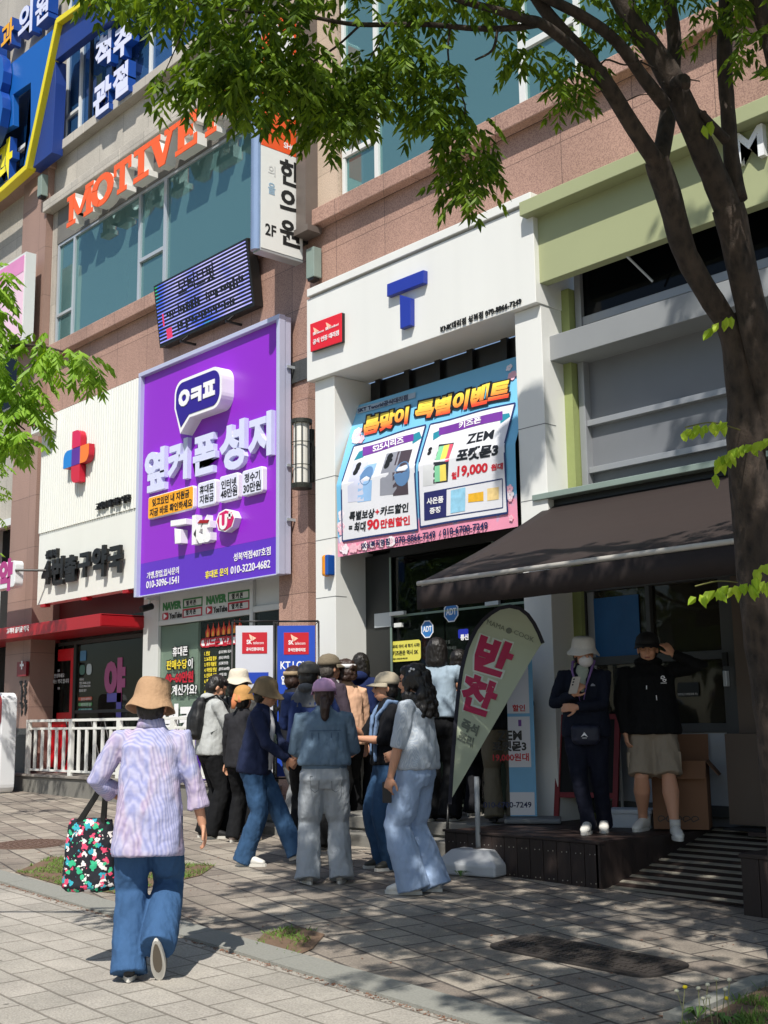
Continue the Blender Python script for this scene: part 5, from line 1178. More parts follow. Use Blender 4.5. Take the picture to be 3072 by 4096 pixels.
# security camera
p = PY(600,2405,9.3); T = thing('security_camera', 'small black security camera hanging under the purple sign', 'camera', (p.x, 9.3, p.z))
MB().box(p.x-.04, p.x+.04, 9.22, 9.42, p.z+.02, p.z+.05).bar((p.x, 9.3, p.z+.02), (p.x, 9.28, p.z-.05), .02).build('mount', ALUW, T)
MB().bar((p.x, 9.34, p.z-.07), (p.x+.02, 9.14, p.z-.13), .05, 14).build('camera_body', BLACK, T, bevel=.008)
# ================================================= BANNER STANDS
def bstand(xa, lab, face, D, key):
    a = math.radians(52); tl = PD(xa, 2500, D)
    f = Fr((tl.x, tl.y, 0), (math.cos(a), math.sin(a), 0), (0,0,1))
    w_ = f.px(xa+151, 2700)[0]; zt_ = f.px(xa, 2503)[1]; zb_ = f.px(xa+75, 3105)[1]; zg = .42 if tl.x > -12.35 and tl.y > 8.1 else G(tl.x, tl.y)
    T = thing('banner_stand', lab, 'banner stand', (tl.x, tl.y, zg), group='upright banner stands by the granite pier')
    b = MB(); r = .011
    for u in (-.04, w_+.04): b.bar(f.P(u, zg), f.P(u, zt_+.05), r)
    b.bar(f.P(-.04, zt_+.05), f.P(w_+.04, zt_+.05), r).bar(f.P(-.04, zb_-.02), f.P(w_+.04, zb_-.02), r)
    b.bar(f.P(-.04, zg+.02, -.25), f.P(-.04, zg+.02, .25), r).bar(f.P(w_+.04, zg+.02, -.25), f.P(w_+.04, zg+.02, .25), r)
    for u, du in ((0, -.04), (w_, .04)): b.bar(f.P(u, zt_), f.P(u+du, zt_+.05), .004).bar(f.P(u, zb_), f.P(u+du, zb_-.02), .004)
    b.build('frame', BLACK, T, smooth=True)
    s_ = MB().fbox(f, 0, w_, zb_, zt_, -.003, 0).build('banner_sheet', face, T)
    h = zt_-zb_
    MB().fbox(f, w_*.17, w_*.83, zt_-.33, zt_-.08, .0005, .004).build('red_box', mat('box_red','b81425',.45), s_)
    b = MB(); b.text('SK', f, w_*.29, zt_-.22, w_*.43, zt_-.165, .004, .006, .03).text('telecom', f, w_*.46, zt_-.225, w_*.74, zt_-.18, .004, .006, .0).text('공식인증대리점', f, w_*.28, zt_-.305, w_*.74, zt_-.25, .004, .006, .03)
    b.build('white_lettering', LWHITE, s_)
    u, v = w_*.42, zt_-.135; MB().prism(f, [(u-.03,v+.035),(u+.01,v+.01),(u,v-.05),(u-.02,v-.01)], .004, .006).prism(f, [(u+.012,v+.01),(u+.055,v-.012),(u+.008,v-.045)], .004, .0065).build('butterfly_mark', mat('mark_peach','f0c3a8',.5), s_)
    if key == 0:
        MB().fbox(f, w_*.15, w_*.87, zt_-.68, zt_-.55, .0005, .003).build('blue_bar', mat('bar_blue','1c3fa8',.45), s_)
        MB().prism(f, [(w_*.42, zt_-.74), (w_*.62, zt_-.83), (w_*.42, zt_-.95)], .0005, .003).build('blue_wedge', mat('bar_blue','1c3fa8',.45), s_)
    else:
        b = MB(); b.text('KT,LGU+', f, w_*.08, zt_-.52, w_*.93, zt_-.40, .0005, .003, .02).text('알뜰폰까지', f, w_*.1, zt_-.68, w_*.95, zt_-.56, .0005, .003, .03).text('다!', f, w_*.3, zt_-1.15, w_*.9, zt_-.8, .0005, .003, .06); b.build('large_lettering', LWHITE, s_)
bstand(943, 'white banner stand with a red telecom box and blue bars beside the granite pier', mat('banner_grey','c3c6cf',.45,0,.04), 14.3, 0)
bstand(1110, 'blue banner stand with a red telecom box right of the white one', mat('banner_blue2','1c46b0',.45,0,.04), 13.9, 1)
# printed banner stand on the deck
a = math.radians(40); f = Fr((-7.9, 8.9, 0), (math.cos(a), math.sin(a), 0), (0,0,1))
f.o = Vector((PD(2040,3200,11.35).x, PD(2040,3200,11.35).y, 0))
T = thing('printed_banner_stand', 'tall printed phone advertising banner on a grey base behind the feather flag', 'banner stand', (f.o.x, f.o.y, .44))
u1 = f.px(2130,2700)[0]; zt_ = f.px(2110,2600)[1]; zb_ = .50
MB().fbox(f, 0, u1, zb_, zt_, -.004, 0).build('banner_sheet', mat('sheet_sky','6fb0d8',.45), T); MB().fbox(f, .0, u1-.04, .95, 1.42, .0005, .002).fbox(f, 0, u1-.04, 1.45, 1.9, .0005, .002).fbox(f, 0, u1-.02, zb_+.01, .72, .0005, .002).build('white_panel', PAPER, T)
MB().fbox(f, .1, u1-.12, 1.33, 1.39, .002, .003).fbox(f, .1, u1-.12, 1.8, 1.86, .002, .003).build('ribbon', RB, T)
MB().text('ZEM', f, u1-.35, 1.2, u1-.12, 1.29, .002, .004, .03).text('포켓몬3', f, u1-.4, 1.1, u1-.08, 1.19, .002, .004, .04).build('black_lettering', INK, T)
MB().text('19,000원대', f, u1-.4, 1.01, u1-.06, 1.07, .002, .004, .03).text('할인', f, u1-.2, 1.47, u1-.08, 1.53, .002, .004, .03).build('red_lettering', RD, T)
MB().text('010-6700-7249', f, u1-.5, .58, u1-.05, .63, .002, .004, .02).build('navy_lettering', mat('ink_navy','14224f',.5), T)
MB().fbox(f, u1-.3, u1+.22, .445, .49, -.2, .2).build('base', mat('base_grey','6f7376',.5), T, bevel=.015)
# ================================================= FEATHER FLAG AND ITS STAND
cJ = crop(1600, 2350, .8873)
a = YAW-.12; o_ = PG(1788,3460); f = Fr((o_.x, o_.y, 0), (math.cos(a), math.sin(a), 0), (0,0,1))
T = thing('feather_flag', 'pale green teardrop flag with dark pink letters on a black pole', 'flag', (o_.x, o_.y, o_.z))
edge = [(216,975),(226,800),(238,640),(252,500),(268,380),(292,280),(330,190),(380,125),(440,85),(500,74),(550,88),(592,125),(625,180),(652,248)]
right = [(632,262),(590,330),(535,425),(470,540),(400,660),(330,780),(270,885),(222,970)]
E_ = [f.px(*cJ(*p)) for p in edge]; R2 = [f.px(*cJ(*p)) for p in right]
def wavy(u, v, n=0): return f.P(u, v, n+.018*math.sin(v*4.1+u*2)+.012*math.sin(u*9+v*3))
def strip_mesh(A, B_, n, k=6):
    vs = []; fs = []; m_ = len(A)
    for i in range(m_):
        for j in range(k+1):
            t = j/k; vs.append(wavy(A[i][0]*(1-t)+B_[i][0]*t, A[i][1]*(1-t)+B_[i][1]*t, n))
    for i in range(m_-1):
        for j in range(k): a_ = i*(k+1)+j; fs.append((a_, a_+1, a_+k+2, a_+k+1))
    return vs, fs
def resample(P, n):
    d = [0]
    for i in range(1, len(P)): d.append(d[-1]+math.dist(P[i], P[i-1]))
    out = []
    for k in range(n):
        t = d[-1]*k/(n-1); i = max(j for j in range(len(d)) if d[j] <= t+1e-9); i = min(i, len(P)-2); s = (t-d[i])/(d[i+1]-d[i]); out.append((P[i][0]*(1-s)+P[i+1][0]*s, P[i][1]*(1-s)+P[i+1][1]*s))
    return out
n = 26; Lf = resample(E_, n); Rt = resample(R2[::-1], n)
vs, fs = strip_mesh(Lf, Rt, 0); FC = mat('flag_cloth', 'b7c1a8', .7, 0, .06, 2)
c_ = MB().add(vs, fs).build('flag_cloth', FC, T, smooth=True)
Ls = []
for i, p in enumerate(Lf):
    q = Rt[i]; d = Vector((q[0]-p[0], q[1]-p[1])); 
    tprev, tnext = Lf[max(i-1,0)], Lf[min(i+1,n-1)]; t = Vector((tnext[0]-tprev[0], tnext[1]-tprev[1])).normalized(); nn = Vector((t.y, -t.x)); Ls.append((p[0]+nn.x*.035, p[1]+nn.y*.035))
vs, fs = strip_mesh(Lf, Ls, .004, 2); s1 = MB().add(vs, fs).build('pole_sleeve', mat('sleeve_dark','2b2b36',.8), T, smooth=True)
vs, fs = strip_mesh(Lf, Ls, -.004, 2); MB().add(vs, fs).build('sleeve_back', mat('sleeve_dark','2b2b36',.8), s1, smooth=True)
def ftext(name, t, BL, BR, TR, TL, m, n, bold, par=None):
    q = [Vector(f.px(*cJ(*p))) for p in (BL, BR, TR, TL)]
    P = lambda a, c, k: (lambda p: wavy(p.x, p.y, k))(q[0].lerp(q[1], a).lerp(q[3].lerp(q[2], a), c))
    return MB().text(t, P, 0, 0, 1, 1, n, n+.001, bold).build(name, m, par or T)
PKM = mat('flag_pink', 'b31c50', .6); FWm = mat('flag_white','cfd9cf',.6)
for t, (BL, BR, TR, TL) in (('반', ((318,368),(468,412),(532,262),(368,200))), ('찬', ((262,545),(400,590),(458,440),(296,372)))):
    g = 7
    o1 = ftext('pink_lettering_outline', t, (BL[0]-g,BL[1]+g), (BR[0]+g,BR[1]+g), (TR[0]+g,TR[1]-g), (TL[0]-g,TL[1]-g), FWm, .006, .10)
    ftext('pink_lettering', t, BL, BR, TR, TL, PKM, .0078, .05, o1)
GM = mat('flag_grey','6b7468',.6)
ftext('grey_lettering', '즉석', (270,640),(345,672),(360,625),(285,585), GM, .006, .05); ftext('grey_lettering', '조리', (255,690),(325,728),(335,680),(272,640), GM, .006, .05)
ftext('store_name', 'MAMA', (390,165),(470,195),(475,175),(395,142), GM, .006, .0); ftext('store_name', 'COOK', (512,208),(602,248),(606,226),(518,190), GM, .006, .0)
u, v = f.px(*cJ(491,194)); vs = [wavy(u, v, .0062)]+[wavy(u+.028*math.cos(k*.3927), v+.028*math.sin(k*.3927), .0062) for k in range(16)]; MB().add(vs, [(0,i+1,(i+1)%16+1) for i in range(16)]).build('round_emblem', GM, T)
MB().tube([f.P(f.px(1788,3470)[0], o_.z), f.P(f.px(1790,3300)[0], f.px(1790,3300)[1]), f.P(*f.px(*cJ(216,975)))], [.014,.013,.009]).build('pole', BLACK, T, smooth=True)
MB().box(o_.x-.16, o_.x+.16, o_.y-.12, o_.y+.12, o_.z, o_.z+.05).build('foot', BLACK, T, bevel=.01)
p = PG(1916,3490); T = thing('white_stand_base', 'white weighted plastic stand base with a short white pole', 'stand', tuple(p))
W_, D_, zz = .30, .26, p.z
b = MB(); ca, sa = math.cos(.25), math.sin(.25)
def rp(x, y, z): return (p.x+x*ca-y*sa, p.y+x*sa+y*ca, zz+z)
lv = [(W_,D_,0),(W_,D_,.09),(W_*.62,D_*.55,.2)]; vs = []
for a_, c2, z in lv: vs += [rp(-a_,-c2,z), rp(a_,-c2,z), rp(a_,c2,z), rp(-a_,c2,z)]
b.add(vs, [(3,2,1,0),(8,9,10,11)]+[(4*l+i, 4*l+(i+1)%4, 4*l+4+(i+1)%4, 4*l+4+i) for l in (0,1) for i in range(4)])
b.build('base', mat('plastic_white','b6b9bc',.5,0,.12,5), T, bevel=.015)
MB().bar(rp(0,0,.19), rp(0,0,.80), .022, 14).build('pole', mat('pole_white','9ea3a6',.4), T, smooth=True); MB().bar(rp(0,0,.2), rp(0,0,.207), .05, 14).build('collar', IRON, T)
# ================================================= THINGS ON THE DECK
p0, p1 = PD(2205,3225,11.2), PD(2440,3225,11.2)
T = thing('chalkboard_stand', 'black board in a red wooden A frame behind the woman in the white hat', 'board', (-7.3, 9.0, .44))
fB = Fr((-7.72, 9.0, .44), (math.cos(.35), math.sin(.35), 0), (0, .12, 1))
b = MB(); Wb, Hb = .62, 1.0
b.fbox(fB, 0, .05, 0, Hb, -.02, .02).fbox(fB, Wb-.05, Wb, 0, Hb, -.02, .02).fbox(fB, .05, Wb-.05, Hb-.05, Hb, -.019, .019).fbox(fB, .05, Wb-.05, .22, .27, -.019, .019); b.build('frame', mat('frame_red','7e0f1c',.5), T, bevel=.003)
MB().fbox(fB, .05, Wb-.05, .27, Hb-.05, -.012, .005).build('black_board', mat('board_black','101112',.8), T)
b = MB(); b.bar(fB.P(.03,Hb-.1,-.03), Vector((-7.75,9.33,.44)), .014).bar(fB.P(Wb-.03,Hb-.1,-.03), Vector((-7.2,9.38,.44)), .014); b.parts('rear_leg', ALUW, T)
p = PD(2490,3235,10.4); x, y = p.x, p.y
def PZw(px, py, z): d = ray(px, py); return CAM+d*((z-CAM_H)/d.z)
p = PY(2492,3200,8.86)
T = thing('foam_box', 'white styrofoam box with a lid standing on the dark deck', 'box', (p.x, p.y, .44))
def rotbox(cx, cy, w_, d_, z0, z1, a, b=None):
    f_ = Fr((cx, cy, 0), (math.cos(a), math.sin(a), 0), (-math.sin(a), math.cos(a), 0)); b = b or MB(); return b.fbox(f_, -w_/2, w_/2, -d_/2, d_/2, z0, z1)
FM = mat('foam_white','c6ccd2',.7,0,.04,5)
rotbox(p.x, p.y+.12, .38, .26, .44, .56, .45).build('box_body', FM, T, bevel=.008); rotbox(p.x, p.y+.12, .40, .28, .5605, .60, .45).build('lid', FM, T, bevel=.008)
p = PZw(2700,3255,.46); T = thing('cardboard_box', 'open brown cardboard box behind the man in shorts', 'box', (-6.3, 9.05, .46))
CB = mat('cardboard','6f4e36',.8,0,.12,3)
a = .5; cx, cy = p.x, 9.08
cx = PY(2720,3100,9.05).x
f_ = Fr((cx, 9.06, 0), (math.cos(a), math.sin(a), 0), (-math.sin(a), math.cos(a), 0)); w_, d_, zt_ = .46, .34, 1.02
b = MB(); b.fbox(f_, -w_/2, w_/2, -d_/2, -d_/2+.01, .455, zt_).fbox(f_, -w_/2, w_/2, d_/2-.01, d_/2, .455, zt_).fbox(f_, -w_/2, -w_/2+.01, -d_/2+.01, d_/2-.01, .455, zt_).fbox(f_, w_/2-.01, w_/2, -d_/2+.01, d_/2-.01, .455, zt_).fbox(f_, -w_/2+.01, w_/2-.01, -d_/2+.01, d_/2-.01, .455, .47)
b.build('box_body', CB, T)
def flap(a0, a1, out, name='flap'):
    A, B_ = f_.P(*a0, zt_), f_.P(*a1, zt_); o = f_.u*out[0]+f_.v*out[1]+Vector((0,0,out[2])); nn = Vector((0,0,.006)); MB().add([A,B_,B_+o,A+o,A+nn,B_+nn,B_+o+nn,A+o+nn], [(0,1,2,3),(7,6,5,4),(0,4,5,1),(1,5,6,2),(2,6,7,3),(3,7,4,0)]).build(name, CB, T)
flap((-w_/2,-d_/2), (-w_/2,d_/2), (-.05,0,.2)); flap((w_/2,-d_/2), (w_/2,d_/2), (.1,0,-.12)); flap((-w_/2,d_/2), (w_/2,d_/2), (0,.06,.22)); flap((-w_/2,-d_/2), (w_/2,-d_/2), (0,-.1,-.14))
b = MB(); fF = Fr(f_.P(0,-d_/2,0), f_.u, (0,0,1))
for k in range(5): ring(b, fF, [(-.16+k*.07+.03*math.cos(t*.52), .54+.025*math.sin(t*.52)) for t in range(9)], .008, .0, .002)
b.build('printed_wave', INK, T)
# ================================================= TREES
BARK = None
def bark(name, c1, c2):
    m, nt, b = _nodes(name); L = nt.links.new; N = nt.nodes.new
    tc = N('ShaderNodeTexCoord'); mp = N('ShaderNodeMapping'); mp.inputs['Scale'].default_value = (1,1,.45); L(tc.outputs['Object'], mp.inputs[0])
    n = N('ShaderNodeTexNoise'); n.inputs['Scale'].default_value = 26; n.inputs['Detail'].default_value = 8; n.inputs['Roughness'].default_value = .7; L(mp.outputs[0], n.inputs[0])
    n2 = N('ShaderNodeTexNoise'); n2.inputs['Scale'].default_value = 5; n2.inputs['Detail'].default_value = 5; L(tc.outputs['Object'], n2.inputs[0])
    v = N('ShaderNodeTexVoronoi'); v.inputs['Scale'].default_value = 22; L(mp.outputs[0], v.inputs[0])
    ad = N('ShaderNodeMath'); ad.operation = 'MULTIPLY_ADD'; ad.inputs[1].default_value = .5; L(v.outputs[0], ad.inputs[0]); L(n.outputs[0], ad.inputs[2])
    r = N('ShaderNodeValToRGB'); r.color_ramp.elements[0].position = .35; r.color_ramp.elements[0].color = rgb(c1); r.color_ramp.elements[1].position = .85; r.color_ramp.elements[1].color = rgb(c2); L(ad.outputs[0], r.inputs[0])
    mx = N('ShaderNodeMix'); mx.data_type = 'RGBA'; mx.blend_type = 'MULTIPLY'; mx.inputs['Factor'].default_value = .7; L(r.outputs[0], mx.inputs['A'])
    r2 = N('ShaderNodeValToRGB'); r2.color_ramp.elements[0].position = .35; r2.color_ramp.elements[0].color = (.5,.5,.5,1); r2.color_ramp.elements[1].position = .6; r2.color_ramp.elements[1].color = (1.1,1.05,1,1); L(n2.outputs[0], r2.inputs[0]); L(r2.outputs[0], mx.inputs['B'])
    L(mx.outputs['Result'], b.inputs['Base Color']); b.inputs['Roughness'].default_value = .9
    bp = N('ShaderNodeBump'); bp.inputs['Strength'].default_value = .9; bp.inputs['Distance'].default_value = .02; L(ad.outputs[0], bp.inputs['Height']); L(bp.outputs[0], b.inputs['Normal'])
    return m
BARK = bark('bark', '110e0c', '443a33')
def leafmat(name, c1, c2, tr):
    m, nt, b = _nodes(name); L = nt.links.new; N = nt.nodes.new
    g = N('ShaderNodeNewGeometry'); r = N('ShaderNodeValToRGB'); r.color_ramp.elements[0].color = rgb(c1); r.color_ramp.elements[1].color = rgb(c2); L(g.outputs['Random Per Island'], r.inputs[0])
    L(r.outputs[0], b.inputs['Base Color']); b.inputs['Roughness'].default_value = .5; b.inputs['Specular IOR Level'].default_value = .3
    t = N('ShaderNodeBsdfTranslucent'); h = N('ShaderNodeVectorMath'); h.operation = 'MULTIPLY'; h.inputs[1].default_value = (1.5, 1.35, .35); L(r.outputs[0], h.inputs[0]); L(h.outputs[0], t.inputs[0])
    mx = N('ShaderNodeMixShader'); mx.inputs[0].default_value = tr; L(b.outputs[0], mx.inputs[1]); L(t.outputs[0], mx.inputs[2]); L(mx.outputs[0], nt.nodes['Material Output'].inputs[0]); return m
LEAF = leafmat('leaf_dark', '3c5a20', '7d9a32', .48); LEAFB = leafmat('leaf_bright', '6f9a2c', '93b846', .4); LEAFY = leafmat('leaf_young', '8fb030', 'b5cc48', .45)
class Leaves:
    def __init__(s): s.v = []; s.f = []
    def leaf(s, c, d, n, l, w_):
        """one lanceolate leaflet folded along its midrib"""
        sd = d.cross(n); 
        if sd.length < 1e-5: sd = d.orthogonal()
        sd.normalize(); up = sd.cross(d)*(-w_*.35); k = len(s.v); dr = Vector((0,0,-l*.12))
        s.v += [c, c+d*l*.3+sd*w_*.5+up, c+d*l*.65+sd*w_*.38+up+dr*.4, c+d*l+dr, c+d*l*.65-sd*w_*.38+up+dr*.4, c+d*l*.3-sd*w_*.5+up, c+d*l*.48+dr*.2]
        s.f += [(k, k+1, k+6), (k+1, k+2, k+6), (k+2, k+3, k+6), (k+3, k+4, k+6), (k+4, k+5, k+6), (k+5, k, k+6)]
    def spray(s, c, d, n=9, l=.06, w_=.022, rl=.16, droop=.8):
        """a compound leaf: leaflets in pairs along a drooping stalk"""
        p = Vector(c); d = Vector(d).normalized(); rnd = random.random; st = rl/max(1, n//2)
        for i in range(n//2):
            d = (d+Vector((0,0,-droop*.18))).normalized(); p = p+d*st; sd = d.cross(Vector((0,0,1)))
            if sd.length < .05: sd = Vector((rnd()-.5, rnd()-.5, .1))
            sd.normalize()
            for q in (-1, 1):
                ld = (d*.55+sd*q*(.75+.3*rnd())+Vector((0,0,-droop*(.35+.5*rnd())))).normalized()
                s.leaf(p, ld, Vector((rnd()-.5, rnd()-.5, 1)).normalized(), l*(.75+.5*rnd()), w_*(.8+.4*rnd()))
        s.leaf(p, (d+Vector((0,0,-droop*.4))).normalized(), Vector((rnd()-.5, rnd()-.5, 1)).normalized(), l*1.1, w_)
    def build(s, name, m, par):
        me = bpy.data.meshes.new(name); me.from_pydata([tuple(v) for v in s.v], [], s.f); me.materials.append(m); me.update()
        o = bpy.data.objects.new(name, me); COL.objects.link(o); setpar(o, par); return o
def limb(b, pts, seg=12, sub=5, wob=.006):
    """pts = (px,py,depth,radius_px)"""
    P = [PD(x, y, D) for x, y, D, r in pts]; R_ = [r*(.86 if seg == 12 and r > 3 else .95)*D/F_PX for x, y, D, r in pts]; Q = []; RR = []
    n = len(P)
    for i in range(n-1):
        p0, p1, p2, p3 = P[max(i-1,0)], P[i], P[i+1], P[min(i+2,n-1)]
        for k in range(sub):
            t = k/sub; q = .5*((2*p1)+(p2-p0)*t+(2*p0-5*p1+4*p2-p3)*t*t+(-p0+3*p1-3*p2+p3)*t**3)
            r = R_[i]*(1-t)+R_[i+1]*t; q = q+Vector((noise.noise(q*3), noise.noise(q*3+Vector((9,0,0))), 0))*wob*min(1, r/.03); Q.append(q); RR.append(r*(1+.09*noise.noise(q*9)))
    Q.append(P[-1]); RR.append(R_[-1]); b.tube(Q, RR, seg); return Q
random.seed(21)
TR = thing('street_tree', 'dark barked multi stemmed street tree arching over the pavement at the right', 'tree', tuple(PD(3190, 3880, 6.75)))
b = MB()
trunk = [(3215,3900,6.75,130),(3190,3700,6.75,112),(3150,3300,6.8,88),(3105,2900,6.85,84),(3050,2500,6.9,84),(3012,2100,6.9,84),(2990,1850,6.9,82),(2975,1600,6.9,74),(2945,1400,6.9,58),(2900,1270,6.9,52)]
limb(b, trunk, 20)
limb(b, [(3080,1800,6.88,60),(3075,1600,6.85,62),(3035,1377,6.8,64),(2985,1150,6.8,62),(2912,830,6.75,68)], 16)
b.build('trunk', BARK, TR, smooth=True)
br_ = []
def branch(pts, seg=12):
    bb = MB(); q = limb(bb, pts, seg); bb.build('limb', BARK, TR, smooth=True); br_.append(q); return q
branch([(2905,1290,6.9,52),(2810,1140,6.85,54),(2733,989,6.8,55),(2672,780,6.75,58),(2625,640,6.7,55)])
branch([(2640,670,6.7,42),(2540,520,6.6,40),(2440,360,6.5,38),(2340,225,6.4,36),(2235,110,6.3,34),(2150,0,6.25,30),(2080,-120,6.2,26)])
branch([(2630,690,6.72,44),(2664,520,6.9,38),(2685,350,7.0,36),(2700,170,7.0,34),(2670,-20,7.0,33),(2650,-200,7,30)])
branch([(2935,900,6.76,66),(2850,690,6.7,60),(2770,500,6.65,60),(2684,318,6.6,56),(2610,200,6.6,52),(2540,100,6.6,50),(2480,-10,6.6,48),(2420,-150,6.6,42)])
branch([(2945,800,6.76,50),(2925,620,6.8,37),(2908,430,6.85,35),(2897,200,6.9,36),(2905,0,6.9,34),(2915,-200,6.9,30)])
branch([(2660,420,6.6,34),(2580,320,6.5,30),(2465,165,6.4,28),(2324,62,6.3,26),(2185,-10,6.2,24),(2080,-90,6.1,20)])
branch([(3120,330,6.5,44),(3085,180,6.5,42),(3045,50,6.5,40),(3010,-80,6.5,36)])
lft = branch([(2350,260,6.45,28),(2290,190,6.2,26),(2165,95,6.0,24),(2098,76,5.9,22),(2000,45,5.8,20),(1890,15,5.7,18),(1700,-40,5.6,14),(1400,-90,5.5,9)])
low = branch([(2150,98,6.0,16),(2050,112,5.9,15),(1900,114,5.8,14),(1700,98,5.7,12),(1430,98,5.6,11),(1250,70,5.5,9),(1040,52,5.45,7),(860,30,5.4,5),(640,-20,5.3,4)])
def twig(pts, r=4): bb = MB(); q = limb(bb, [(x, y, D, r*(1-.6*i/len(pts))) for i, (x, y, D) in enumerate(pts)], 6, 4, .004); bb.build('twig', BARK, TR, smooth=True); return q
twig([(1990,115,5.8),(1970,200,5.8),(1900,240,5.8)], 7); twig([(1800,105,5.75),(1795,250,5.75),(1860,420,5.75),(1845,470,5.75)], 5); twig([(1440,100,5.6),(1340,190,5.6),(1200,280,5.55),(1130,340,5.5),(1080,420,5.5)], 6)
twig([(2385,310,6.5),(2420,240,6.4),(2500,260,6.4),(2570,240,6.4)], 5); twig([(2560,245,6.5),(2680,300,6.6),(2800,325,6.6)], 4); twig([(2780,430,6.7),(2830,460,6.7),(2860,520,6.7)], 4)
twig([(2480,420,6.5),(2560,380,6.5),(2640,385,6.5)], 3); twig([(1560,95,5.65),(1500,200,5.65),(1440,300,5.6)], 4); twig([(1000,52,5.45),(950,200,5.45),(900,330,5.4)], 4); twig([(760,10,5.35),(720,150,5.35),(640,330,5.3)], 4)
# stubs of sawn branches
for pts in ([(2700,330,6.55,26),(2735,318,6.4,24),(2742,345,6.35,20)], [(2905,560,6.7,22),(2822,470,6.6,16),(2818,450,6.55,10)]): bb = MB(); limb(bb, pts, 8); bb.build('branch_stub', BARK, TR, smooth=True)
# foliage seen in the picture: hanging sprays round the twigs
LV = Leaves()
def mass(L_, n, xr, yr, Dr, shape=None, l=.06, dn=9, droop=.9):
    k = 0
    while k < n:
        x, y = random.uniform(*xr), random.uniform(*yr)
        if shape and not shape(x, y): continue
        k += 1; D = random.uniform(*Dr); c = PD(x, y, D); a = random.random()*6.28
        L_.spray(c, (math.cos(a), math.sin(a), random.uniform(-.8, .1)), dn, l, l*.36, .15, droop)
def low_edge(pts):
    def f_(x, y):
        for i in range(len(pts)-1):
            if pts[i][0] <= x <= pts[i+1][0]:
                t = (x-pts[i][0])/(pts[i+1][0]-pts[i][0]); return y < pts[i][1]*(1-t)+pts[i+1][1]*t
        return False
    return f_
mass(LV, 250, (330,1300), (-150,380), (5.1,5.8), low_edge([(330,-40),(560,-10),(680,60),(800,130),(920,260),(1100,340),(1300,320)]))
mass(LV, 62, (650,930), (200,345), (5.2,5.5), lambda x, y: y > 270-(x-650)*.25)
mass(LV, 100, (900,1280), (180,500), (5.2,5.7), low_edge([(900,360),(960,420),(1060,420),(1150,330),(1280,270)]))
mass(LV, 140, (1150,1660), (90,420), (5.4,5.9), lambda x, y: abs((y-(560-(x-1100)*.75))) < 110)
mass(LV, 60, (1250,1500), (300,560), (5.4,5.8), lambda x, y: y < 600-(x-1250)*.8)
mass(LV, 60, (1250,2000), (-120,60), (5.5,6.0))
mass(LV, 55, (1650,1850), (190,470), (5.6,5.9), lambda x, y: abs(x-(1790-(y-190)*.25)) < 70)
mass(LV, 75, (1680,1970), (400,770), (5.6,5.9), lambda x, y: abs(x-(1820+(y-400)*.22)) < 110-(y-400)*.12)
mass(LV, 16, (1960,2190), (140,230), (5.9,6.2)); mass(LV, 30, (2200,2350), (200,400), (6.2,6.6)); mass(LV, 34, (2280,2520), (-60,140), (6.4,6.8))
mass(LV, 14, (2540,2740), (-80,40), (6.5,6.9)); mass(LV, 30, (2790,2960), (-100,110), (6.3,6.8)); mass(LV, 10, (2960,3100), (70,200), (6.3,6.5)); mass(LV, 10, (1950, 2100), (-60,40), (5.9,6.2))
# the rest of the crown, above and behind the camera: it shades the pavement, the deck and the queue
k = 0
def shade_here(g):
    """shape of the shaded ground: plaza side of the kerb, right of the sunny corner"""
    if g.y < 4.62+.25*noise.noise(Vector((g.x*1.3, 0, 7))): return False
    if g.x < -7.0-(g.y-5)*1.15+.7*noise.noise(Vector((0, g.y*1.4, 2))): return False
    return noise.noise(Vector((g.x*1.9, g.y*1.9, .5)))+.35*noise.noise(Vector((g.x*5, g.y*5, 4))) > -.13
while k < 3300:
    g = Vector((random.uniform(-11.5, 1.5), random.uniform(4.3, 9.4), .05))
    if not shade_here(g): continue
    p = g+SUN*random.uniform(5.6, 9.6)
    x, y, z = proj(p)
    if z > .3 and -60 < x < 3140 and y > -70: 
        p = g+SUN*random.uniform(7.5, 11); x, y, z = proj(p)
        if z > .3 and -60 < x < 3140 and y > -70: continue
    k += 1; a = random.random()*6.28
    LV.spray(p, (math.cos(a), math.sin(a), random.uniform(-.5, .3)), 11, .09, .042, .24, .5)
# some sprays nearer the shop: their shade falls on the awning, the grey panels and the white pillar
k = 0
while k < 460:
    g = Vector((random.uniform(-6.4, -3.5), 9.3, random.uniform(3.4, 5.6))) if random.random() < .62 else Vector((random.uniform(-8.2, -7.85), 9.1, random.uniform(4.0, 4.5)))
    if g.x > -7 and noise.noise(Vector((g.x*1.5, g.z*1.5, 1))) < -.02: continue
    p = g+SUN*random.uniform(4.5, 10); x, y, z = proj(p)
    if z > .3 and -60 < x < 3140 and y > -70: continue
    k += 1; a = random.random()*6.28; LV.spray(p, (math.cos(a), math.sin(a), -.4), 11, .085, .036, .22, .7)
LV.build('crown', LEAF, TR)
# upper limbs that carry that part of the crown
for A_, B_ in (((-3.2,6.2,5.2),(-2.0,3.6,7.4)),((-3.0,5.8,5.4),(-5.4,3.6,6.6)),((-2.6,5.2,5.6),(.4,2.4,7.0)),((-3.2,5.4,5.6),(-3.0,.8,7.0)),((-4,5.6,5.8),(-6.2,5.2,7.0))):
    bb = MB(); bb.tube([A_, Vector(A_).lerp(Vector(B_), .5)+Vector((.1,.1,.2)), B_], [.09,.06,.02], 8)
    x, y, z = proj(Vector(A_)); bb.build('limb', BARK, TR, smooth=True)
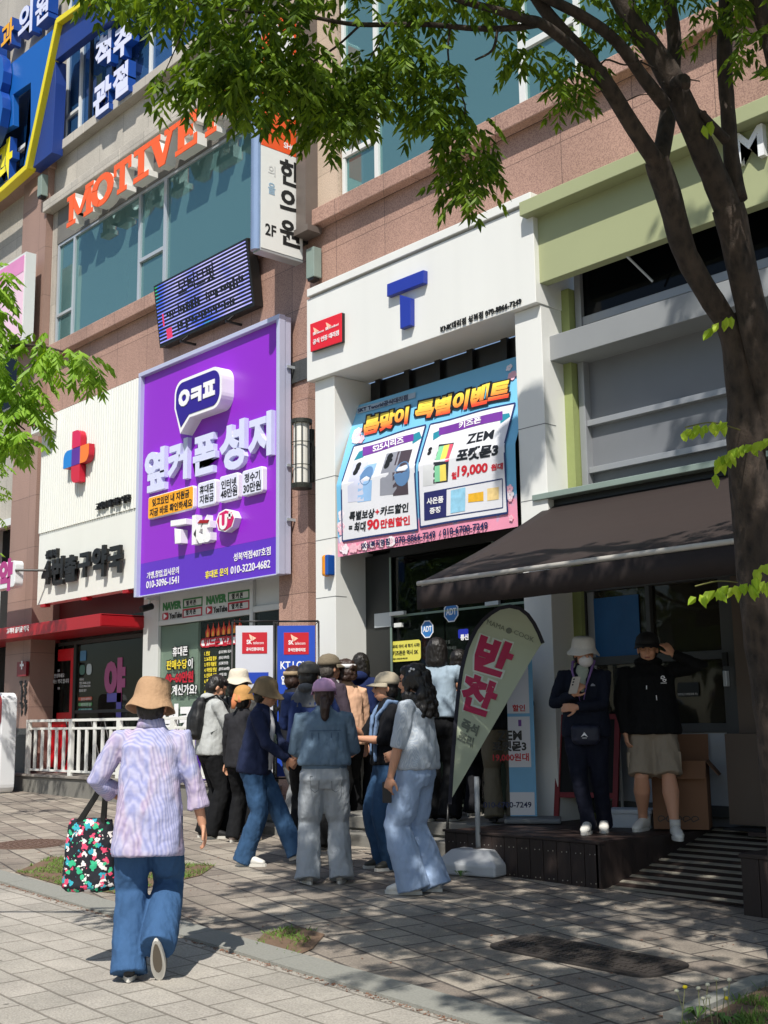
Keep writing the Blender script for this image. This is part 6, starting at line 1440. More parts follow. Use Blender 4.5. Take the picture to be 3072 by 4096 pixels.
# young bright shoots on the trunk
YG = Leaves()
def shoot(px_, n, D): 
    YG = Leaves()
    for i in range(n):
        t = i/(max(1,n-1)); x = px_[0][0]*(1-t)+px_[1][0]*t; y = px_[0][1]*(1-t)+px_[1][1]*t-14*math.sin(t*3.1)
        for q in range(2):
            c = PD(x+random.uniform(-9,9), y+random.uniform(-8,8), D-random.uniform(0,.12)); d = (CR*random.uniform(-.7,.3)+Vector((0,0,-1))*random.uniform(.4,1.1)-CF*random.uniform(-.2,.5)).normalized(); YG.leaf(c, d, -CF, random.uniform(.055,.085), random.uniform(.032,.045))
    YG.build('young_shoot', LEAFY, TR)
shoot(((2930,1268),(2850,1315)), 4, 6.7); shoot(((2905,1690),(2740,1730)), 7, 6.6); shoot(((3072,1760),(2880,1830)), 9, 6.6); shoot(((2950,1790),(2870,1900)), 4, 6.6)
shoot(((3080,2330),(2790,2385)), 13, 6.5); shoot(((3090,2250),(3000,2340)), 5, 6.5); shoot(((2850,480),(2810,500)), 2, 6.6)

for pts in ([(2950,2330,6.8),(2870,2325,6.55),(2780,2345,6.5)], [(2960,1720,6.8),(2850,1690,6.6),(2740,1710,6.6)], [(2990,1790,6.8),(2930,1800,6.6),(2880,1850,6.6)]): bb = MB(); limb(bb, [(x, y, D, 3) for x, y, D in pts], 5, 4, .002); bb.build('shoot_twig', mat('twig_green','6b6a34',.7), TR)
# second tree: its branch enters from the left
T2 = thing('street_tree', 'leafy branch of a second tree with bright green leaves entering at the left edge', 'tree', (-10.5, 3.9, .1))
LB = Leaves(); bb = MB()
def b2(pts): limb(bb, [(x, y, D, r) for x, y, D, r in pts], 7, 4, .004)
base = PD(-900, 3500, 8.0)
LB2 = lambda n, xr, yr, Dr, sh=None: mass(LB, n, xr, yr, Dr, sh, .065, 11, .9)
LB2(34, (-200,60), (1040,1300), (6.4,7.0)); LB2(90, (-300,230), (1290,1640), (6.4,7.1), lambda x, y: y > 1290+max(0,x)*.15 and y < 1640-max(0,x-100)*.8)
LB2(16, (230,400), (1390,1480), (6.4,6.7), lambda x, y: abs(y-(1385+(x-230)*.5)) < 35); LB2(34, (40,170), (1500,1700), (6.5,6.9), lambda x, y: y < 1560+x*.8); LB2(22, (-100,120), (1690,1800), (6.5,6.9), lambda x, y: abs(y-(1700+x*.5)) < 45)
b2([(-900,1700,7.2,18),(-500,1500,7.0,12),(-100,1420,6.8,14),(120,1380,6.7,6),(330,1430,6.6,3)]); b2([(-500,1500,7.0,20),(-200,1300,6.9,10),(-20,1150,6.8,4)]); b2([(-300,1560,6.9,14),(-50,1620,6.8,6),(100,1720,6.8,3)])
trunk2 = [(-900,1700,7.2,20),(-980,2300,7.3,60),(-1000,3000,7.4,90),(-1010,3560,7.5,110)]
limb(bb, trunk2, 12, 5, .01)
bb.build('trunk', BARK, T2, smooth=True)
# its crown outside the view casts the leaf shade on the pharmacy sign and pier
k = 0
while k < 420:
    g = Vector((random.uniform(-20.5,-16.0), 9.0, random.uniform(.3, 3.6))) if random.random() < .75 else Vector((random.uniform(-20,-11.5), random.uniform(7.3,8.9), .2))
    if g.y == 9.0 and not (g.z < 2.6+1.0*noise.noise(Vector((g.x*1.1, 0, 3)))): continue
    if noise.noise(Vector((g.x*1.6, g.z*1.6, g.y))) < -.02: continue
    t = random.uniform(3.6, 6.0); p = g+SUN*t
    x, y, z = proj(p)
    if z > .3 and 0 < x < 3100 and 0 < y < 4096: continue
    k += 1; a = random.random()*6.28; LB.spray(p, (math.cos(a), math.sin(a), random.uniform(-.6,.2)), 11, .08, .03, .22, .6)
LB.build('crown', LEAFB, T2)

# trees across the road: only their reflections show, in the dark shop glass
for k, (x, y, r, h) in enumerate(((-16,-9,3.2,7.5),(-24,-7,3.4,8),(-8,-13,3.6,8.5))):
    t_ = thing('roadside_tree', ['middle roadside tree across the road reflected in the shop glass', 'farthest roadside tree across the road reflected in the shop glass', 'nearest roadside tree across the road reflected in the shop glass'][k], 'tree', (x, y, G(x, y)), group='trees across the road')
    bb = MB(); bb.tube([(x,y,-.2),(x+.1,y,2.2),(x-.1,y+.1,h*.7)], [.2,.16,.08], 10); bb.build('trunk', BARK, t_, smooth=True)
    q = Leaves()
    for i in range(1100):
        d = Vector((random.gauss(0,1), random.gauss(0,1), random.gauss(0,.8))); d.normalize(); c = Vector((x, y, h*.62))+d*r*(random.random()**.4)*(1+.3*noise.noise(d*2.2)); q.spray(c, (d.x, d.y, -.3), 7, .30, .15, .5, .6)
    q.build('crown', LEAF, t_)
# ================================================= PEOPLE
BAKE = []
Z = Vector((0, 0, 1))
def smooth_obj(o, vox, it=4, disp=0, dsc=.1):
    m = o.modifiers.new('r', 'REMESH'); m.mode = 'VOXEL'; m.voxel_size = vox; m.use_smooth_shade = True
    if it: s = o.modifiers.new('s', 'SMOOTH'); s.factor = .6; s.iterations = it
    if disp:
        key = 'folds%.3f' % dsc; t = bpy.data.textures.get(key)
        if not t: t = bpy.data.textures.new(key, 'CLOUDS'); t.noise_scale = dsc; t.noise_depth = 2
        d = o.modifiers.new('d', 'DISPLACE'); d.texture = t; d.texture_coords = 'OBJECT'; d.strength = disp*1.15; d.mid_level = .5; t2 = bpy.data.textures.get('creases') or bpy.data.textures.new('creases', 'CLOUDS'); t2.noise_scale = .07; d2 = o.modifiers.new('d2', 'DISPLACE'); d2.texture = t2; d2.texture_coords = 'OBJECT'; d2.strength = disp*.38; d2.mid_level = .5
        if 'crease_axes' not in bpy.data.objects:
            e = bpy.data.objects.new('crease_axes', None); e.scale = (3.2, 3.2, .8); e.rotation_euler = (.5, .3, 0); COL.objects.link(e)
        d2.texture_coords_object = bpy.data.objects['crease_axes']
        if 'fold_axes' not in bpy.data.objects: 
            e = bpy.data.objects.new('fold_axes', None); e.scale = (1, 1, 2.2); COL.objects.link(e)
        d.texture_coords_object = bpy.data.objects['fold_axes']
    BAKE.append(o); return o
def loft(b, secs, seg=20, m=0):
    """closed surface through elliptical rings (centre, axis a, ra, axis b, rb)"""
    vs = []; fs = []
    for c, A, ra, Bx, rb in secs:
        for k in range(seg):
            t = 2*math.pi*k/seg; ct, st = math.cos(t), math.sin(t)
            q = 2.4; ct2 = math.copysign(abs(ct)**(2/q), ct); st2 = math.copysign(abs(st)**(2/q), st); vs.append(c + A*(ra*ct2) + Bx*(rb*st2))
    n = len(secs)
    for i in range(n-1):
        for k in range(seg): fs.append((i*seg+k, i*seg+(k+1)%seg, (i+1)*seg+(k+1)%seg, (i+1)*seg+k))
    fs.append(tuple(range(seg-1, -1, -1))); fs.append(tuple((n-1)*seg+k for k in range(seg)))
    return b.add(vs, fs, m)
def ik(a, c, l1, l2, pole):
    d = c-a; L_ = d.length
    if L_ > (l1+l2)*.999: c = a+d*((l1+l2)*.999/L_); d = c-a; L_ = d.length
    x = (l1*l1-l2*l2+L_*L_)/(2*L_); h = math.sqrt(max(0, l1*l1-x*x)); u = d.normalized(); p = pole-u*pole.dot(u); p.normalize(); return a+u*x+p*h, c
def cloth(name, col, rough=.85, var=.1, bs=14, bump=.35, fine=None):
    return mat(name, col, rough, 0, var, 5, bump=bump, bs=bs, spec=.25, stretch=(1,1,.55), bd=.035)
def denim(name, col, var=.28):
    m = mat(name, col, .85, 0, var, 7, bump=.4, bs=20, spec=.2, stretch=(1,1,.45), bd=.035); return m
def stripes(name, c1, c2, freq, ang, moire=None):
    if name in _M: return _M[name]
    m, nt, b = _nodes(name); L = nt.links.new; N = nt.nodes.new
    tc = N('ShaderNodeTexCoord'); mp = N('ShaderNodeMapping'); mp.inputs['Rotation'].default_value = (0,0,-ang); L(tc.outputs['Object'], mp.inputs[0])
    w_ = N('ShaderNodeTexWave'); w_.bands_direction = 'X'; w_.inputs['Scale'].default_value = freq; w_.inputs['Distortion'].default_value = .0; L(mp.outputs[0], w_.inputs[0])
    mx = N('ShaderNodeMix'); mx.data_type = 'RGBA'; mx.inputs['A'].default_value = rgb(c1); mx.inputs['B'].default_value = rgb(c2); L(w_.outputs[0], mx.inputs['Factor']); out = mx
    if moire:
        mp2 = N('ShaderNodeMapping'); mp2.inputs['Rotation'].default_value = (0,0,-ang); mp2.inputs['Scale'].default_value = (1,1,.45); L(tc.outputs['Object'], mp2.inputs[0])
        n = N('ShaderNodeTexNoise'); n.inputs['Scale'].default_value = 7; n.inputs['Detail'].default_value = 1.5; n.inputs['Distortion'].default_value = 1.2; L(mp2.outputs[0], n.inputs[0])
        r = N('ShaderNodeValToRGB'); e = r.color_ramp.elements; e[0].position = .40; e[0].color = rgb(moire[0]); e[1].position = .60; e[1].color = rgb(moire[1]); q = e.new(.5); q.color = rgb(c1); L(n.outputs[0], r.inputs[0])
        m2 = N('ShaderNodeMix'); m2.data_type = 'RGBA'; m2.inputs['Factor'].default_value = .30; L(mx.outputs['Result'], m2.inputs['A']); L(r.outputs[0], m2.inputs['B']); out = m2
    L(out.outputs['Result'], b.inputs['Base Color']); b.inputs['Roughness'].default_value = .85; b.inputs['Specular IOR Level'].default_value = .2
    n = N('ShaderNodeTexNoise'); n.inputs['Scale'].default_value = 12; L(tc.outputs['Object'], n.inputs[0]); bp = N('ShaderNodeBump'); bp.inputs['Strength'].default_value = .4; bp.inputs['Distance'].default_value = .035; L(n.outputs[0], bp.inputs['Height']); L(bp.outputs[0], b.inputs['Normal'])
    _M[name] = m; return m
SKIN = mat('skin', 'c08e72', .55, 0, .08, 12, spec=.35); SKIN.node_tree.nodes['Principled BSDF'].inputs['Subsurface Weight'].default_value = .08
HAIRB = mat('hair_black', '15110f', .45, 0, .4, 40, bump=.6, bs=90, stretch=(1,1,.15)); HAIRBR = mat('hair_brown', '33211a', .5, 0, .4, 40, bump=.6, bs=90, stretch=(1,1,.15))
HAIRG = mat('hair_grey', '4a4540', .6, 0, .4, 60, bump=.5, bs=120)
SHW = mat('shoe_white', 'd4d2cc', .55, 0, .08, 20); SHB = mat('shoe_black', '1a1a1c', .6, 0, .15, 20); SOLE = mat('sole_white', 'cfccc4', .6); SHG = mat('shoe_grey', 'a09a92', .6, 0, .1, 20)
def hand(b, w_, d, n, s, curl=.5, side=1, spread=.1):
    """palm and five bent fingers; d = pointing direction, n = back of the hand"""
    d = d.normalized(); n = (n-d*n.dot(d)).normalized(); t = d.cross(n)*side      # t points to the thumb side
    pc = w_+d*.045*s
    loft(b, [(w_, t, .024*s, n, .019*s), (w_+d*.03*s, t, .036*s, n, .017*s), (w_+d*.075*s, t, .040*s, n, .014*s), (w_+d*.088*s, t, .036*s, n, .010*s)], 10)
    for k in range(4):
        off = (1.5-k)*.0205*s; ln = (.072,.080,.074,.058)[k]*s; r = (.0095,.0098,.0092,.0082)[k]*s
        p = w_+d*.078*s+t*off; dd = (d+t*(1.5-k)*spread*.12).normalized(); c = curl*(1+.12*((k*7)%3-1)); P = [p]; 
        for q in range(3):
            c_ = c*(.7 if q == 0 else 1.0); dd = (dd*math.cos(c_)-n*math.sin(c_)).normalized(); p = p+dd*ln*(.42,.33,.25)[q]; P.append(p)
        b.tube(P, [r, r*.98, r*.9, r*.7], 7)
    p = w_+d*.02*s+t*.028*s; dd = (d*.7+t*.75-n*.25).normalized(); P = [p]
    for q in range(3): p = p+dd*(.034,.03,.024)[q]*s; P.append(p); dd = (dd+d*.35-n*.25*curl-t*.15).normalized()
    b.tube(P, [.013*s,.0115*s,.0105*s,.008*s], 7)
def person(label, px, top, rel, z=None, grp='people waiting in the crowd before the store', lean=0, feet=None, hands=None, elb=None, head=(0,0), hat=None, hair='short', hairm=None, topw=None, legw=None, shoe=None, sole=None, sleeve=1.0, hem=.50, toph=None, flare=.075, hemw=.17, slim=1.0, vox=.011, face=False, curl=.6, cuff=.036, Hadd=0, shorts=0, detail=None, opened=None):
    if z is None: g = PG(*px)
    else: d = ray(*px); g = CAM+d*((z-CAM_H)/d.z)
    base = Vector((g.x, g.y, g.z)); hd = math.hypot(g.x, g.y)
    zt_ = CAM_H+ray(px[0], top).z*hd/math.hypot(*ray(px[0], top)[:2]); H = (zt_-g.z)/(1+Hadd); s = H/1.65
    A = Vector((g.x, g.y, 0)).normalized(); Rr = Vector((A.y, -A.x, 0)); a = math.radians(rel)
    F = A*math.cos(a)+Rr*math.sin(a); L_ = Vector((-F.y, F.x, 0))
    T = thing('person', label, 'person', tuple(base), group=None)
    P = lambda f, l, u: base+F*(f*s)+L_*(l*s)+Z*(u*s)
    feet = feet or [(0,.10,0,8,0), (.02,-.10,0,-8,0)]
    hands = hands or [(.10,.27,.78), (.10,-.27,.78)]; elb = elb or [(-.6,.8,-.2), (-.6,-.8,-.2)]
    ca, sa = math.cos(math.radians(lean)), math.sin(math.radians(lean))
    hipc = P(0,0,.86); up = (Z*ca+F*sa).normalized(); Fv = (F*ca-Z*sa).normalized()
    spine = lambda u: hipc+up*((u-.86)*s)      # u in metres for a 1.65 m person
    neck = spine(1.40); w_ = slim
    sh = [spine(1.345)+L_*(.165*w_*s), spine(1.345)-L_*(.165*w_*s)]
    hip = [P(0,.085,.86), P(0,-.085,.86)]
    # legs
    kn = []; an = []
    for i in range(2):
        f, l, u, yw, pt = feet[i]; ak = P(f-.03, l, u+.085+max(0, math.sin(math.radians(-pt)))*.10); k_, c_ = ik(hip[i], ak, .40*s, .41*s, F+L_*(.1 if i == 0 else -.1)); kn.append(k_); an.append(c_)
    el = []; wr = []
    for i in range(2):
        t = P(*hands[i]); pl = F*elb[i][0]+L_*elb[i][1]+Z*elb[i][2]; e_, c_ = ik(sh[i], t, .285*s, .245*s, pl); el.append(e_); wr.append(c_)
    # head frame
    hy, hp_ = math.radians(head[0]), math.radians(head[1]); Hf = (Fv*math.cos(hy)-L_*math.sin(hy)); Hf.normalize(); Hl = Z.cross(Hf).normalized(); Hf = (Hf*math.cos(hp_)+Z*math.sin(hp_)).normalized(); Hu = Hf.cross(Hl).normalized()
    hc = neck+up*.13*s+Hf*.02*s; hq = lambda f, l, u: hc+Hf*(f*s)+Hl*(l*s)+Hu*(u*s)
    RM = Matrix((Hf, Hl, Hu)).transposed()
    # ---- body
    b = MB()
    b.ell(hq(-.005,0,.025), .098*s, .078*s, .098*s, 18, 12, RM); b.ell(hq(.02,0,-.045), .075*s, .062*s, .075*s, 16, 10, RM); b.ell(hq(.045,0,-.085), .035*s, .04*s, .03*s, 10, 7, RM)
    b.tube([hq(.088,0,.02), hq(.108,0,-.025), hq(.095,0,-.035)], [.010*s,.015*s,.012*s], 8)
    b.ell(hq(.088,0,-.062), .012*s, .026*s, .007*s, 8, 6, RM); b.ell(hq(.086,0,-.076), .012*s, .022*s, .008*s, 8, 6, RM)
    b.ell(hq(.07,0,.045), .025*s, .06*s, .012*s, 10, 6, RM)
    for q in (-1, 1): b.ell(hq(-.005,q*.079,-.01), .018*s, .010*s, .032*s, 8, 6, RM); b.ell(hq(.058,q*.035,-.03), .03*s, .028*s, .03*s, 8, 6, RM)
    b.tube([neck-up*.06*s, neck+up*.03*s, hq(-.02,0,-.04)], [.062*s,.054*s,.056*s], 12)
    loft(b, [(spine(.80), Fv, .07*s, L_, .10*s), (spine(.95), Fv, .09*s, L_, .135*s*w_), (spine(1.08), Fv, .085*s, L_, .12*s*w_), (spine(1.25), Fv, .09*s, L_, .145*s*w_), (spine(1.33), Fv, .065*s, L_, .105*s*w_), (spine(1.40), Fv, .045*s, L_, .07*s)], 16)
    for i in range(2):
        q = 1 if i == 0 else -1
        b.tube([sh[i]-L_*q*.03*s-up*.02*s, sh[i]-up*.01*s, sh[i].lerp(el[i], .5), el[i], el[i].lerp(wr[i], .35), wr[i]], [.034*s,.040*s,.042*s,.037*s,.037*s,.025*s], 12)
        d = (wr[i]-el[i]).normalized(); n_ = (detail or {}).get('hn%d' % i); 
        n_ = (F*n_[0]+L_*n_[1]+Z*n_[2]) if n_ else (L_*q+F*.2); dd = (detail or {}).get('hd%d' % i); dd = (F*dd[0]+L_*dd[1]+Z*dd[2]).normalized() if dd else d
        hand(b, wr[i]-d*.006*s, dd, n_, s*.98, curl if isinstance(curl, float) else curl[i], side=-q)
        b.tube([hip[i]+Z*.03*s, hip[i].lerp(kn[i], .45), kn[i], kn[i].lerp(an[i], .3), kn[i].lerp(an[i], .8), an[i]-Z*.02*s], [.085*s,.078*s,.058*s,.056*s*w_,.04*s,.038*s], 14)
    smooth_obj(b.build('body', SKIN, T), .0062 if (face or vox < .01) else .008, 3)
    if face:
        eb = MB()
        for q in (-1, 1):
            e = MB().ell(hq(.083,q*.031,.012), .010*s, .015*s, .0065*s, 10, 6, RM).build('eye', mat('eye_dark','1b1310',.3), T, smooth=True)
            MB().tube([hq(.086,q*.016,.031), hq(.088,q*.03,.036), hq(.074,q*.05,.031)], [.004*s,.005*s,.003*s], 6).build('eyebrow', HAIRB, T, smooth=True)
        MB().ell(hq(.0955,0,-.0685), .006*s, .024*s, .005*s, 10, 5, RM).build('mouth', mat('lip','8f4b42',.5), T, smooth=True)
    # ---- trousers
    if legw:
        b = MB(); ext = hem
        tz_ = min(1.02, hem*1.65+.06)
        secs = [(P(0,0,.76), F, .10*s, L_, .155*s*w_), (P(0,0,.84), F, .126*s*w_, L_, .178*s*w_)]
        if tz_ > .92: secs.append((P(0,0,.93), F, .118*s*w_, L_, .165*s*w_))
        kz = (tz_-.84)/.18; secs.append((P(0,0,tz_), F, (.126-.018*kz)*s*w_, L_, (.178-.028*kz)*s*w_)); loft(b, secs, 18)
        for i in range(2):
            k_, a_ = kn[i], an[i]; q = 1 if i == 0 else -1
            if shorts:
                e_ = hip[i].lerp(k_, .97); b.tube([hip[i]+Z*.03*s, hip[i].lerp(k_, .4), e_], [.115*s,.115*s,.112*s], 16)
            else:
                d = (a_-k_).normalized(); lo = a_+d*.052*s
                pts = [hip[i]+Z*.03*s, hip[i].lerp(k_, .35), hip[i].lerp(k_, .75), k_, k_.lerp(lo, .35), k_.lerp(lo, .7), lo]; fl = flare
                b.tube(pts, [.105*s*w_,.100*s*w_,(.085*.6+fl*.45)*s*w_,(.035+fl*.55)*s,(.015+fl*.82)*s,fl*s,fl*1.04*s], 18)
        o = smooth_obj(b.build('shorts' if shorts else 'trousers', legw, T), vox, 3, .022, .07)
    # ---- shoes
    for i in range(2):
        f, l, u, yw, pt = feet[i]; y_ = math.radians(yw); Sf = (F*math.cos(y_)+L_*math.sin(y_)); p_ = math.radians(pt); Su = (Z*math.cos(p_)-Sf*math.sin(p_)); Sf2 = (Sf*math.cos(p_)+Z*math.sin(p_)); Sl = Z.cross(Sf)
        o_ = an[i]-Z*.085*s+F*.03*s if pt == 0 else an[i]-Su*.085*s+Sf2*.03*s
        k = lambda ff, uu: o_+Sf2*(ff*s)+Su*(uu*s)
        b = MB(); loft(b, [(k(-.095,.055), Su, .03*s, Sl, .024*s), (k(-.075,.06), Su, .042*s, Sl, .036*s), (k(-.02,.068), Su, .052*s, Sl, .038*s), (k(.04,.06), Su, .045*s, Sl, .040*s), (k(.10,.045), Su, .032*s, Sl, .046*s), (k(.145,.036), Su, .024*s, Sl, .040*s), (k(.168,.032), Su, .014*s, Sl, .022*s)], 14)
        b.tube([k(-.03,.08), k(-.035,.125)], [.042*s,.038*s], 12)
        so_ = b.build('shoe', shoe or SHW, T, smooth=True); BAKE.append(so_); md = so_.modifiers.new('sub', 'SUBSURF'); md.levels = 1; md.render_levels = 1
        b = MB(); N_ = 18; out = []
        for j in range(N_):
            t = 2*math.pi*j/N_; ff = .038+.142*math.cos(t); ll = (.040+.010*math.cos(t))*math.sin(t); out.append((ff, ll))
        vs = [k(ff, 0)+Sl*(ll*s) for ff, ll in out]+[k(ff, .026)+Sl*(ll*1.04*s) for ff, ll in out]
        if pt < -20: tr_ = MB().add([k(.02+(ff-.038)*.72, -.003)+Sl*(ll*.62*s) for ff, ll in out]+[k(.02+(ff-.038)*.72, .001)+Sl*(ll*.62*s) for ff, ll in out], [tuple(range(N_-1,-1,-1))]+[(j, (j+1)%N_, N_+(j+1)%N_, N_+j) for j in range(N_)]).build('tread', mat('tread_tan','6f665a',.8), so_)
        b.add(vs, [tuple(range(N_-1,-1,-1)), tuple(range(N_, 2*N_))]+[(j, (j+1)%N_, N_+(j+1)%N_, N_+j) for j in range(N_)]); b.build('sole', sole or SOLE, so_)
    # ---- top
    if topw:
        b = MB(); hu = hem; tb = toph or (1.0, 1.0); hz = hem*1.65
        if hz < .95: hemw = max(hemw, .197*w_); tb = (max(tb[0], 1.22*w_), tb[1])
        else: hemw = max(hemw, .178*w_); tb = (max(tb[0], 1.10*w_), tb[1])
        secs = [(spine(hu*1.65), Fv, .118*s*tb[0], L_, (.0+hemw)*s), (spine(hu*1.65+.03), Fv, .122*s*tb[0], L_, (hemw+.004)*s), (spine(.5*(hu*1.65+1.2)), Fv, .118*s*tb[0], L_, (hemw*.5+.085*w_)*s), (spine(1.20), Fv, .120*s*tb[1], L_, .165*s*w_), (spine(1.29), Fv, .112*s*tb[1], L_, .172*s*w_), (spine(1.35), Fv, .092*s, L_, .140*s*w_), (spine(1.39), Fv, .078*s, L_, .105*s), (spine(1.415), Fv, .062*s, L_, .078*s), (spine(1.445), Fv, .058*s, L_, .062*s)]
        loft(b, secs, 24)
        for i in range(2):
            q = 1 if i == 0 else -1; e_ = el[i].lerp(wr[i], max(0, sleeve*2-1)*.97) if sleeve > .5 else sh[i].lerp(el[i], sleeve*2)
            if sleeve > .5: b.tube([sh[i]-L_*q*.05*s, sh[i]+up*.002, sh[i].lerp(el[i], .5), el[i], el[i].lerp(e_, .6), e_], [.052*s,.066*s,.064*s,.057*s,(.05+cuff)*.55*s,cuff*1.15*s], 16)
            else: b.tube([sh[i]-L_*q*.05*s, sh[i]+up*.002, e_], [.052*s,.066*s,.067*s], 16)
        smooth_obj(b.build((detail or {}).get('topname', 'jacket'), topw, T), vox, 3, .02, .065)
    # ---- hair
    hm = hairm or HAIRB
    b = MB()
    if hair in ('short', 'bob', 'long', 'pony', 'curly', 'bald'):
        if hair == 'bald': loft(b, [(hq(-.04,0,-.05), Hf, .068*s, Hl, .080*s), (hq(-.035,0,.0), Hf, .075*s, Hl, .084*s), (hq(-.035,0,.045), Hf, .070*s, Hl, .078*s)], 16)
        else:
            b.ell(hq(-.022,0,.038), .102*s, .090*s, .098*s, 18, 12, RM)
            b.ell(hq(-.045,0,-.02), .075*s, .086*s, .085*s, 16, 10, RM)
            if hat is None: b.ell(hq(.03,0,.085), .06*s, .074*s, .042*s, 14, 8, RM)
        if hair == 'bob':
            loft(b, [(hq(-.03,0,.05), Hf, .09*s, Hl, .095*s), (hq(-.035,0,-.03), Hf, .085*s, Hl, .104*s), (hq(-.04,0,-.10), Hf, .08*s, Hl, .105*s), (hq(-.042,0,-.145), Hf, .065*s, Hl, .09*s)], 18)
        if hair == 'long':
            loft(b, [(hq(-.03,0,.05), Hf, .09*s, Hl, .095*s), (hq(-.04,0,-.05), Hf, .085*s, Hl, .105*s), (hq(-.055,0,-.15), Hf, .075*s, Hl, .12*s), (hq(-.07,0,-.24), Hf, .06*s, Hl, .12*s), (hq(-.075,0,-.28), Hf, .04*s, Hl, .09*s)], 18)
        if hair == 'pony': b.tube([hq(-.10,0,-.02), hq(-.135,0,-.04), hq(-.14,0,-.11), hq(-.13,0,-.19), hq(-.12,0,-.22)], [.03*s,.04*s,.045*s,.032*s,.01*s], 12)
        if hair == 'curly':
            random.seed(int(px[0]))
            for k in range((detail or {}).get('curls', 90)):
                lo = (detail or {}).get('curl_low', -.06); u = random.uniform(lo, .10); a_ = random.uniform(.55, 5.73) if u < .06 else random.random()*6.28; r_ = .088 if u < .05 else .06
                if u < -.06: r_ = .10+.02*random.random()
                b.ell(hq(-.03+r_*math.cos(a_)*1.05, r_*math.sin(a_), u), .026*s, .026*s, .03*s, 7, 5, RM)
        o = b.build('hair', hm, T); smooth_obj(o, .009, 2, .012, .018)
    # ---- hats
    if hat: make_hat(T, hat, hq, Hf, Hl, Hu, s, RM)
    return T, dict(P=P, F=F, L=L_, s=s, wr=wr, el=el, sh=sh, hq=hq, Hf=Hf, Hl=Hl, Hu=Hu, spine=spine, up=up, Fv=Fv, an=an, kn=kn, hip=hip, RM=RM, neck=neck)
def make_hat(T, hat, hq, Hf, Hl, Hu, s, RM):
    kind, m = hat[0], hat[1]; b = MB()
    def rings(R_, seg=32, cap=True):
        vs = []; fs = []
        for (f0, u, rf, rl, wv) in R_:
            for k in range(seg):
                t = 2*math.pi*k/seg; vs.append(hq(f0+rf*math.cos(t), rl*math.sin(t), u+wv*math.sin(3*t+1.2)+wv*.5*math.sin(5*t)))
        n = len(R_)
        for i in range(n-1):
            for k in range(seg): fs.append((i*seg+k, i*seg+(k+1)%seg, (i+1)*seg+(k+1)%seg, (i+1)*seg+k))
        if cap: fs.append(tuple((n-1)*seg+k for k in range(seg)))
        return vs, fs
    f0 = -.018
    if kind == 'bucket' and hat[4] > .10:
        h0 = hq; hq = lambda f, l, u: h0(f+.006*noise.noise(Vector((l*18, u*20, 1))), l*(1.06+.05*noise.noise(Vector((f*14, u*16, 2))))-.16*(u-.05)*.6, u+.10*l*.9+.01*noise.noise(Vector((f*16, l*16, 3))))
    if kind == 'bucket':
        br, dr, ch = hat[2], hat[3], hat[4]
        vs, fs = rings([(f0,.035-dr,.105+br,.098+br,.012),(f0,.04-dr*.45,.105+br*.5,.098+br*.5,.006),(f0,.045,.112,.102,0),(f0,.06,.110,.100,0),(f0,.06+ch*.6,.103,.094,0),(f0,.06+ch*.9,.092,.084,.0),(f0,.06+ch,.070,.065,.0),(f0,.064+ch,.01,.01,0)])
    elif kind == 'cloche':
        br, dr, ch = hat[2], hat[3], hat[4]
        vs, fs = rings([(f0+.02,.02-dr,.125+br,.10+br*.7,.008),(f0+.01,.03-dr*.5,.12+br*.5,.10+br*.4,.005),(f0,.045,.112,.102,0),(f0,.09,.108,.098,0),(f0,.125,.092,.084,0),(f0,.15,.062,.056,0),(f0,.16,.01,.01,0)])
    elif kind == 'cap':
        vs, fs = rings([(f0,.030,.112,.098,0),(f0,.06,.110,.096,0),(f0,.10,.095,.084,0),(f0,.128,.062,.055,0),(f0,.14,.008,.008,0)])
    elif kind == 'visor':
        vs, fs = rings([(f0,.035,.112,.098,0),(f0,.075,.108,.094,0)], cap=False)
    o = b.add(vs, fs).build({'bucket':'bucket_hat','cloche':'cloche_hat','cap':'cap','visor':'visor_band'}[kind], m, T, smooth=True); BAKE.append(o)
    md = o.modifiers.new('s', 'SOLIDIFY'); md.thickness = .005*s; md.offset = 1
    if kind in ('bucket', 'cloche'): 
        md = o.modifiers.new('u', 'SUBSURF'); md.levels = 1; md.render_levels = 1
    if kind in ('cap', 'visor'):
        vs = []; fs = []; n = 14
        for j in range(4):
            for k in range(n+1):
                t = math.pi*(k/n-.5)*.92; r = .108+.075*j/3*math.cos(t)**.6 if math.cos(t) > 0 else .108; vs.append(hq(f0+.004+r*math.cos(t), (.096+.012*j/3)*math.sin(t), .040-.022*(j/3)-.018*abs(math.sin(t))**2*j/3))
        for j in range(3):
            for k in range(n): a_ = j*(n+1)+k; fs.append((a_, a_+1, a_+n+2, a_+n+1))
        v = MB().add(vs, fs).build('peak', hat[2] if len(hat) > 2 and not isinstance(hat[2], float) else m, o, smooth=True); md = v.modifiers.new('s', 'SOLIDIFY'); md.thickness = .005*s; BAKE.append(v)
    if kind == 'bucket':
        vs, fs = rings([(f0,.05,.1145,.1045,0),(f0,.068,.1125,.1025,0)], cap=False); MB().add(vs, fs).build('hat_band', m, o, smooth=True)
def phone_in(R_, i, T0, c_='d9d9dc', tilt=.6, lab='smartphone', label=None):
    w_ = R_['wr'][i]; s = R_['s']; n = (Z*tilt-R_['F']*(1-tilt)).normalized(); fv = (R_['F']-n*R_['F'].dot(n)).normalized()
    c = w_+R_['F']*.085*s+Z*.03*s; f = Fr(c, fv.cross(n)*-1, fv); 
    T = thing('smartphone', label, 'phone', tuple(c)); MB().prism(f, rrect(-.036,-.075,.036,.075,.01), -.004, .004).build('phone_body', mat('phone_'+c_, c_, .3), T, bevel=.002); MB().prism(f, rrect(-.032,-.07,.032,.07,.008), .0042, .0048).build('screen', mat('phone_glass','15171c',.1), T)
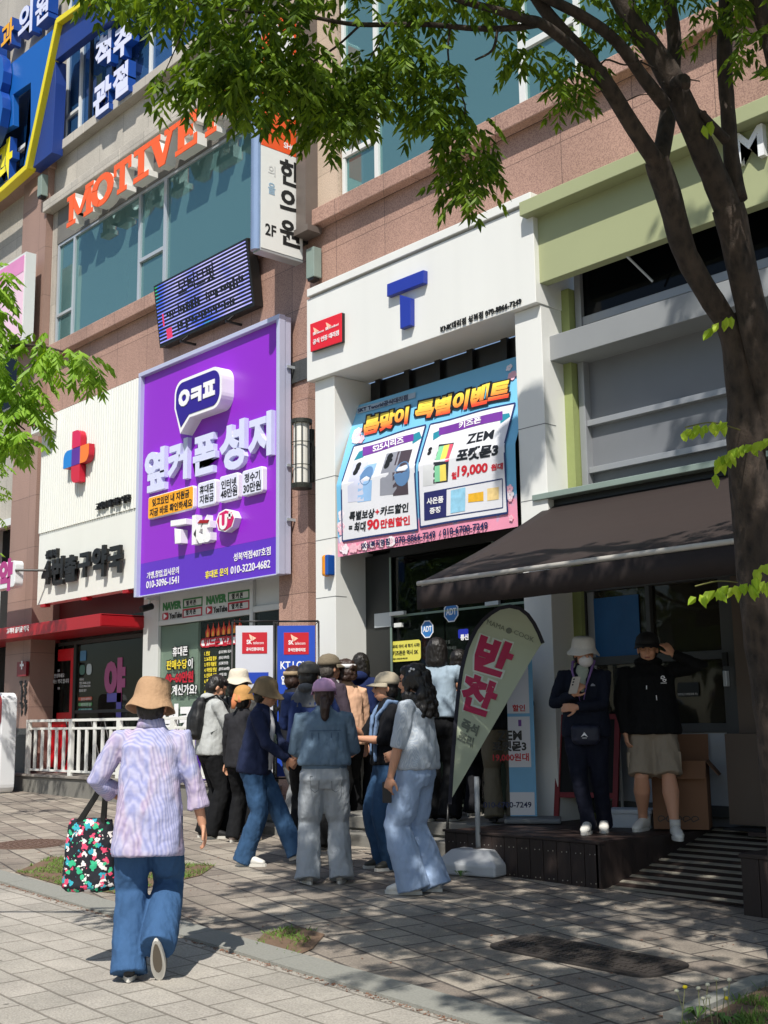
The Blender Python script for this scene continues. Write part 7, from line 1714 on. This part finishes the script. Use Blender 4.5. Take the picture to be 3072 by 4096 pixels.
# ------------------------------------------------- the woman walking away in the foreground
LIL = stripes('shirt_lilac', 'b8b3c9', '8f8db2', 26, math.atan2(-4.0, 2.6), ('8d9dcf','c3a3b8'))
JEAN = denim('denim_mid', '37567c'); JEAND = denim('denim_deep', '324f70'); JEANL = denim('denim_pale', '98acc9', .18); JEANW = denim('denim_greywhite', '9ea4aa', .12)
TAN = mat('hat_tan', 'a88768', .85, 0, .12, 9, bump=.7, bs=40)
T1, R1 = person('elderly walker seen from behind in tan bucket hat and lilac striped shirt carrying a tote', (583,3905), 2714, 6, hat=('bucket', TAN, .042, .062, .105), hair='short',
    feet=[(-.06,.085,0,4,0), (-.12,-.085,.05,-4,-58)], hands=[(.20,.17,.98), (.04,-.33,.76)], elb=[(-.6,1,-.3), (-.4,-.9,-.2)], topw=LIL, legw=JEAN, shoe=mat('shoe_black_a','202226',.6), sleeve=.80, hem=.405, hemw=.188, toph=(1.2,1.06), flare=.10, slim=1.04, vox=.008, curl=.45, cuff=.058, Hadd=.025, lean=3, detail={'topname':'shirt', 'hn1':(.1,-.7,.2)}, head=(8,-6))
# collar, yoke seam and box pleat of the shirt
b = MB(); sp = R1['spine']; s = R1['s']
vs = []; 
loft(b, [(sp(1.40), R1['Fv'], .078*s, R1['L'], .088*s), (sp(1.455), R1['Fv'], .070*s, R1['L'], .076*s)], 20); b.build('collar', LIL, T1, smooth=True)
# tote bag hung on the left forearm
wb = R1['el'][0].lerp(R1['wr'][0], .35); BG = Vector((wb.x, wb.y, 0)); mm, nt, bb = _nodes('tote_print'); L = nt.links.new; N = nt.nodes.new
tc = N('ShaderNodeTexCoord'); last = None
base_c = rgb('12141f')
prev = None
for k, (c_, sc, th, off) in enumerate((('2f9fb0',15,.33,(0,0,0)), ('d8466a',17,.30,(3,1,2)), ('e2dcd8',18,.29,(7,5,1)), ('2fae7e',16,.29,(1,9,4)))):
    mp = N('ShaderNodeMapping'); mp.inputs['Location'].default_value = off; L(tc.outputs['Object'], mp.inputs[0])
    dn = N('ShaderNodeTexNoise'); dn.inputs['Scale'].default_value = 42; L(mp.outputs[0], dn.inputs[0]); ds = N('ShaderNodeVectorMath'); ds.operation = 'SCALE'; ds.inputs['Scale'].default_value = .055; L(dn.outputs['Color'], ds.inputs[0]); ad = N('ShaderNodeVectorMath'); L(mp.outputs[0], ad.inputs[0]); L(ds.outputs[0], ad.inputs[1])
    v = N('ShaderNodeTexVoronoi'); v.inputs['Scale'].default_value = sc; L(ad.outputs[0], v.inputs[0]); lt = N('ShaderNodeMath'); lt.operation = 'LESS_THAN'; lt.inputs[1].default_value = th; L(v.outputs['Distance'], lt.inputs[0])
    mx = N('ShaderNodeMix'); mx.data_type = 'RGBA'; mx.inputs['B'].default_value = rgb(c_); L(lt.outputs[0], mx.inputs['Factor'])
    if prev is None: mx.inputs['A'].default_value = base_c
    else: L(prev.outputs['Result'], mx.inputs['A'])
    prev = mx
L(prev.outputs['Result'], bb.inputs['Base Color']); bb.inputs['Roughness'].default_value = .8
TB_ = thing('tote_bag', 'black tote bag with bright jungle print hanging from the walker\'s left arm', 'bag', tuple(wb-Z*.6))
bc = PD(362, 3400, (wb-CAM).dot(CF)); btop = PD(372, 3275, (wb-CAM).dot(CF)); bh = PD(365, 3560, (wb-CAM).dot(CF)).z; tz = btop.z
u_ = R1['L']*1.0; v_ = R1['F']
b = MB(); cx = bc
def bs(zz, w_, d_): return (Vector((bc.x, bc.y, zz)), u_, w_, v_, d_)
loft(b, [bs(bh, .135, .05), bs(bh+.03, .160, .065), bs(bh+.16, .150, .06), bs(tz-.04, .135, .04), bs(tz, .125, .03)], 28)
o = smooth_obj(b.build('bag_body', mm, TB_), .008, 2, .02, .06)
for q in (-1, 1):
    c0 = Vector((bc.x, bc.y, tz-.02)); b = MB(); A1 = c0+u_*.07*1+v_*q*.028; A2 = c0-u_*.07+v_*q*.028; tp = wb+Z*.045
    P_ = [A1-Z*.06, A1, A1.lerp(tp, .6), tp+u_*.02, tp-u_*.02, A2.lerp(tp, .6), A2, A2-Z*.06]
    rr = [(.016,.003)]*len(P_); b.tube(P_, rr, 8); b.build('strap', BLACK, TB_)
# ------------------------------------------------- the queue
GREYH = cloth('hoodie_grey','a9acab'); BLK = cloth('cloth_black','0e0f12',bump=.3); NVY = cloth('cloth_navy','1b2440'); DGR = cloth('cloth_darkgrey','3b3d40')
T2_, R2_ = person('young man in a grey hoodie with a black backpack looking down at his phone', (836,3352), 2700, 78, hair='short', hands=[(.34,.05,1.08), (.33,-.05,1.06)], head=(0,-28), topw=GREYH, legw=BLK, shoe=SHB, hem=.50, hemw=.165, flare=.085, lean=4, detail={'topname':'hoodie'})
b = MB(); P = R2_['P']; sp = R2_['spine']; F_, Lx = R2_['Fv'], R2_['L']; s = R2_['s']
loft(b, [(sp(.98)-F_*.17, F_, .05, Lx, .10), (sp(1.02)-F_*.19, F_, .085, Lx, .14), (sp(1.2)-F_*.185, F_, .085, Lx, .145), (sp(1.36)-F_*.16, F_, .06, Lx, .125), (sp(1.41)-F_*.14, F_, .03, Lx, .07)], 20)
bp_ = thing('backpack', 'black backpack on the back of the young man in the grey hoodie', 'backpack', tuple(sp(1.0)-F_*.18)); smooth_obj(b.build('pack_body', mat('pack_black','131416',.6,0,.2,10), bp_), .011, 2, .025, .07)
b = MB(); 
for q in (-1, 1): b.tube([sp(1.38)-F_*.13+Lx*q*.08, sp(1.44)+Lx*q*.1, sp(1.34)+F_*.135+Lx*q*.11, sp(1.15)+F_*.13+Lx*q*.14, sp(1.05)-F_*.05+Lx*q*.18], [(.022,.006)]*5, 8)
b.build('strap', mat('pack_black','131416',.6,0,.2,10), bp_, smooth=True)
MB().ell(sp(1.42)-F_*.06, .085, .10, .05, 14, 8).build('hood', GREYH, T2_, smooth=True)
MB().ell(R2_['hq'](.075,0,-.055), .045*s, .055*s, .05*s, 12, 8, R2_['RM']).build('face_mask', mat('mask_dark','2a2c2f',.8), T2_, smooth=True)
phone_in(R2_, 1, T2_, '17181b', label='dark phone held by the young man in the grey hoodie')
CREAM = mat('hat_cream','cfc6b4',.9,0,.08,9,bump=.5,bs=60)
T3, R3 = person('woman in a cream bucket hat and washed grey jacket seen from behind', (950,3338), 2684, 22, hat=('bucket', CREAM, .045, .05, .08), hair='bob', topw=cloth('jacket_washed','5a5a58',var=.25), legw=BLK, shoe=SHB, hem=.50, flare=.12, hemw=.19, hands=[(.25,.12,1.0),(.25,-.12,1.0)])
MB().tube([R3['spine'](1.40)+R3['L']*.1+R3['Fv']*-.1, R3['spine'](1.2)-R3['Fv']*.13+R3['L']*.05, R3['spine'](.95)-R3['Fv']*.13-R3['L']*.12], [(.01,.003)]*3, 6).build('bag_strap', BLACK, T3)
STRAW = mat('hat_straw','b88a4f',.85,0,.15,30,bump=.6,bs=120)
T4, R4 = person('woman in a straw hat with an orange scarf band and a dark nubby jacket', (968,3368), 2755, 30, hat=('cloche', STRAW, .03, .03, .1), hair='short', topw=cloth('jacket_nubby','26262a',var=.5), legw=BLK, shoe=mat('shoe_pinkish','b5a59f',.6), hem=.48, hemw=.18, flare=.075)
b = MB(); hq = R4['hq']; b.tube([hq(-.12,.03,.06), hq(-.14,.04,-.02), hq(-.15,.05,-.10)], [(.03,.008),(.035,.008),(.02,.006)], 8); b.tube([hq(-.12,-.02,.06), hq(-.15,-.03,-.03)], [(.03,.008),(.02,.006)], 8); b.build('scarf', mat('scarf_orange','c77a4f',.8,0,.2,30), T4, smooth=True)
OLIVE = mat('hat_olive','6f5f47',.9,0,.1,12,bump=.3,bs=80)
WT = cloth('tee_white','c9c8cc')
T5, R5 = person('woman in an olive felt cloche, open navy cardigan and blue jeans stepping right', (1015,3462), 2720, 106, hat=('cloche', OLIVE, .045, .045, .11), hair='short', hands=[(.36,.02,.98), (.34,-.10,.93)], feet=[(.40,.07,.03,4,16), (-.04,-.07,0,-2,0)], topw=NVY, legw=JEAND, shoe=SHW, hem=.49, hemw=.165, flare=.088, face=True, vox=.010, lean=8, curl=.9, head=(-4,-4), detail={'topname':'cardigan'})
b = MB(); sp = R5['spine']; Fv, Lx = R5['Fv'], R5['L']; s = R5['s']
loft(b, [(sp(.86)+Fv*.06, Fv, .108*s, Lx, .10*s), (sp(1.05)+Fv*.055, Fv, .106*s, Lx, .08*s), (sp(1.25)+Fv*.045, Fv, .10*s, Lx, .06*s), (sp(1.40)+Fv*.01, Fv, .075*s, Lx, .05*s)], 18); smooth_obj(b.build('t_shirt', WT, T5), .010, 3, .012, .06)
b = MB(); c = sp(1.12)+Fv*.165*s; fr5 = Fr(c, Lx*-1, Z); 
for k, (u, v, r, cc) in enumerate(((.0,.03,.035,0),(.02,-.03,.03,1),(-.025,-.02,.028,0))): b.prism(fr5, [(u+r*math.cos(t*.785), v+r*math.sin(t*.785)) for t in range(8)], 0, .003+.001*k)
b.build('shirt_print', mat('print_green','7f8f7c',.8,0,.5,20), T5)
phone_in(R5, 0, T5, 'd8c9c4', label='pale phone in the hands of the woman in the olive cloche')
GT = cloth('trouser_lightgrey','8b8f93')
T6, R6 = person('brown haired woman with a beige sun visor behind the cloche hat', (1176,3345), 2668, 55, hat=('visor', mat('visor_beige','b39c7c',.85), mat('visor_beige','b39c7c',.85)), hair='short', hairm=HAIRBR, topw=cloth('cloth_ink','1e2026'), legw=GT, shoe=SHB, hem=.50)
b = MB(); c = R6['P'](-.12,.22,.98); loft(b, [(c-Z*.15, R6['F'], .05, R6['L'], .10), (c-Z*.08, R6['F'], .075, R6['L'], .13), (c+Z*.08, R6['F'], .05, R6['L'], .11), (c+Z*.14, R6['F'], .02, R6['L'], .06)], 18)
bg_ = thing('shoulder_bag', 'soft black shoulder bag hanging between the cloche hat woman and the navy jacket', 'bag', tuple(c-Z*.15)); smooth_obj(b.build('bag_body', mat('bag_black','17181a',.7,0,.2,10), bg_), .012, 2, .02, .06); MB().tube([c+Z*.13, R6['P'](-.08,.16,1.25), R6['P'](0,.13,1.43)], [(.012,.004)]*3, 6).build('strap', BLACK, bg_)
T7, R7 = person('person in a grey cap and a navy jacket with grey hood and shoulders', (1236,3400), 2654, 14, hat=('cap', mat('cap_grey','55534f',.85,0,.15,10)), hair='short', topw=cloth('jacket_navyblue','1c2c58'), legw=BLK, shoe=SHB, sole=mat('sole_grey','8a8a88',.6), hem=.47, hemw=.18, slim=1.08, hands=[(.3,.1,1.05),(.3,-.1,1.05)])
sp = R7['spine']; b = MB(); loft(b, [(sp(1.25), R7['Fv'], .13, R7['L'], .185), (sp(1.34), R7['Fv'], .118, R7['L'], .185), (sp(1.42), R7['Fv'], .09, R7['L'], .12), (sp(1.47), R7['Fv'], .07, R7['L'], .08)], 20); smooth_obj(b.build('grey_yoke', cloth('yoke_grey','54575c'), T7), .011, 3, .018, .06); MB().ell(sp(1.43)-R7['Fv']*.07, .07, .11, .05, 14, 8).build('hood', cloth('yoke_grey','54575c'), T7, smooth=True)
DJ = denim('denim_jacket', '5e7285', .25)
T8, R8 = person('woman in a lilac pink cap, cropped denim jacket and pale jeans seen from behind', (1300,3532), 2723, -3, hat=('cap', mat('cap_pink','b08bb0',.8,0,.12,8)), hair='pony', hairm=HAIRBR, feet=[(0,.14,0,12,0), (.0,-.13,0,-12,0)], hands=[(.24,.10,1.02),(.24,-.10,1.02)], elb=[(-.5,.7,-.5),(-.5,-.7,-.5)], topw=DJ, legw=JEANW, shoe=mat('shoe_greige','a8a29a',.6), hem=.575, hemw=.185, toph=(1.08,1.05), flare=.10, slim=1.14, cuff=.042, vox=.009, detail={'topname':'denim_jacket'})
sp = R8['spine']; s = R8['s']; Fv, Lx = R8['Fv'], R8['L']
def backline(pts, w_=.0022, m=None, name='seam', T=T8, R_=R8, off=.134):
    b = MB()
    for A_, B_ in pts:
        q = [R_['spine'](A_[1]+(B_[1]-A_[1])*t)+R_['L']*((A_[0]+(B_[0]-A_[0])*t)*R_['s'])-R_['Fv']*((off-.32*(A_[0]+(B_[0]-A_[0])*t)**2*3)*R_['s']) for t in (0,.25,.5,.75,1)]; b.tube(q, [w_]*5, 5)
    return b.build(name, m or mat('seam_dark','2c4360',.9), T)
backline([((-.13,1.235),(.13,1.235)), ((-.055,1.22),(-.045,.99)), ((.055,1.22),(.045,.99)), ((-.11,1.22),(-.10,.99)), ((.11,1.22),(.10,.99))])
b = MB(); loft(b, [(sp(.925), Fv, .135*s, Lx, .190*s), (sp(.975), Fv, .137*s, Lx, .192*s)], 26); b.build('waistband', DJ, T8, smooth=True, bevel=.003)
b = MB(); loft(b, [(sp(.90), Fv, .122*s, Lx, .170*s), (sp(.93), Fv, .124*s, Lx, .172*s)], 26); b.build('t_shirt_hem', WT, T8, smooth=True)
b = MB()
for q in (-1, 1):
    for A_, B_ in (((.045,.86),(.125,.865)), ((.05,.86),(.055,.755)), ((.125,.865),(.122,.765)), ((.055,.755),(.088,.735)), ((.122,.765),(.088,.735))):
        pts = [R8['P'](-.134+.30*(l_*l_)*3, q*l_, z_) for l_, z_ in ((A_[0]+(B_[0]-A_[0])*t, A_[1]+(B_[1]-A_[1])*t) for t in (0,.5,1))]; b.tube(pts, [.003]*3, 5)
b.build('pocket_seam', mat('seam_grey','6d7276',.9), T8)
T9, R9 = person('older man in a brown checked cap behind the navy jacket', (1318,3335), 2624, 55, hat=('cap', mat('cap_check','6e6453',.9,0,.5,90)), hair='short', hairm=HAIRG, topw=cloth('cloth_brown','3f3640'), legw=BLK, shoe=SHB)
person('woman with a dark straight bob behind the lilac pink cap', (1336,3290), 2650, 25, hair='bob', topw=cloth('cloth_ink','1e2026'), legw=BLK, shoe=SHB)
T11, R11 = person('curly brown haired woman with a white visor and a pale peach jacket', (1388,3326), 2640, -25, hat=('visor', mat('visor_white','c9c9cc',.7), mat('visor_white','c9c9cc',.7)), hair='curly', hairm=HAIRBR, topw=cloth('jacket_peach','d3a98c'), legw=BLK, shoe=SHB)
HN = cloth('hoodie_navy','16244e')
T12, R12 = person('black haired woman in a navy hooded jacket and black trousers with white trainers', (1448,3232), 2615, 4, z=.42, hair='bob', topw=HN, legw=BLK, shoe=SHW, hem=.50, hemw=.175, slim=1.05, flare=.09, hands=[(.28,.1,1.05),(.28,-.1,1.05)], detail={'topname':'hooded_jacket'})
MB().ell(R12['spine'](1.40)-R12['Fv']*.085, .07, .12, .065, 14, 8).build('hood', HN, T12, smooth=True)
T13, R13 = person('balding man in a navy padded jacket close to the glass door', (1512,3215), 2598, 35, z=.42, hair='bald', hairm=HAIRG, topw=cloth('jacket_padded','1c2140'), legw=BLK, shoe=SHB, slim=1.12, lean=8)
OL = cloth('jacket_khaki','7d7a62')
T14, R14 = person('woman in a beige cap and sunglasses with a pale blue scarf gesturing with one hand', (1560,3476), 2696, -108, hat=('cap', mat('cap_beige','a49a86',.85,0,.1,10)), hair='short', feet=[(0,.09,0,8,0),(.03,-.09,0,-8,0)], hands=[(.30,.06,1.10), (.33,-.12,1.22)], elb=[(-.2,.5,-.9),(-.2,-.5,-.9)], topw=cloth('tee_black','121318'), legw=JEAND, shoe=mat('shoe_olive','3c3b33',.6), flare=.115, hem=.53, hemw=.15, sleeve=.62, face=True, vox=.010, curl=(.7,.9), head=(8,0), detail={'topname':'t_shirt', 'hd1':(.2,0,1), 'hn1':(-.6,0,.2), 'hd0':(.9,-.2,.1), 'hn0':(0,0,-1)})
hq = R14['hq']; b = MB(); 
for q in (-1, 1): b.ell(hq(.092,q*.033,.010), .008, .027, .019, 12, 6, R14['RM']); b.tube([hq(.085,q*.055,.014), hq(.0,q*.086,.014)], [.003,.003], 5)
b.tube([hq(.098,-.015,.014), hq(.098,.015,.014)], [.003,.003], 5); b.build('sunglasses', mat('lens_black','0b0b0d',.15), T14, smooth=True)
P = R14['P']; b = MB()
b.tube([P(-.05,.10,1.38), P(.02,.10,1.40), P(.12,.08,1.28), P(.14,.07,1.10), P(.14,.08,.90)], [(.05,.02),(.05,.025),(.05,.02),(.05,.018),(.055,.012)], 10); b.tube([P(-.05,-.08,1.39), P(.03,-.08,1.40), P(.13,-.04,1.28), P(.15,-.02,1.12), P(.15,-.02,.96)], [(.05,.02),(.05,.025),(.045,.02),(.045,.018),(.05,.012)], 10)
smooth_obj(b.build('scarf', cloth('scarf_blue','6b82a3'), T14), .009, 2, .02, .05)
b = MB(); loft(b, [(P(0,0,.955), R14['F'], .122, R14['L'], .162), (P(0,0,.985), R14['F'], .122, R14['L'], .162)], 22); b.build('belt', mat('belt_brown','4a2c1d',.5), T14, smooth=True)
fr14 = Fr(P(.155,-.08,1.0), R14['L'], Z)
phone_in(R14, 0, T14, 'e4e4e8', .8, label='white phone in the lowered hand of the woman in the beige cap')
SB = stripes('shirt_stripe_blue', 'b7bec5', '9ba6b4', 70, math.atan2(-7.2, 6.9))
T15, R15 = person('woman with long curly dark hair, white flower clip, striped shirt and pale wide jeans', (1676,3572), 2660, -68, hair='curly', feet=[(.05,.08,0,6,0),(-.05,-.09,0,-6,0)], hands=[(.12,.24,.80),(.22,-.16,1.0)], topw=SB, legw=JEANL, shoe=SHW, sleeve=.56, hem=.535, hemw=.185, toph=(1.12,1.05), flare=.115, slim=1.06, face=True, vox=.009, curl=(.8,.6), head=(-5,-6), cuff=.05, detail={'topname':'shirt', 'curl_low':-.27, 'curls':260})
hq = R15['hq']; b = MB(); c = hq(-.03,.085,.075)
for k in range(5): a_ = k*1.257; b.ell(hq(-.03+.018*math.cos(a_), .088, .072+.018*math.sin(a_)), .011, .006, .011, 8, 5, R15['RM'])
b.build('flower_clip', mat('clip_white','e0dfe0',.4), T15, smooth=True)
c = R15['wr'][0]; tt = thing('smartphone', 'dark phone held low beside the pale jeans of the curly haired woman', 'phone', tuple(c)); f = Fr(c-Z*.11+R15['F']*.03, R15['F'], Z); MB().prism(f, rrect(-.038,-.08,.038,.08,.01), -.005, .005).build('phone_body', mat('phone_case','17171b',.4), tt, bevel=.002)
DS = cloth('shirt_paledenim','8fa0ae',var=.12)
T16, R16 = person('woman with a dark shoulder length bob and a pale denim shirt holding a yellow cup', (1762,3284), 2554, 14, z=.42, hair='bob', topw=DS, legw=BLK, shoe=SHB, hem=.56, hemw=.18, hands=[(.26,.12,1.0),(.26,-.16,1.22)], flare=.10, slim=1.0, detail={'topname':'shirt'})
c = R16['wr'][1]+R16['F']*.05+Z*.07; tt = thing('paper_cup', 'yellow paper cup in the hand of the woman with the denim shirt', 'cup', tuple(c)); MB().bar(c-Z*.05, c+Z*.05, .030, 18, .040).build('cup_body', mat('cup_yellow','d9a520',.5), tt, smooth=False); MB().bar(c+Z*.05, c+Z*.056, .043, 18).build('rim', mat('cup_rim','e8e4da',.5), tt)
T17, R17 = person('man in a black top and khaki trousers standing on the deck behind the flag', (2020,3284), 2575, 0, z=.44, hair='short', topw=BLK, legw=cloth('trouser_khaki','6a6353'), shoe=SHB, sole=mat('sole_dark','202022',.6), hem=.51, hemw=.18, slim=1.12, flare=.085, hands=[(.25,.1,1.0),(.25,-.1,1.0)])
person('person in black clothes with dark trainers half hidden behind the left edge of the flag', (1850,3262), 2600, 20, z=.42, hair='short', topw=BLK, legw=cloth('trouser_ink','17181d'), shoe=SHB, sole=SOLE)
person('person in a white cap standing deep in the queue beside the yellow cup', (1800,3225), 2606, 70, z=.42, hat=('cap', mat('cap_white','cfcfd0',.7)), hair='short', topw=BLK, legw=BLK, shoe=SHB)
# ------------------------------------------------- the two people on the deck
PARK = cloth('parka_navy','121726'); LILC = cloth('lining_lilac','7a5f94')
T18, R18 = person('woman in a white bucket hat and face mask holding a phone on the deck', (2362,3330), 2558, 192, z=.44, hat=('bucket', mat('hat_white','c9c7c2',.9,0,.05,9,bump=.3,bs=60), .045, .045, .085), hair='short', feet=[(-.10,.10,0,10,0),(.10,-.0,0,0,0)], hands=[(.26,-.02,1.06),(.25,-.04,1.17)], elb=[(-.5,.9,-.4),(-.5,-.9,-.4)], topw=PARK, legw=cloth('trouser_darknavy','0e1222'), shoe=SHW, hem=.49, hemw=.185, flare=.065, slim=1.08, face=True, vox=.010, curl=(.5,1.0), head=(-28,-6), detail={'topname':'parka', 'hd1':(.4,.5,.6), 'hn1':(.5,-.2,0), 'hd0':(.3,-.9,0), 'hn0':(.9,.3,.2)})
hq = R18['hq']; s = R18['s']; sp = R18['spine']; Fv, Lx = R18['Fv'], R18['L']
MB().ell(hq(.062,0,-.062), (.062*s), .064*s, .056*s, 14, 9, R18['RM']).build('face_mask', mat('mask_white','d2cfce',.8), T18, smooth=True)
b = MB()
for q in (-1, 1): b.tube([hq(.095,q*.032+.022*math.cos(t*.7), .01+.018*math.sin(t*.7)) for t in range(10)], [.0018]*10, 5)
b.build('glasses', mat('gold_wire','8f7a45',.3,.8), T18)
b = MB(); loft(b, [(sp(1.12)+Fv*.06*s, Fv, .07*s, Lx, .03*s), (sp(1.27)+Fv*.05*s, Fv, .075*s, Lx, .055*s), (sp(1.38)+Fv*.03*s, Fv, .065*s, Lx, .07*s), (sp(1.43), Fv, .06*s, Lx, .06*s)], 16); smooth_obj(b.build('t_shirt', cloth('tee_sage','9aa294'), T18), .009, 2)
b = MB()
for q in (-1, 1): b.tube([sp(1.10)+Fv*.135*s+Lx*q*.012*s, sp(1.25)+Fv*.13*s+Lx*q*.045*s, sp(1.38)+Fv*.09*s+Lx*q*.085*s, sp(1.46)+Fv*.0+Lx*q*.095*s, sp(1.47)-Fv*.07*s+Lx*q*.04*s], [(.006,.009),(.009,.011),(.013,.012),(.016,.013),(.016,.013)], 10)
smooth_obj(b.build('lilac_collar', LILC, T18), .009, 2)
c = R18['P'](.17,.03,.83); bgx = thing('waist_bag', 'small navy waist bag worn by the woman in the white bucket hat', 'bag', tuple(c)); b = MB(); loft(b, [(c-Z*.085, R18['F'], .03, R18['L'], .09), (c-Z*.05, R18['F'], .05, R18['L'], .12), (c+Z*.05, R18['F'], .05, R18['L'], .125), (c+Z*.08, R18['F'], .03, R18['L'], .11)], 18)
smooth_obj(b.build('bag_body', mat('bag_navy','10152a',.6,0,.1,10), bgx), .009, 2, .01, .05); f = Fr(c+R18['F']*.055, R18['L'], Z)
b = MB(); b.prism(f, [(-.03,-.02),(.0,.02),(.03,-.02),(.0,-.005)], 0, .004).fbox(f, -.02, .02, -.03, -.026, 0, .004); b.build('white_mark', LWHITE, bgx)
f = Fr(sp(1.25)+Fv*.128*s+Lx*.10*s, Lx, Z); MB().prism(f, [(-.02,-.01),(.02,-.01),(.02,.0),(0,.012),(-.012,.008)], 0, .003).build('chest_mark', mat('mark_grey','7d808c',.6), T18)
c = R18['wr'][1]+R18['F']*.05+Z*.075+R18['L']*.02; tt = thing('smartphone', 'beige phone with three lenses raised by the woman in the white bucket hat', 'phone', tuple(c)); f = Fr(c, R18['L'], (Z*.9+R18['F']*-.1+R18['L']*.25)); MB().prism(f, rrect(-.037,-.075,.037,.075,.012), -.005, .005).build('phone_body', mat('phone_beige','a79c90',.35), tt, bevel=.002)
b = MB()
for k in range(3): b.prism(f, [(-.018+.008*math.cos(t*.785), .052-.024*k+.008*math.sin(t*.785)) for t in range(8)], .005, .007)
b.build('camera_lens', INK, tt)
HB = cloth('hoodie_black','090a0c',bump=.35)
T19, R19 = person('man in a black hoodie, black cap and beige cargo shorts touching his cap', (2628,3345), 2537, 176, z=.40, hat=('cap', mat('cap_black','0c0c0e',.7,0,.1,8)), hair='short', feet=[(-.16,-.10,.02,22,0),(.26,.04,-.17,-4,0)][::-1] if False else [(.30,.14,-.15,6,0),(-.06,-.10,.04,-30,0)], hands=[(.14,.19,1.47),(.10,-.22,.83)], elb=[(.1,1,-.55),(-.3,-1,-.2)], topw=HB, legw=cloth('shorts_beige','8c8070'), shoe=SHW, shorts=1, hem=.50, hemw=.20, slim=1.24, toph=(1.2,1.15), face=True, vox=.010, curl=(.5,.6), head=(6,-4), detail={'topname':'hoodie', 'hd0':(-.1,-.45,.75), 'hn0':(.7,.5,.1)})
hq = R19['hq']; s = R19['s']; sp = R19['spine']; Fv, Lx = R19['Fv'], R19['L']
b = MB()
for q in (-1, 1): b.tube([hq(.097,q*.033+.024*math.cos(t*.7), .008+.020*math.sin(t*.7)) for t in range(10)], [.0018]*10, 5)
b.build('glasses', mat('gold_wire','8f7a45',.3,.8), T19)
smooth_obj(MB().ell(sp(1.42)-Fv*.03, .12, .14, .055, 18, 10).build('hood', HB, T19), .010, 2)
f = Fr(sp(1.27)+Fv*.155*s+Lx*.10*s, Lx, Z); b = MB(); ring(b, f, [(.016*math.cos(t*.9), .012+.016*math.sin(t*.9)) for t in range(5)], .006, 0, .004); ring(b, f, [(.012+.014*math.cos(t*.9+3), -.006+.014*math.sin(t*.9+3)) for t in range(5)], .006, 0, .004); b.fbox(f, -.02, .03, -.035, -.030, 0, .004); b.build('chest_mark', LWHITE, T19)
b = MB(); b.tube([sp(1.22)+Fv*.158*s-Lx*.035*s, sp(1.19)+Fv*.16*s-Lx*.036*s], [.004,.004], 6); b.tube([sp(1.14)+Fv*.158*s+Lx*.04*s, sp(1.10)+Fv*.16*s+Lx*.042*s], [.004,.004], 6); b.parts('drawstring_tip', LWHITE, T19)
b = MB()
for i in range(2):
    q = 1 if i == 0 else -1; c = R19['hip'][i].lerp(R19['kn'][i], .62)+R19['L']*q*.095*s; fp = Fr(c+R19['L']*q*.012, R19['F']*q, Z); b.fbox(fp, -.06, .06, -.07, .05, -.01, .012).fbox(fp, -.063, .063, .03, .06, -.008, .018)
b.parts('cargo_pocket', cloth('shorts_beige','8c8070'), T19, bevel=.006)
MB().bar(R19['an'][0]+Z*.0, R19['an'][0]+Z*.07, .045, 14).bar(R19['an'][1], R19['an'][1]+Z*.07, .045, 14).parts('socks', mat('sock_white','bdbbb6',.9), T19, smooth=True)
# ------------------------------------------------- freeze the modifiers of the figures in one pass
bpy.context.view_layer.update(); dg = bpy.context.evaluated_depsgraph_get()
new = [(o, bpy.data.meshes.new_from_object(o.evaluated_get(dg), depsgraph=dg)) for o in BAKE]
for o, me in new:
    o.modifiers.clear(); old = o.data; me.name = o.name; o.data = me
    if old.users == 0: bpy.data.meshes.remove(old)
for n_ in ('fold_axes', 'crease_axes'):
    if n_ in bpy.data.objects: bpy.data.objects.remove(bpy.data.objects[n_])
